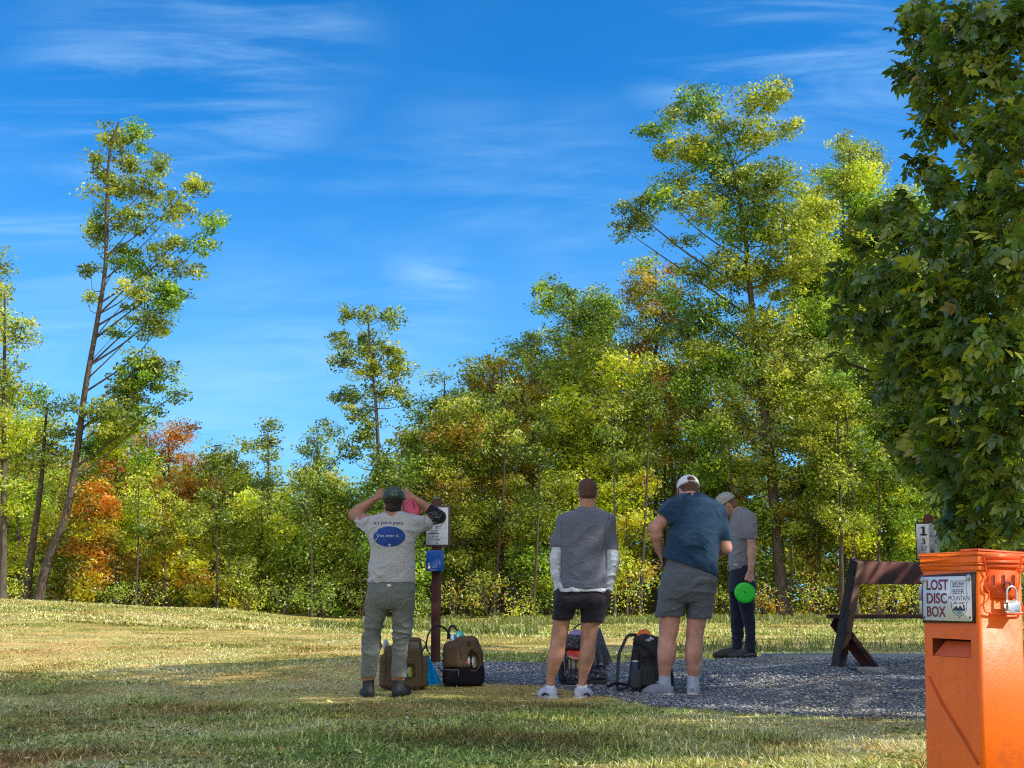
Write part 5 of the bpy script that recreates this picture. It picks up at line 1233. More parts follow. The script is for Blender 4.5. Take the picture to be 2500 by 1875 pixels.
# ------------------------------------------------------------------ ground sheet
def axis(lo, hi, near, fine, grow):
    a = [near]; st = fine
    while a[-1] < hi: a.append(a[-1]+st); st *= grow
    b = [near]; st = fine
    while b[-1] > lo: b.append(b[-1]-st); st *= grow
    return np.array(sorted(set(b[1:]+a)))
gx = np.concatenate([-np.geomspace(9, 1500, 60)[::-1], np.arange(-8.9, 8.9, .14), np.geomspace(9, 1500, 60)])
gy = np.concatenate([-np.geomspace(2, 1500, 30)[::-1], np.arange(-1.8, 30, .14), np.geomspace(30, 3000, 70)])
GX, GY = np.meshgrid(gx, gy, indexing='ij'); GZ = H(GX, GY)
def grid_faces(nx, ny):
    i, j = np.meshgrid(np.arange(nx-1), np.arange(ny-1), indexing='ij'); a = (i*ny+j).ravel()
    return np.stack([a, a+ny, a+ny+1, a+1], 1)

def straw(x, y):
    """0 = green turf, 1 = dry straw"""
    base = fbm(x, y, .45, 4); f2 = fbm(x+31, y+7, 1.7, 3)
    d = np.clip((y-3)/7, .15, 1)*np.clip((30-y)/12, .35, 1)
    d = d - .45*np.clip((x/np.maximum(y, 1)+.16)*8, 0, 1)*np.clip((y-12.5)/3, 0, 1)
    return np.clip((base-.5)*2.2+(f2-.5)*1.2+.34+.45*d, 0, 1)
G_GREEN = np.array((.35, .40, .075)); G_STRAW = np.array((.92, .76, .34)); G_BARE = np.array((.12, .085, .05))
sv_ = straw(GX, GY)[..., None]
gcol = (G_GREEN*.72*(1-sv_)+G_STRAW*.74*sv_)*(.55+.8*fbm(GX, GY, 2.5, 3))[..., None]*np.array((1.05, .95, .9))
m, nt, b = new_mat('meadow'); N = nt.nodes.new; L = nt.links.new
at = N('ShaderNodeAttribute'); at.attribute_name = 'Col'; tc = N('ShaderNodeTexCoord')
nz = N('ShaderNodeTexNoise'); nz.inputs['Scale'].default_value = 18; nz.inputs['Detail'].default_value = 9; nz.inputs['Roughness'].default_value = .75
nz2 = N('ShaderNodeTexNoise'); nz2.inputs['Scale'].default_value = 1.4; nz2.inputs['Detail'].default_value = 6
L(tc.outputs['Object'], nz.inputs[0]); L(tc.outputs['Object'], nz2.inputs[0])
rp = N('ShaderNodeValToRGB'); rp.color_ramp.elements[0].position = .33; rp.color_ramp.elements[0].color = (.38, .36, .32, 1); rp.color_ramp.elements[1].position = .66; rp.color_ramp.elements[1].color = (1.5, 1.45, 1.25, 1)
L(nz.outputs[0], rp.inputs[0]); rp2 = N('ShaderNodeValToRGB'); rp2.color_ramp.elements[0].position = .35; rp2.color_ramp.elements[0].color = (.8, .95, .75, 1); rp2.color_ramp.elements[1].position = .65; rp2.color_ramp.elements[1].color = (1.15, 1.05, 1.0, 1); L(nz2.outputs[0], rp2.inputs[0])
mu = N('ShaderNodeVectorMath'); mu.operation = 'MULTIPLY'; L(at.outputs['Color'], mu.inputs[0]); L(rp.outputs[0], mu.inputs[1])
mu2 = N('ShaderNodeVectorMath'); mu2.operation = 'MULTIPLY'; L(mu.outputs[0], mu2.inputs[0]); L(rp2.outputs[0], mu2.inputs[1]); L(mu2.outputs[0], b.inputs['Base Color'])
b.inputs['Roughness'].default_value = .95; b.inputs['Specular IOR Level'].default_value = .1
bp = N('ShaderNodeBump'); bp.inputs['Strength'].default_value = .9; bp.inputs['Distance'].default_value = .04; L(nz.outputs[0], bp.inputs['Height']); L(bp.outputs[0], b.inputs['Normal'])
MEADOW = m
go = np_mesh('ground', np.stack([GX, GY, GZ], -1).reshape(-1, 3), grid_faces(len(gx), len(gy)), MEADOW, None, col=gcol.reshape(-1, 3), smooth=True)
tag(go, kind='structure')

# ------------------------------------------------------------------ gravel pad
def gpoint(X, Y):
    d = (W(X, Y, 10)-CAM); t = .3
    for k in range(4000):
        p = CAM + d*t
        if p.z < Hs(p.x, p.y): break
        t *= 1.002
    return p.x, p.y
gp = [gpoint(*q) for q in ((1010, 1655), (1180, 1668), (1330, 1672), (1480, 1700), (1600, 1722), (1800, 1738), (1990, 1752), (2270, 1762))]
gp += [(gp[-1][0]+2.5, 8.4), (9.0, 9.5), (9.5, 12.6), (6.0, 12.9), (3.6, 13.0), (2.6, 13.25)] + [gpoint(*q) for q in ((1760, 1612), (1500, 1622), (1300, 1622), (1150, 1620), (1020, 1626), (930, 1636))]
gp = np.array(gp)
def sdist_poly(x, y, P):
    d = np.full(x.shape, 1e9); inside = np.zeros(x.shape, bool)
    for a, b_ in zip(P, np.roll(P, -1, 0)):
        e = b_-a; t = np.clip(((x-a[0])*e[0]+(y-a[1])*e[1])/(e@e), 0, 1); d = np.minimum(d, np.hypot(x-a[0]-t*e[0], y-a[1]-t*e[1]))
        c = ((a[1] > y) != (b_[1] > y)) & (x < (b_[0]-a[0])*(y-a[1])/(b_[1]-a[1]+1e-12)+a[0]); inside ^= c
    return np.where(inside, d, -d)
def gravel_d(x, y): return sdist_poly(x, y, gp) + (fbm(x, y, 1.6, 4)-.5)*.55
px_ = np.arange(-2.6, 10, .05); py_ = np.arange(7.2, 14.6, .05); PX, PY = np.meshgrid(px_, py_, indexing='ij'); PD = gravel_d(PX, PY)
PZ = H(PX, PY)+np.clip(PD*.25+.004, -.03, .016)+(fbm(PX, PY, 9, 3)-.5)*.014
fc = grid_faces(len(px_), len(py_)); keep = (PD.ravel()[fc] > -.08).any(1); fc = fc[keep]; used = np.unique(fc); rm = -np.ones(PX.size, int); rm[used] = np.arange(len(used))
m, nt, b = new_mat('crushed_stone'); N = nt.nodes.new; L = nt.links.new; tc = N('ShaderNodeTexCoord')
vo = N('ShaderNodeTexVoronoi'); vo.inputs['Scale'].default_value = 42; L(tc.outputs['Object'], vo.inputs[0]); nz = N('ShaderNodeTexNoise'); nz.inputs['Scale'].default_value = 60; nz.inputs['Detail'].default_value = 6; L(tc.outputs['Object'], nz.inputs[0])
rp = N('ShaderNodeValToRGB'); rp.color_ramp.elements[0].color = (.09, .095, .105, 1); rp.color_ramp.elements[1].color = (.36, .37, .39, 1); L(vo.outputs['Color'], rp.inputs[0])
mx = N('ShaderNodeMix'); mx.data_type = 'RGBA'; mx.blend_type = 'MULTIPLY'; mx.inputs[0].default_value = .7; L(rp.outputs[0], mx.inputs[6]); L(nz.outputs['Fac'], mx.inputs[7]); L(mx.outputs[2], b.inputs['Base Color']); b.inputs['Roughness'].default_value = .9
bp = N('ShaderNodeBump'); bp.inputs['Distance'].default_value = .02; bp.inputs['Strength'].default_value = 1; L(vo.outputs['Distance'], bp.inputs['Height']); bp.invert = True; L(bp.outputs[0], b.inputs['Normal'])
pad = np_mesh('gravel_pad', np.stack([PX, PY, PZ], -1).reshape(-1, 3)[used], rm[fc], m, None); tag(pad, kind='structure')
# stones
def stones(n, name, lo, hi, smin, smax, near):
    x = rng.uniform(lo[0], hi[0], n); y = rng.uniform(lo[1], hi[1], n); d = gravel_d(x, y); k = d > near*rng.random(n)**7
    x, y, d = x[k], y[k], d[k]; n = len(x); s = smin+(smax-smin)*rng.random(n)**2.5
    z = H(x, y)+np.clip(d*.25+.004, -.005, .016)+s*.15
    base = np.array([(1, 0, 0), (0, 1, 0), (-1, 0, 0), (0, -1, 0), (0, 0, 1), (0, 0, -1), (.7, .7, .35), (-.7, -.6, .3)], float)
    Q = rng.normal(size=(n, 3, 3)); Q, _ = np.linalg.qr(Q)
    V = base[None]*(.65+.7*rng.random((n, 8, 1))); V = V*np.stack([np.ones(n), .75+.2*rng.random(n), .45+.25*rng.random(n)], 1)[:, None, :]
    V = np.einsum('nij,nkj->nki', Q, V); V[..., 2] *= .5
    V = V*(s/2)[:, None, None]+np.stack([x, y, z], 1)[:, None, :]
    F = np.array([(0, 6, 4), (6, 1, 4), (1, 2, 4), (2, 7, 4), (7, 3, 4), (3, 0, 4), (0, 1, 6), (2, 3, 7), (1, 0, 5), (2, 1, 5), (3, 2, 5), (0, 3, 5)])
    F = (F[None]+(np.arange(n)*8)[:, None, None]).reshape(-1, 3)
    g = .20+.36*rng.random(n)**1.4; light = rng.random(n) < .05; g[light] = .5+.2*rng.random(light.sum())
    dust = fbm(x, y, 1.2, 3); g = g*(.7+.6*dust); wm = np.clip((fbm(x+5, y, .8, 2)-.5)*1.2, -.12, .25); c = np.stack([g*(1+wm), g*(1+wm*.5), g*(.98-wm*.6)], 1); c = np.repeat(c, 8, 0)
    return np_mesh(name, V.reshape(-1, 3), F, STONE, None, col=c)
m, nt, b = new_mat('stone'); at = nt.nodes.new('ShaderNodeAttribute'); at.attribute_name = 'Col'; nt.links.new(at.outputs['Color'], b.inputs['Base Color']); b.inputs['Roughness'].default_value = .8; STONE = m
tag(stones(95000, 'gravel', (-2.2, 7.4), (6.5, 13.6), .009, .038, -.55), 'grey crushed gravel covering the tee area', 'gravel', kind='stuff')
# concrete tee behind the gravel
tp = gpoint(1800, 1620)
y0 = 12.8
mb = MB(); q = [(2.72, y0), (8.5, y0-.1), (8.5, y0+.85), (2.72, y0+.95)]
for (x, y) in q: mb.v.append((x, y, .262))
for (x, y) in q: mb.v.append((x, y, .1))
mb.n = 8; mb.f = {4: [[0, 1, 2, 3], [0, 4, 5, 1], [1, 5, 6, 2], [2, 6, 7, 3], [3, 7, 4, 0]]}
tag(mb.build('tee_pad', mat('worn_concrete', (.30, .30, .27), rough=.9, var=.2, scale=5, bump=.3), None), kind='structure')

# ------------------------------------------------------------------ grass blades
def in_people(x, y): return False
GRASS = leaf_mat('grass_blades', trans=.28, gloss=.05, boost=(1.15, 1.1, .7), rough=.5)
def blades(n, y0, y1, hmin, hmax, w, lean=.8, side=1.08, power=1.0, dens=None, xoff=0):
    u = rng.random(n); y = (y0**(1-power)+u*(y1**(1-power)-y0**(1-power)))**(1/(1-power)) if power != 1 else y0*(y1/y0)**u
    x = (rng.random(n)*2-1)*.4167*side*y+xoff
    k = gravel_d(x, y) < .10*rng.random(n)+.03
    k &= rng.random(n) < np.clip(.2+2.0*(fbm(x, y, 2.6, 3)-.28), .08, 1)
    x, y = x[k], y[k]; n = len(x); st = straw(x, y); z = H(x, y)
    hh = (hmin+(hmax-hmin)*rng.random(n)**2.2)*(1.2-.5*st)*(.35+1.3*fbm(x, y, 1.3, 3)); az = rng.random(n)*2*np.pi; ln = lean*(.3+1.1*rng.random(n)); up = np.maximum(.95-.42*ln, .12)
    dx, dy = np.cos(az), np.sin(az); wx, wy = -dy*w*.5, dx*w*.5; wv = (.6+.8*rng.random(n)); tw = rng.normal(size=n)*.4
    p = np.stack([x, y, z-.004], 1); d1 = np.stack([dx*ln*.45, dy*ln*.45, up*.75], 1)*hh[:, None]; d2 = np.stack([dx*ln+tw*dy*.5, dy*ln-tw*dx*.5, up], 1)*hh[:, None]
    ww = np.stack([wx*wv, wy*wv, np.zeros(n)], 1)
    V = np.stack([p-ww, p+ww, p+d1+ww*.8, p+d1-ww*.8, p+d2], 1)
    i = np.arange(n)*5; F4 = np.stack([i, i+1, i+2, i+3], 1); F3 = np.stack([i+3, i+2, i+4], 1)
    mixn = np.clip(st+rng.normal(size=n)*.33, 0, 1)[:, None]
    c = G_GREEN*1.5*(1-mixn)+G_STRAW*1.5*mixn; c = c*(.28+1.2*rng.random(n)**1.2)[:, None]*(.65+.7*fbm(x+9, y-4, 2.2, 3))[:, None]
    bare = np.clip((fbm(x-20, y+13, .8, 4)-.52)*6, 0, 1)[:, None]; c = c*(1-bare)+c*np.array((.62, .47, .42))*bare; grn = np.clip((fbm(x+50, y+3, 1.1, 4)-.56)*7, 0, 1)[:, None]*.4; c = c*(1-grn)+c.mean(1)[:, None]*np.array((.62, 1.15, .25))*grn
    bright = rng.random(n) < .10; c[bright] = c[bright]*1.7
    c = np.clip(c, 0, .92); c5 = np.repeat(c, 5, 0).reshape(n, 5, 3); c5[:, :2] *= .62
    return V.reshape(-1, 3), F4, F3, c5.reshape(-1, 3)
def grass_obj(parts, name, label):
    Vs, F4, F3, Cs, o = [], [], [], [], 0
    for V, a, b_, c in parts: Vs.append(V); F4.append(a+o); F3.append(b_+o); Cs.append(c); o += len(V)
    t = np_mesh(name, np.concatenate(Vs), [np.concatenate(F4), np.concatenate(F3)], GRASS, None, col=np.concatenate(Cs)); tag(t, label, 'grass', kind='stuff'); return t
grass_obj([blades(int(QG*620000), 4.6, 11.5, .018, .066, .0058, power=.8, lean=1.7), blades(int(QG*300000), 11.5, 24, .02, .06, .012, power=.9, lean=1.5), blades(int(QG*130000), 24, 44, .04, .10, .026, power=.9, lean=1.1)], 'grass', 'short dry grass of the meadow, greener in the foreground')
# taller stems in the foreground and weeds along the wood
def weeds(n, y0, y1, t0, t1, hmin, hmax, w, cols, name, label, blade=5):
    t = t0+(t1-t0)*rng.random(n); y = y0+(y1-y0)*rng.random(n); x = t*y; k = fbm(x, y, .8, 3) > .42; x, y = x[k], y[k]; n = len(x); z = H(x, y)
    V, F, Cc = [], [], []; o = 0
    hh = hmin+(hmax-hmin)*rng.random(n)
    for j in range(blade):
        az = rng.random(n)*2*np.pi; ln = .3+1.0*rng.random(n); hj = hh*(.3+.7*rng.random(n)**1.5); dx, dy = np.cos(az), np.sin(az); ww = np.stack([-dy*w*.5, dx*w*.5, 0*dx], 1)
        p = np.stack([x+dx*.02, y+dy*.02, z], 1); d1 = np.stack([dx*ln*.3, dy*ln*.3, .6+0*dx], 1)*hj[:, None]; d2 = np.stack([dx*ln*.8, dy*ln*.8, 1-.3*ln], 1)*hj[:, None]
        V.append(np.stack([p-ww*.5, p+ww*.5, p+d1+ww, p+d1-ww, p+d2], 1).reshape(-1, 3)); i = np.arange(n)*5+o; F.append((np.stack([i, i+1, i+2, i+3], 1), np.stack([i+3, i+2, i+4], 1))); o += 5*n
        c = np.array(cols)[rng.integers(0, len(cols), n)]*(.6+.7*rng.random(n))[:, None]; Cc.append(np.repeat(c, 5, 0))
    t_ = np_mesh(name, np.concatenate(V), [np.concatenate([f[0] for f in F]), np.concatenate([f[1] for f in F])], GRASS, None, col=np.concatenate(Cc)); tag(t_, label, 'weeds', kind='stuff')
GW = [(.2, .28, .045), (.3, .36, .06), (.14, .2, .05), (.42, .38, .15)]
weeds(2600, 25.5, 33, -.16, .02, .08, .32, .022, GW, 'tall_weeds', 'tall green weeds in the hollow below the meadow crest')
weeds(9000, 36, 46, -.12, .42, .06, .34, .024, GW, 'tall_weeds', 'strip of weeds along the foot of the wood')
weeds(900, 16.2, 21, .10, .42, .08, .3, .012, GW, 'tall_weeds', 'knee-high green weeds behind the wooden bench')
weeds(130, 5.2, 9, -.42, .42, .09, .16, .004, [(.3, .27, .12), (.16, .2, .06)], 'tall_weeds', 'thin pale grass stems in the foreground', blade=2)
# fallen leaves
n = 620; y = 5*(30/5)**rng.random(n); x = (rng.random(n)*2-1)*.42*y
FL = leaf_mat('dry_leaf', trans=.1)
# ------------------------------------------------------------------ trees
BARK = mat('grey_bark', (.10, .08, .066), rough=.9, var=.45, scale=5, bump=.9, bscale=14, stretch=(3, 3, .6))
BARKD = mat('dark_bark', (.075, .055, .045), rough=.95, var=.4, scale=4, bump=.7, bscale=10, stretch=(3, 3, .6))
LEAF = leaf_mat('leaves', trans=.5, gloss=.04, boost=(1.3, 1.22, .5))
PAL = dict(
    olive=[(.105, .125, .022), (.085, .105, .02), (.14, .155, .03), (.06, .08, .016)],
    green=[(.065, .11, .016), (.05, .088, .014), (.095, .145, .02), (.035, .06, .012)],
    dark=[(.035, .058, .013), (.026, .045, .011), (.05, .075, .018), (.065, .085, .02)],
    lime=[(.19, .235, .018), (.15, .20, .02), (.25, .27, .02), (.10, .14, .018)],
    yellow=[(.24, .20, .012), (.19, .18, .014), (.14, .16, .018), (.24, .17, .010)],
    orange=[(.23, .082, .010), (.20, .062, .009), (.24, .115, .012), (.13, .08, .012), (.19, .075, .012)],
    rust=[(.12, .055, .02), (.10, .045, .018), (.14, .075, .025), (.075, .055, .02)],
    sage=[(.085, .115, .04), (.065, .09, .032), (.115, .135, .045), (.045, .065, .022)],
    autumn=[(.13, .12, .022), (.15, .095, .02), (.10, .12, .02), (.17, .10, .03), (.08, .09, .02)],
    brown=[(.10, .085, .022), (.14, .10, .028), (.07, .07, .018), (.18, .11, .03)])
def leaf_quads(P, size, col_, up_bias=.35, asp=.55):
    cc = np.asarray(col_)*LEAF_K; cc = cc*(.45+1.0*rng.random(len(cc))**1.2)[:, None]; pale = rng.random(len(cc)) < .12; cc[pale] = (cc[pale]*.55+cc[pale].mean(1)[:, None]*np.array((.75, .8, .5)))*1.6  # random pale leaves: glossy reflections painted into the leaf colour
    return leaf_quads_(P, size, np.clip(cc, 0, .88), up_bias, asp)
def leaf_quads_(P, size, col, up_bias=.35, asp=.55):
    n = len(P); nr = rng.normal(size=(n, 3)); nr[:, 2] = np.abs(nr[:, 2])+up_bias; nr /= np.linalg.norm(nr, axis=1)[:, None]
    d = rng.normal(size=(n, 3)); d[:, 2] -= .35; d -= nr*(d*nr).sum(1)[:, None]; d /= np.maximum(np.linalg.norm(d, axis=1), 1e-6)[:, None]; w = np.cross(nr, d)
    s = (size*(.6+.8*rng.random(n)))[:, None] if np.ndim(size) == 0 else (size*(.6+.8*rng.random(n)))[:, None]
    V = np.stack([P-d*s*.5, P+w*s*asp*.5-nr*s*.06+d*s*.05, P+d*s*.5-nr*s*.1, P-w*s*asp*.5-nr*s*.06+d*s*.05], 1).reshape(-1, 3)
    F = np.arange(n*4).reshape(n, 4); return V, F, np.repeat(col, 4, 0)
def np_tube(paths):
    """paths: list of (points list, radii list, sides)"""
    mb = MB()
    for pts, rad, n in paths: mb.tube(pts, rad, n, cap=False)
    return mb
def tree(label, D, trunk, r0, clumps, pal, leaf=.135, dens=1.0, name='broadleaf_tree', group='trees at the edge of the wood', bark=None, r1=None, split=None, twig=.30, seed=None, gz=True, depthspread=.8, sparse=1.0):
    """trunk: photo positions up the stem; clumps: (X, Y, rx, ry) of each foliage mass in photo px at depth D"""
    k = D/F_PX; base = W(trunk[0][0], trunk[0][1], D); base.z = Hs(base.x, base.y)
    root = empty(name, base, label, 'tree', group)
    tp = [W(X, Y, D) for X, Y in trunk]; tp[0] = base - Vector((0, 0, .15)); 
    offs = 0
    for i in range(1, len(tp)): offs += random.uniform(-.25, .25)*.6; tp[i] = tp[i]+Vector((0, offs, 0))
    tp = smooth_path(tp, 5); m = len(tp); r1 = r1 or r0*.18
    rad = [(r0+(r1-r0)*(i/(m-1))**.8)*(1+.45*math.exp(-i*1.6)) for i in range(m)]
    paths = [(tp, rad, 9)]
    rxm = max(c[2] for c in clumps)*k; P, CC = [], []
    pp = [PAL[q] for q in pal]
    for ci, c in enumerate(clumps):
        X, Y, rx, ry = c[:4]; pc = pp[c[4] % len(pp)] if len(c) > 4 else pp[int(rng.integers(0, len(pp)))]
        dd = (random.uniform(-1, 1))*rxm*depthspread; cen = W(X, Y, D+dd); a, b_, cc = rx*k, (rx+ry)*.5*k, ry*k
        # branch from the stem to the clump
        tgt = cen.z - max(.5, (abs(cen.x-base.x)*.6)); ti = min(range(m), key=lambda i: abs(tp[i].z-tgt)+.3*(tp[i].z > cen.z)); ti = max(ti, 3); s0 = tp[ti]
        if (cen-s0).length > .6:
            mid = s0.lerp(cen, .5)+Vector((random.uniform(-.2, .2), random.uniform(-.2, .2), random.uniform(-.35, .1))); rb = min(rad[ti]*.45, .014+.008*(cen-s0).length)
            paths.append((smooth_path([s0, mid, cen], 3), [rb*(1-.8*i/6) for i in range(7)], 5))
        ns = max(6, int(a*cc*DENS*dens*sparse))
        U = rng.normal(size=(ns, 3)); U /= np.linalg.norm(U, axis=1)[:, None]; rr = rng.random(ns)**.42; S = np.array(cen)+U*rr[:, None]*np.array([a, b_, cc])
        for q in S[:3]: paths.append(([cen, Vector(q)], [.022, .008], 4))
        for q in S:
            nl = int(50*(.4+1.2*rng.random())); sg = twig*(1.1+1.3*rng.random()); b3 = rng.normal(size=(nl, 3)); b3 /= np.linalg.norm(b3, axis=1)[:, None]; L_ = q+b3*(rng.random(nl)**.42)[:, None]*np.array([sg, sg, sg*.62])
            cb = np.array(pc[int(rng.integers(0, len(pc)))])*(.5+.95*rng.random()); P.append(L_); CC.append(cb*(.7+.6*rng.random((nl, 1))))
    P = np.concatenate(P); CC = np.concatenate(CC); V, F, c4 = leaf_quads(P, leaf, CC)
    np_mesh('crown', V, F, LEAF, root, col=c4)
    mb = np_tube(paths); mb.build('trunk', bark or BARK, root, smooth=True)
    return root
def auto(X, top, bot, hw, n, lean=0, seed=0, shape='egg', mix=1):
    rs = random.Random(int(X*7+top)+seed); out = []
    for i in range(n):
        v = (i+.5)/n; Y = top+(bot-top)*v
        env = {'egg': math.sin(math.pi*min(1, .18+v*.75))**.7, 'cone': .25+.75*v, 'col': .9}[shape]
        w = hw*env; r = w*rs.uniform(.45, .75)+8; out.append((X+lean*(1-v)+rs.uniform(-1, 1)*(w-r*.6), Y+rs.uniform(-.3, .3)*(bot-top)/n, r, r*rs.uniform(.7, 1.0), rs.randrange(mix)))
        if hw > 60: r *= .8; out.append((X+lean*(1-v)+rs.choice((-1, 1))*w*rs.uniform(.5, .95), Y+rs.uniform(-.5, .5)*(bot-top)/n, r*.7, r*.55, rs.randrange(mix)))
    return out
def gt(X, D):   # photo y of the ground under X at depth D
    z = Hs((X-1250)/F_PX*D, D); v = (z-CAM.z)/D; el = math.atan(v); return 937.5-F_PX*math.tan(el-PITCH)
def btree(label, X, D, top, bot, hw, pal, n=9, r0=.14, shape='egg', lean=0, leaf=.135, dens=1.0, stemX=None, **kw):
    sx = stemX or X-lean*.5; Yg = gt(sx, D); return tree(label, D, [(sx, Yg), (sx+lean*.2, (Yg+bot)/2), (X, (top+bot)/2), (X+lean*.6, top+18)], r0, auto(X, top, bot, hw, n, lean, shape=shape, mix=len(pal)), pal, leaf=leaf, dens=dens, **kw)

# --- left group
tree('tall leaning tree with bare lower trunk, left of the open sky', 50, [(92, 1462), (118, 1370), (163, 1265), (190, 1110), (212, 960), (240, 800), (262, 660), (268, 520), (275, 380), (300, 310)], .21,
     [(330, 905, 50, 36), (300, 940, 44, 34), (400, 900, 40, 28), (250, 1000, 44, 34), (430, 720, 40, 34), (232, 560, 34, 26), (225, 470, 26, 20), (250, 420, 30, 24), (262, 1050, 50, 34), (225, 1100, 40, 30), (270, 330, 38, 42), (335, 330, 34, 45), (318, 395, 38, 34), (232, 385, 20, 13), (385, 410, 45, 28), (290, 460, 50, 42), (360, 470, 55, 42), (485, 455, 33, 36), (430, 510, 55, 42), (250, 525, 28, 38), (330, 540, 62, 40), (520, 545, 34, 32), (490, 600, 50, 24), (410, 610, 50, 34), (455, 655, 50, 22), (235, 580, 18, 22), (300, 625, 50, 38), (350, 665, 38, 30), (222, 665, 24, 20), (218, 725, 20, 14), (325, 715, 50, 42), (395, 730, 42, 48), (350, 790, 55, 34), (400, 790, 30, 28), (285, 815, 28, 14), (350, 880, 42, 24), (375, 925, 60, 34), (430, 960, 28, 20), (310, 960, 50, 30), (290, 1005, 60, 40), (365, 1010, 30, 28)], ['sage', 'olive', 'green'], dens=1.4, depthspread=.5, twig=.24)
tree('straight trunk tree just left of the leaning tree', 51, [(62, 1462), (72, 1370), (84, 1270), (96, 1165), (105, 1060), (112, 985)], .21,
     [(120, 1000, 36, 22), (170, 985, 34, 20), (90, 1060, 50, 30), (150, 1050, 45, 30), (60, 1120, 60, 40), (130, 1110, 50, 35)], ['sage', 'olive'], depthspread=.6)
btree('tall yellow-green tree cut by the left edge of the view', 5, 47, 700, 1250, 75, ['olive', 'lime'], 10, .2)
btree('small orange-tipped tree crown at the far left edge', -15, 49, 610, 760, 45, ['autumn', 'olive'], 4, .15)
btree('dense lime green tree behind the two left trunks', 40, 54, 960, 1440, 120, ['lime', 'green'], 9, .15)
btree('bright green maple under the leaning tree crown', 285, 52, 1020, 1330, 95, ['green', 'lime', 'green'], 9, .14)
btree('orange maple beside the leaning trunk', 218, 50.5, 1190, 1455, 62, ['orange', 'autumn', 'yellow', 'orange'], 10, .09, dens=.8)
btree('rust brown tree with feathery top', 410, 56, 1035, 1300, 85, ['rust', 'orange', 'rust'], 8, .12, shape='egg', leaf=.11)
btree('olive tree between the orange maple and the rust tree', 345, 53, 1240, 1470, 75, ['olive', 'autumn'], 7, .10)
btree('golden tree with orange base left of the open gap', 520, 54, 1150, 1300, 38, ['yellow', 'autumn'], 4, .09)
btree('green and yellow tree in front of the rust tree', 470, 52, 1230, 1480, 80, ['olive', 'yellow', 'olive'], 8, .10)
btree('small fiery orange tree low at the wood edge', 480, 49.5, 1380, 1475, 28, ['orange', 'yellow', 'olive'], 4, .05)
btree('sage green tree right of the rust tree', 560, 57, 1090, 1400, 80, ['sage', 'olive'], 9, .12)
btree('slim tree with wispy top above the tree line', 655, 55, 1020, 1200, 32, ['sage'], 6, .10, shape='cone', dens=.7)
btree('yellow birch left of the man with raised arms', 700, 50, 1205, 1350, 32, ['yellow', 'lime'], 5, .07)
btree('olive green tree around the slim wispy tree', 640, 51.5, 1200, 1500, 85, ['olive', 'lime', 'olive'], 9, .12)
btree('blurred pale tree on the far tree line', 775, 64, 1050, 1200, 60, ['sage', 'olive'], 5, .12)
btree('dark green tree left of the man with raised arms', 780, 50, 1150, 1500, 90, ['green', 'dark', 'olive'], 10, .14)
btree('yellowing shrub-like tree below the sage green tree', 585, 49, 1370, 1500, 55, ['yellow', 'olive'], 5, .06)
# --- middle
tree('tall slender tree rising above the man with raised arms', 52, [(935, 1500), (932, 1300), (926, 1150), (920, 1000), (905, 850), (900, 770)], .15,
     [(840, 765, 22, 25), (895, 770, 26, 30), (955, 775, 28, 32), (830, 830, 32, 28), (900, 840, 45, 35), (965, 850, 36, 34), (840, 885, 34, 28), (910, 900, 50, 38), (975, 905, 34, 34), (980, 950, 30, 30), (925, 960, 40, 32), (860, 960, 38, 22), (830, 970, 20, 14), (1000, 985, 24, 16), (870, 1010, 42, 30), (900, 1060, 45, 35), (980, 1075, 35, 28), (1020, 1060, 30, 20), (850, 1100, 32, 25), (920, 1130, 40, 32)], ['sage', 'sage', 'olive'], depthspread=.4, twig=.22, dens=1.4)
btree('dark green bushy tree behind the payment sign', 985, 49, 1120, 1500, 95, ['green', 'dark', 'green'], 11, .13)
btree('blurred olive tree at the left shoulder of the middle wood', 1085, 62, 900, 1150, 55, ['olive', 'sage'], 6, .13)
btree('brownish tree with orange tips in the middle wood', 1225, 53, 870, 1330, 110, ['brown', 'autumn', 'olive'], 12, .17)
btree('dark olive tree right of the payment sign', 1130, 51, 960, 1480, 105, ['brown', 'dark', 'olive'], 12, .16)
btree('bluish green tree top behind the yellow-green maple', 1400, 60, 700, 960, 110, ['sage', 'green'], 10, .2)
btree('dark leaning crown left of the bluish tree top', 1300, 57, 800, 960, 50, ['dark', 'sage'], 5, .13)
btree('large yellow-green maple behind the bareheaded man', 1460, 52, 850, 1440, 150, ['lime', 'olive', 'olive', 'lime'], 17, .17, leaf=.14)
btree('yellow sapling between the bareheaded man and the broad man', 1530, 49, 1150, 1450, 70, ['lime', 'yellow', 'autumn'], 8, .08)
btree('orange-tinged tall tree left of the giant oak', 1600, 56, 640, 1080, 85, ['autumn', 'rust', 'olive'], 12, .16)
btree('orange side crown above the broad man', 1625, 54, 900, 1080, 38, ['orange', 'yellow'], 5, .09)
btree('dark green understorey tree behind the bareheaded man', 1340, 49.5, 1180, 1480, 85, ['dark', 'olive', 'green'], 9, .10)
btree('thin dark tree with bare stem left of the broad man', 1690, 52, 1000, 1330, 75, ['dark', 'green', 'brown'], 8, .13, leaf=.13)
btree('pale olive tree left of the dark payment sign tree', 1050, 56, 980, 1300, 70, ['olive', 'sage'], 8, .12)
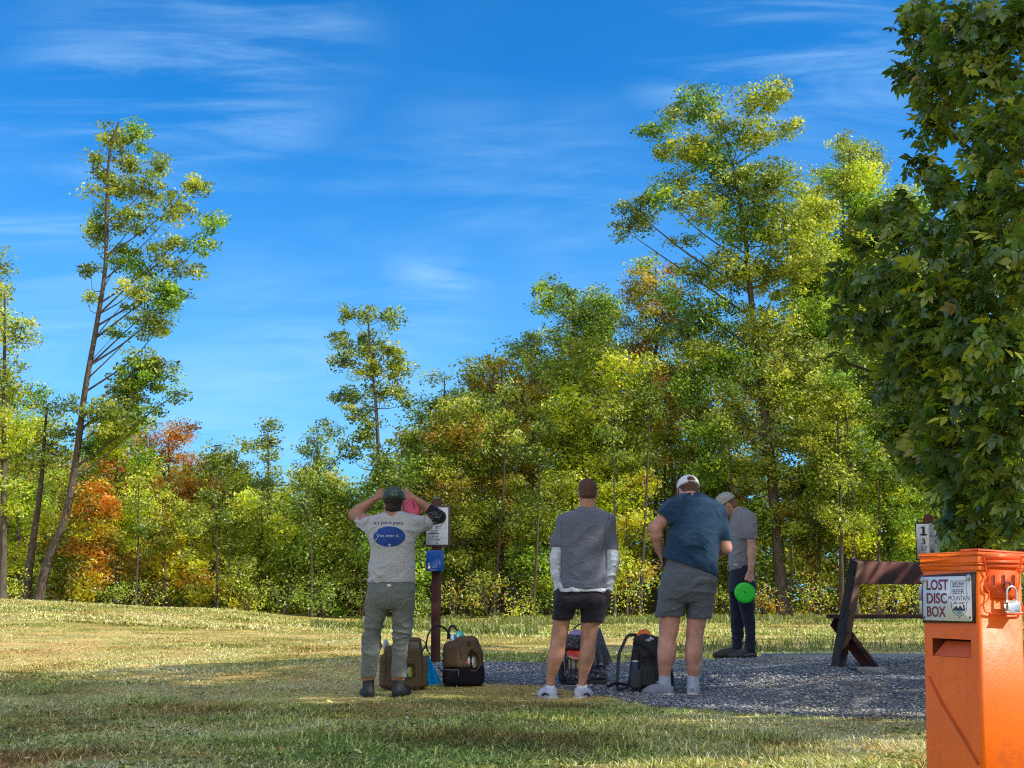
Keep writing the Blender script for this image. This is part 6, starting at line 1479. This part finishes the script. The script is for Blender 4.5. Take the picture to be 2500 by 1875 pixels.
# --- right group
tree('giant oak towering over the man in profile', 50, [(1915, 1512), (1905, 1380), (1893, 1250), (1880, 1100), (1862, 950), (1845, 800), (1832, 680), (1822, 580), (1805, 480), (1790, 400)], .28,
     [(1708, 255, 68, 55), (1640, 285, 35, 24), (1600, 320, 42, 26), (1760, 300, 40, 36), (1857, 235, 66, 46), (1905, 215, 30, 28), (1932, 312, 40, 24), (1678, 360, 62, 40), (1625, 375, 30, 22), (1847, 330, 62, 46), (1748, 390, 84, 60), (1652, 440, 48, 30), (1620, 480, 48, 36), (1550, 515, 46, 32), (1522, 560, 26, 34), (1580, 540, 40, 28), (1673, 590, 38, 12), (1700, 500, 62, 48), (1800, 450, 92, 66), (1897, 450, 74, 74), (1823, 545, 100, 76), (1920, 560, 74, 76), (1700, 670, 66, 34), (1790, 660, 84, 58), (1897, 670, 88, 70), (1650, 720, 50, 36), (1740, 780, 86, 66), (1880, 800, 96, 76), (1660, 820, 50, 40), (1780, 900, 92, 66), (1910, 940, 96, 76), (1690, 950, 60, 50), (1780, 1030, 76, 56), (1930, 1070, 86, 66), (1840, 1150, 76, 50), (1740, 1150, 66, 44), (1960, 1190, 76, 56), (1990, 520, 60, 60), (1985, 640, 60, 60), (1980, 760, 66, 60), (1985, 880, 66, 60), (1720, 1060, 60, 44), (1850, 1260, 70, 44), (1700, 860, 60, 46), (1960, 1000, 60, 50)], ['olive', 'olive', 'green', 'sage'], depthspread=.45, dens=1.0, twig=.28, sparse=1.5)
btree('second tall tree right of the giant oak', 2060, 53, 400, 1060, 112, ['olive', 'green', 'lime'], 19, .2, dens=1.5)
btree('slim tall tree squeezed between the oak and the second tall tree', 1985, 54.5, 560, 1100, 70, ['olive', 'lime'], 13, .14, dens=1.3)
btree('tall tree filling in left of the near branches', 2180, 55, 455, 1100, 105, ['green', 'olive', 'lime'], 15, .18, dens=1.3)
btree('tall rust and gold tree deep in the left wood', 300, 58, 1020, 1250, 70, ['rust', 'yellow', 'orange'], 7, .12)
btree('orange tree right of the rust brown tree', 455, 55, 1150, 1330, 50, ['orange', 'rust', 'yellow'], 6, .09)
btree('blurred far tree top between the oak and the near branches', 2075, 66, 345, 520, 75, ['olive', 'sage'], 6, .2)
btree('dark thicket tree behind the man in profile', 1770, 51, 1130, 1470, 90, ['brown', 'dark', 'autumn'], 10, .10)
btree('brown-green tree with straight stem right of the oak trunk', 2000, 50, 1050, 1420, 85, ['brown', 'olive', 'dark'], 10, .13)
btree('forked grey stem tree behind the left end of the bench', 2075, 48, 900, 1300, 90, ['olive', 'green'], 10, .12, lean=-40)
btree('bright lime understorey tree behind the bench', 2160, 49, 1130, 1440, 95, ['lime', 'green', 'lime'], 10, .09)
btree('green tree behind the tee sign', 2230, 52, 800, 1250, 110, ['green', 'lime', 'olive'], 12, .15)
btree('tall dark tree behind the near branches', 2330, 54, 560, 1200, 120, ['dark', 'olive', 'green'], 15, .2)
btree('olive tree behind the orange box', 2400, 50, 950, 1450, 120, ['olive', 'lime', 'dark'], 12, .14)
btree('edge tree cut by the right side behind the near branches', 2520, 51, 700, 1400, 120, ['dark', 'green'], 13, .16)
btree('yellow-brown thin tree near the bench backrest', 2120, 54, 1280, 1480, 60, ['autumn', 'brown'], 6, .07)
# bare stems one can tell apart inside the right wood
for lab, X0, X1, D, Yt, r in (('slender dark stem right of the giant oak trunk', 2055, 2035, 47.5, 880, .11), ('thin grey stem behind the left bench leg', 2090, 2060, 48.5, 1000, .09), ('straight stem between bench and tee sign', 2140, 2150, 48, 1040, .08), ('pale thin stem just right of the oak trunk base', 1932, 1925, 49, 1180, .06), ('dark stem left of the broad man', 1640, 1638, 51, 1000, .09), ('short stem behind the bareheaded man', 1255, 1262, 50, 1120, .10), ('thin pale stem behind the blue cash box', 1150, 1140, 49, 1300, .05), ('crooked dark stem behind the charcoal backpack', 1560, 1590, 48, 900, .08), ('slender stem right of the bareheaded man', 1500, 1492, 47.5, 1000, .07), ('twin dark stem left of the giant oak trunk', 1800, 1772, 48.5, 960, .08), ('dark sapling stem left of the black shorts', 1300, 1318, 48, 1050, .07),
                                 ('leaning grey stem right of the cash box', 1205, 1240, 49, 960, .08), ('tall dark stem right of the bench leg', 2180, 2120, 49.5, 820, .10), ('thin stem under the lowest near branches', 2330, 2322, 48, 1000, .07), ('straight dark stem in the middle of the left wood', 330, 338, 49, 1180, .07), ('thin dark stem right of the fiery orange tree', 530, 522, 48.5, 1150, .06), ('slender stem left of the man with raised arms', 760, 752, 48, 1180, .06), ('slim dark stem in the left wood', 400, 392, 50.5, 1210, .07), ('slim dark stem under the sage green tree', 560, 566, 50.5, 1290, .06), ('bare sapling stem below the rust tree', 458, 466, 50, 1300, .05)):
    tree(lab, D, [(X0, gt(X0, D)), ((X0+X1)/2+4, (gt(X0, D)+Yt)/2), (X1, Yt)], r, [(X1+6, Yt-10, 26, 20), (X1-12, Yt+60, 18, 12), (X1+16, Yt+110, 14, 9)], ['olive', 'dark'], name='young_tree', group='thin stems inside the wood', bark=BARKD)
# --- understorey shrubs
def shrub(label, X, D, w, h, pal, leaf=.10):
    k = D/F_PX; Yg = gt(X, D); base = W(X, Yg, D); base.z = Hs(base.x, base.y); root = empty('shrub', base, label, 'shrub', 'shrubs along the wood edge')
    P, CC, paths = [], [], []
    for i in range(6):
        a = rng.random()*6.28; q = base+Vector((math.cos(a)*w*k*.6, math.sin(a)*w*k*.5, h*k*random.uniform(.5, .95))); paths.append((smooth_path([base, base.lerp(q, .5)+Vector((0, 0, .1)), q], 2), [.02, .017, .012, .01, .006], 4))
    ns = int(w*h*k*k*10)+6; U = rng.normal(size=(ns, 3)); U /= np.linalg.norm(U, axis=1)[:, None]; S = np.array(base)+np.array((0, 0, h*k*.48))+U*(rng.random(ns)**.5)[:, None]*np.array([w*k, w*k*.7, h*k*.55]); S[:, 2] = np.maximum(S[:, 2], base.z+.1)
    pc = [c for q in pal for c in PAL[q]]
    for q in S:
        nl = int(26*(.5+rng.random())); P.append(q+rng.normal(size=(nl, 3))*np.array([.2, .2, .14])); CC.append(np.array(pc[int(rng.integers(0, len(pc)))])*(.75+.5*rng.random())*(.7+.6*rng.random((nl, 1))))
    V, F, c4 = leaf_quads(np.concatenate(P), leaf, np.concatenate(CC)); np_mesh('foliage', V, F, LEAF, root, col=c4); np_tube(paths).build('stems', BARKD, root)
for a in (('low lime shrub beside the left trunks', 20, 48.5, 70, 90, ['lime']), ('olive shrub under the orange maple', 290, 48.5, 60, 70, ['olive', 'green']), ('pale green shrub left of the fiery orange tree', 350, 48, 60, 80, ['sage', 'olive']),
          ('yellow-green shrub above the meadow crest', 600, 48, 65, 90, ['lime', 'olive']), ('green shrub above the right end of the crest', 690, 46, 60, 100, ['green', 'olive']), ('dark shrub left of the green trousers', 790, 44, 70, 130, ['dark', 'green']), ('dark shrub right behind the green trousers', 880, 43, 60, 120, ['dark']),
          ('bright shrub between the cash box post and the bags', 1010, 43.5, 55, 90, ['green', 'lime']), ('dark shrub right of the cash box post', 1110, 44, 70, 120, ['dark', 'brown']), ('brown-green shrub behind the brown bag', 1190, 45, 60, 130, ['brown', 'olive']), ('lime shrub left of the black shorts', 1270, 44, 50, 80, ['lime', 'olive']),
          ('olive shrub between the two men in shorts', 1400, 44, 70, 110, ['olive', 'dark']), ('green shrub left of the slate shorts', 1540, 45, 70, 130, ['olive', 'lime']), ('dark shrub right of the slate shorts', 1740, 46, 50, 110, ['dark', 'olive']), ('brown shrub at the foot of the giant oak', 1870, 47, 60, 90, ['brown', 'autumn']),
          ('olive shrub right of the oak foot', 1980, 46.5, 60, 110, ['olive', 'brown']), ('straw-coloured shrub seen through the bench', 2150, 46, 70, 80, ['brown', 'olive']), ('lime shrub under the tee sign', 2230, 46.5, 60, 100, ['lime', 'olive']), ('dark shrub behind the right bench end', 2400, 46, 90, 130, ['dark', 'olive'])):
    shrub(*a)
# --- the deep wood behind, one mass
def deep_wood():
    sk = np.array([(-400, 900), (0, 1010), (150, 1060), (300, 1110), (400, 1080), (560, 1120), (650, 1150), (760, 1150), (880, 1170), (950, 1110), (1000, 1030), (1100, 960), (1200, 900), (1320, 860), (1500, 860), (1560, 800), (1700, 790), (1900, 700), (2100, 600), (2250, 560), (2500, 520), (2900, 500)], float)
    n = int(7200*QT); X = rng.uniform(-350, 2850, n); D = rng.uniform(59, 84, n); Yt = np.interp(X, sk[:, 0], sk[:, 1])+40+rng.normal(size=n)*18
    v = rng.random(n)**.75; Y = Yt+(1535-Yt)*v
    hole = fbm(X/100., Y/100., .8, 3)
    k = (hole > .36) | (Y > 1250); X, Y, D = X[k], Y[k], D[k]; n = len(X)
    a = (X-1250)/F_PX; b_ = (937.5-Y)/F_PX; t = D/(cp-b_*sp); S = np.stack([a*t, D, CAM.z+(sp+b_*cp)*t], 1)
    pals = np.array(PAL['dark']+PAL['olive']+PAL['green']+PAL['brown']+PAL['olive']+[(.14, .08, .02), (.18, .18, .02)]); P, CC = [], []
    tone = fbm(S[:, 0], S[:, 2], .16, 2)
    for i in range(n):
        nl = 38; P.append(S[i]+rng.normal(size=(nl, 3))*np.array([.5, .5, .32])); CC.append(np.array(pals[int((tone[i]*2.6*len(pals)+rng.integers(0, 6))) % len(pals)])*.85*(.7+.6*rng.random((nl, 1))))
    V, F, c4 = leaf_quads(np.concatenate(P), .24, np.concatenate(CC)); o = np_mesh('woodland', V, F, LEAF, None, col=c4); tag(o, 'deep mixed wood filling in behind the edge trees', 'woodland', kind='stuff')
deep_wood()

# ------------------------------------------------------------------ the near ash tree, right
NEAR = leaf_mat('near_leaves', trans=.45, gloss=.06, boost=(1.7, 1.5, .4), rough=.4)
def compound(P, size, col, hang=.5):
    """leaves of five pointed leaflets"""
    n = len(P); out, fc, cc = [], [], []
    az = rng.random(n)*2*np.pi; tilt = rng.normal(size=n)*.6
    f = np.stack([np.cos(az), np.sin(az), -hang+tilt], 1); f /= np.linalg.norm(f, axis=1)[:, None]
    up = np.array([0, 0, 1.])+rng.normal(size=(n, 3))*.6; s = np.cross(f, up); s /= np.linalg.norm(s, axis=1)[:, None]; nn = np.cross(s, f)
    o = 0; S = size*(.6+.75*rng.random(n))
    for (along, side, ang, ln) in ((1.0, 0, 0, 1.0), (.72, .05, 52, .85), (.72, -.05, -52, .85), (.30, .05, 62, .72), (.30, -.05, -62, .72)):
        a = R(ang)+rng.normal(size=n)*.15; d = f*np.cos(a)[:, None]+s*np.sin(a)[:, None]; d = d-nn*(.12+.25*rng.random(n))[:, None]; d /= np.linalg.norm(d, axis=1)[:, None]; w = np.cross(nn, d)
        b0 = P+f*(along*S*1.05)[:, None]; L_ = (S*ln)[:, None]; W_ = L_*.29
        v = np.stack([b0, b0+d*L_*.32+w*W_+nn*L_*.05, b0+d*L_*.62+w*W_*.85+nn*L_*.03, b0+d*L_*1.05-nn*L_*.10, b0+d*L_*.62-w*W_*.85+nn*L_*.03, b0+d*L_*.32-w*W_+nn*L_*.05, b0+d*L_*.5-nn*L_*.03], 1)
        i = np.arange(n)*7+o; fc += [np.stack([i, i+1, i+6], 1), np.stack([i+1, i+2, i+6], 1), np.stack([i+2, i+3, i+6], 1), np.stack([i+3, i+4, i+6], 1), np.stack([i+4, i+5, i+6], 1), np.stack([i+5, i, i+6], 1)]
        out.append(v.reshape(-1, 3)); cc.append(np.repeat(col*(.85+.3*rng.random((n, 1))), 7, 0)); o += 7*n
    return np.concatenate(out), np.concatenate(fc), np.concatenate(cc)
def near_tree():
    base = Vector((4.9, 7.6, Hs(4.9, 7.6))); root = empty('ash_tree', base, 'near tree with large pointed compound leaves reaching in from the right', 'tree')
    tk = smooth_path([base-Vector((0, 0, .2)), base+Vector((-.05, 0, 1.5)), base+Vector((.05, .1, 3.5)), base+Vector((-.1, 0, 6)), base+Vector((.1, 0, 8.5))], 5); rad = [.17-.13*i/(len(tk)-1) for i in range(len(tk))]; paths = [(tk, rad, 12)]
    cl = [(2255, 60, 75, 80, 6.4), (2215, 170, 30, 50, 6.5), (2290, 190, 80, 75, 6.3), (2290, 300, 70, 50, 6.6), (2360, 70, 90, 90, 6.0), (2420, 180, 90, 90, 5.9), (2480, 60, 80, 90, 5.8), (2480, 290, 90, 80, 5.6), (2400, 320, 70, 60, 5.9), (2430, 420, 90, 70, 5.7), (2390, 500, 80, 60, 5.9),
          (2490, 480, 80, 90, 5.5), (2140, 520, 50, 32, 6.6), (2200, 560, 70, 50, 6.3), (2100, 600, 36, 30, 6.6), (2290, 580, 80, 60, 6.0), (2390, 600, 90, 80, 5.7), (2480, 640, 80, 90, 5.4), (2080, 690, 56, 50, 6.7), (2170, 690, 90, 70, 6.3), (2280, 710, 90, 80, 5.9), (2390, 740, 90, 80, 5.7),
          (2060, 780, 40, 40, 6.7), (2130, 800, 70, 60, 6.5), (2230, 830, 90, 80, 6.1), (2340, 850, 90, 80, 5.8), (2450, 850, 90, 100, 5.4), (2180, 920, 70, 60, 6.4), (2290, 960, 90, 80, 6.0), (2400, 970, 90, 80, 5.7), (2490, 1000, 70, 90, 5.5), (2210, 1040, 56, 60, 6.4), (2310, 1070, 80, 70, 6.0), (2420, 1090, 90, 70, 5.7),
          (2235, 1120, 45, 55, 6.4), (2330, 1160, 70, 60, 6.1), (2440, 1190, 80, 60, 5.8), (2350, 1230, 50, 60, 6.2), (2380, 1260, 70, 50, 6.1), (2480, 1280, 60, 50, 5.9), (2400, 1330, 60, 30, 6.2), (2050, 880, 22, 26, 6.9), (2440, 1350, 50, 24, 6.6), (2330, 1285, 45, 34, 6.4), (2255, 400, 50, 36, 6.6), (2300, 455, 60, 45, 6.4), (2200, 490, 36, 28, 6.7), (2400, 1310, 55, 30, 6.2)]
    P, C_, cps = [], [], [(.11, .19, .03), (.05, .105, .026), (.065, .125, .028), (.085, .145, .025), (.04, .08, .024), (.13, .18, .025)]
    balls = [(W(X, Y, D), (rx+ry)/2*D/F_PX, 1.0) for X, Y, rx, ry, D in cl]
    for i in range(60):     # the rest of the crown, beyond the frame and overhead
        a = rng.random()*6.28; zz = rng.uniform(1.8, 8.8); rr = rng.uniform(.6, 2.5)*(1-.055*zz)
        q = Vector((base.x+.25+math.cos(a)*rr, base.y+math.sin(a)*rr, base.z+zz))
        X = 1250+F_PX*q.x/(q.y) ; 
        if (X > 2600 or zz > 5.6) and q.y > 6.9: balls.append((q, rng.uniform(.35, .6), .55))
    for c, r, dn in balls:
        ti = min(range(len(tk)), key=lambda i: abs(tk[i].z-(c.z-.45*abs(c.x-base.x)))); ti = max(5, ti); mid = tk[ti].lerp(c, .5)+Vector((0, 0, -.1)); paths.append((smooth_path([tk[ti], mid, c], 3), [.035, .03, .026, .02, .016, .012, .006], 5))
        n = int(dn*(135*(r/.16)**2)) if dn == 1 else int(110*(r/.45)**2); n = min(n, 800)
        U = rng.normal(size=(n, 3)); U /= np.linalg.norm(U, axis=1)[:, None]; q = np.array(c)+U*(rng.random(n)**.5*r)[:, None]*np.array((1, 1.25, 1))
        P.append(q); base_c = np.array(cps)[rng.integers(0, 6, n)]; y = rng.random(n); base_c[y < .14] = (.26, .30, .03); base_c[(y > .140) & (y < .148)] = (.28, .17, .03); C_.append(base_c*(.7+.6*rng.random((n, 1))))
        for _ in range(5):
            v = Vector(q[int(rng.integers(0, n))]); paths.append(([c, v], [.008, .003], 4))
    P = np.concatenate(P); C_ = np.concatenate(C_); V, F, c4 = compound(P, .055, C_*1.4, hang=.35); np_mesh('crown', V, F, NEAR, root, col=c4); np_tube(paths).build('trunk', BARKD, root, smooth=True)
near_tree()
# shade trees standing to the right of the tee, outside the picture: they cast the dappled shade
def shade_tree(x, y, h, r, lowf):
    base = Vector((x, y, Hs(x, y))); root = empty('shade_tree', base, SH_L.pop(0), 'tree', 'trees beside the tee area')
    tk = [base-Vector((0, 0, .2)), base+Vector((.1, 0, h*.4)), base+Vector((0, .1, h*.9))]; tk = smooth_path(tk, 6); paths = [(tk, [.2-.16*i/(len(tk)-1) for i in range(len(tk))], 10)]
    P, C_ = [], []
    for i in range(int(46*r*r/9)):
        a = rng.random()*6.28; rr = r*math.sqrt(rng.random()); zz = h*(lowf+(.98-lowf)*rng.random()); rr *= math.sqrt(max(.15, 1-((zz/h-(lowf+1)/2)/((1-lowf)*.62))**2)); c = base+Vector((math.cos(a)*rr, math.sin(a)*rr, zz)); ti = min(range(len(tk)), key=lambda i: abs(tk[i].z-(c.z-.5*rr))); paths.append(([tk[ti], tk[ti].lerp(c, .5), c], [.05, .035, .01], 5))
        n = int(520*(.5+.8*rng.random())); U = rng.normal(size=(n, 3)); U /= np.linalg.norm(U, axis=1)[:, None]; U *= (rng.random(n)**.4)[:, None]; P.append(np.array(c)+U*np.array([.8, .8, .42])*(.7+.6*rng.random())); pc = PAL['green'] if rng.random() < .6 else PAL['olive']; C_.append(np.array(pc[int(rng.integers(0, 4))])*(.7+.6*rng.random((n, 1))))
    V, F, c4 = leaf_quads(np.concatenate(P), .19, np.concatenate(C_)); np_mesh('crown', V, F, LEAF, root, col=c4); np_tube(paths).build('trunk', BARK, root, smooth=True)
SH_L = ['tree nearest the camera on the right side of the tee', 'tree right of the gravel, just outside the picture', 'tree right of the bench, outside the picture', 'tall tree farther to the right of the bench', 'tree behind the camera on the right', 'tree farthest right of the orange box, outside the picture']
for a in SHADE: shade_tree(*a)

# clover and broad weeds low in the turf
nc = 15000; yc_ = 4.8*(16/4.8)**rng.random(nc); xc_ = (rng.random(nc)*2-1)*.44*yc_; kc = (fbm(xc_+7, yc_-30, .9, 4) > .53) & (gravel_d(xc_, yc_) < -.1); xc_, yc_ = xc_[kc], yc_[kc]
Vc, Fc_, Cc_ = leaf_quads_(np.stack([xc_, yc_, H(xc_, yc_)+.018+.012*rng.random(len(xc_))], 1), .026, np.array([(.16, .26, .05), (.2, .3, .06), (.11, .2, .05), (.3, .34, .1)])[rng.integers(0, 4, len(xc_))]*(.6+.7*rng.random((len(xc_), 1))), up_bias=2.5, asp=.85)
tag(np_mesh('clover', Vc, Fc_, GRASS, None, col=Cc_), 'patches of broad-leaved clover low in the foreground turf', 'clover', kind='stuff')
# fallen leaves on the grass
V, F, c4 = leaf_quads(np.stack([x, y, H(x, y)+.02], 1), .042, np.array([(.16, .09, .03), (.20, .14, .04), (.10, .05, .02), (.22, .19, .09), (.2, .16, .03)])[rng.integers(0, 4, n)], up_bias=3, asp=.7)
tag(np_mesh('fallen_leaves', V, F, FL, None, col=c4), 'dry leaves scattered over the grass', 'fallen leaves', kind='stuff')

# ------------------------------------------------------------------ sky and sun
sun_dir = Vector((math.cos(SUN_EL)*math.sin(SUN_AZ), math.cos(SUN_EL)*math.cos(SUN_AZ), math.sin(SUN_EL)))   # azimuth from +y towards +x
sd = bpy.data.lights.new('sun', 'SUN'); so = bpy.data.objects.new('sun', sd); C.objects.link(so); sd.energy = SUN_E; sd.angle = R(.55); sd.color = (1, .93, .80)
so.rotation_euler = (-sun_dir).to_track_quat('-Z', 'Y').to_euler(); so.location = sun_dir*50
w = bpy.data.worlds.new('World'); scene.world = w; w.use_nodes = True; nt = w.node_tree; N = nt.nodes.new; L = nt.links.new; bg = nt.nodes['Background']
sky = N('ShaderNodeTexSky'); sky.sky_type = 'NISHITA'; sky.sun_disc = False; sky.sun_elevation = SUN_EL; sky.sun_rotation = SUN_AZ; sky.altitude = 300; sky.air_density = 1.0; sky.dust_density = .15; sky.ozone_density = 3.2
tc = N('ShaderNodeTexCoord'); sx = N('ShaderNodeSeparateXYZ'); L(tc.outputs['Generated'], sx.inputs[0])
def math_(op, a, b=None, c=None):
    n_ = N('ShaderNodeMath'); n_.operation = op
    for i, v in enumerate((a, b, c)):
        if v is None: continue
        if hasattr(v, 'links') or hasattr(v, 'is_linked'): L(v, n_.inputs[i])
        else: n_.inputs[i].default_value = v
    return n_.outputs[0]
zc = math_('MAXIMUM', sx.outputs['Z'], .06); u = math_('DIVIDE', sx.outputs['X'], zc); v = math_('DIVIDE', sx.outputs['Y'], zc)
yc = math_('MAXIMUM', sx.outputs['Y'], .08); u = math_('DIVIDE', sx.outputs['X'], yc); v = math_('DIVIDE', sx.outputs['Z'], yc)
cb = N('ShaderNodeCombineXYZ'); L(u, cb.inputs[0]); L(v, cb.inputs[1])
def cloud(rot, sc, stretch, lo, hi, off):
    mp = N('ShaderNodeMapping'); mp.inputs['Rotation'].default_value = (0, 0, R(rot)); mp.inputs['Scale'].default_value = (stretch, 1, 1); mp.inputs['Location'].default_value = (off, off*.7, 0); L(cb.outputs[0], mp.inputs[0])
    nz = N('ShaderNodeTexNoise'); nz.inputs['Scale'].default_value = sc; nz.inputs['Detail'].default_value = 8; nz.inputs['Roughness'].default_value = .6; nz.inputs['Distortion'].default_value = .9; L(mp.outputs[0], nz.inputs[0])
    r_ = N('ShaderNodeMapRange'); r_.interpolation_type = 'SMOOTHSTEP'; r_.inputs[1].default_value = lo; r_.inputs[2].default_value = hi; L(nz.outputs[0], r_.inputs[0]); return r_.outputs[0]
def blob(X, Y, rad):
    d = (W(X, Y, 10)-CAM).normalized(); vm = N('ShaderNodeVectorMath'); vm.operation = 'DISTANCE'; L(tc.outputs['Generated'], vm.inputs[0]); vm.inputs[1].default_value = d
    r_ = N('ShaderNodeMapRange'); r_.interpolation_type = 'SMOOTHSTEP'; r_.inputs[1].default_value = rad; r_.inputs[2].default_value = rad*.1; r_.inputs[3].default_value = 0; r_.inputs[4].default_value = 1; L(vm.outputs['Value'], r_.inputs[0]); return r_.outputs[0]
c1 = cloud(-33, 15, .17, .40, .74, 3.1); c2 = cloud(28, 22, .15, .45, .74, 8.3); c3 = cloud(12, 3, .4, .35, .8, 1.7)
bl = None
for X, Y, r_, k_ in ((330, 260, .13, .85), (560, 190, .12, .9), (700, 60, .10, .5), (60, 560, .14, .55), (100, 760, .14, .6), (1900, 130, .15, .75), (2050, 180, .12, .6), (880, 480, .07, .35), (1150, 420, .10, .4), (1060, 720, .07, .8), (700, 900, .14, .5), (560, 1060, .14, .8), (950, 960, .10, .6), (1400, 500, .12, .4)):
    q = math_('MULTIPLY', blob(X, Y, r_), k_); bl = q if bl is None else math_('MAXIMUM', bl, q)
st = math_('ADD', math_('MULTIPLY', c1, .75), math_('MULTIPLY', c2, .6)); f1 = math_('MULTIPLY', st, bl); f2 = math_('MULTIPLY', c3, .10); fac = math_('MULTIPLY', math_('ADD', f1, f2), CLOUD_K)
fac = math_('MINIMUM', fac, .8)
hs = N('ShaderNodeVectorMath'); hs.operation = 'MULTIPLY'; L(sky.outputs[0], hs.inputs[0]); hs.inputs[1].default_value = SKY_TINT
# a little haze low down
hz = N('ShaderNodeMapRange'); hz.interpolation_type = 'SMOOTHSTEP'; hz.inputs[1].default_value = .42; hz.inputs[2].default_value = .0; hz.inputs[3].default_value = 0; hz.inputs[4].default_value = .55; L(sx.outputs['Z'], hz.inputs[0])
mxh = N('ShaderNodeMix'); mxh.data_type = 'RGBA'; L(hz.outputs[0], mxh.inputs[0]); L(hs.outputs[0], mxh.inputs[6]); mxh.inputs[7].default_value = (*HAZE, 1)
mx = N('ShaderNodeMix'); mx.data_type = 'RGBA'; L(fac, mx.inputs[0]); L(mxh.outputs[2], mx.inputs[6]); mx.inputs[7].default_value = (*CLOUD, 1)
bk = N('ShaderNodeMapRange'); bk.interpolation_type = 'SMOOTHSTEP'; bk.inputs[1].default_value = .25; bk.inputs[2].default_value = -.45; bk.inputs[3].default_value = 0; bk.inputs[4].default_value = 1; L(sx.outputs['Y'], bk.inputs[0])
mxb = N('ShaderNodeMix'); mxb.data_type = 'RGBA'; L(bk.outputs[0], mxb.inputs[0]); L(mx.outputs[2], mxb.inputs[6]); mxb.inputs[7].default_value = (*FILL_BACKSKY, 1)  # bright sky added behind the camera as neutral fill light
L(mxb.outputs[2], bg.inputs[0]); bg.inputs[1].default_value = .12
scene.view_settings.view_transform = 'Standard'; scene.view_settings.look = 'None'; scene.view_settings.exposure = 0; scene.view_settings.gamma = 1
scene.render.engine = 'CYCLES'; scene.cycles.max_bounces = 9; scene.cycles.diffuse_bounces = 6; scene.cycles.transmission_bounces = 6; scene.cycles.transparent_max_bounces = 4; scene.cycles.use_denoising = False; scene.cycles.pixel_filter_type = 'BLACKMAN_HARRIS'; scene.cycles.filter_width = 1.15; scene.cycles.sample_clamp_indirect = 4
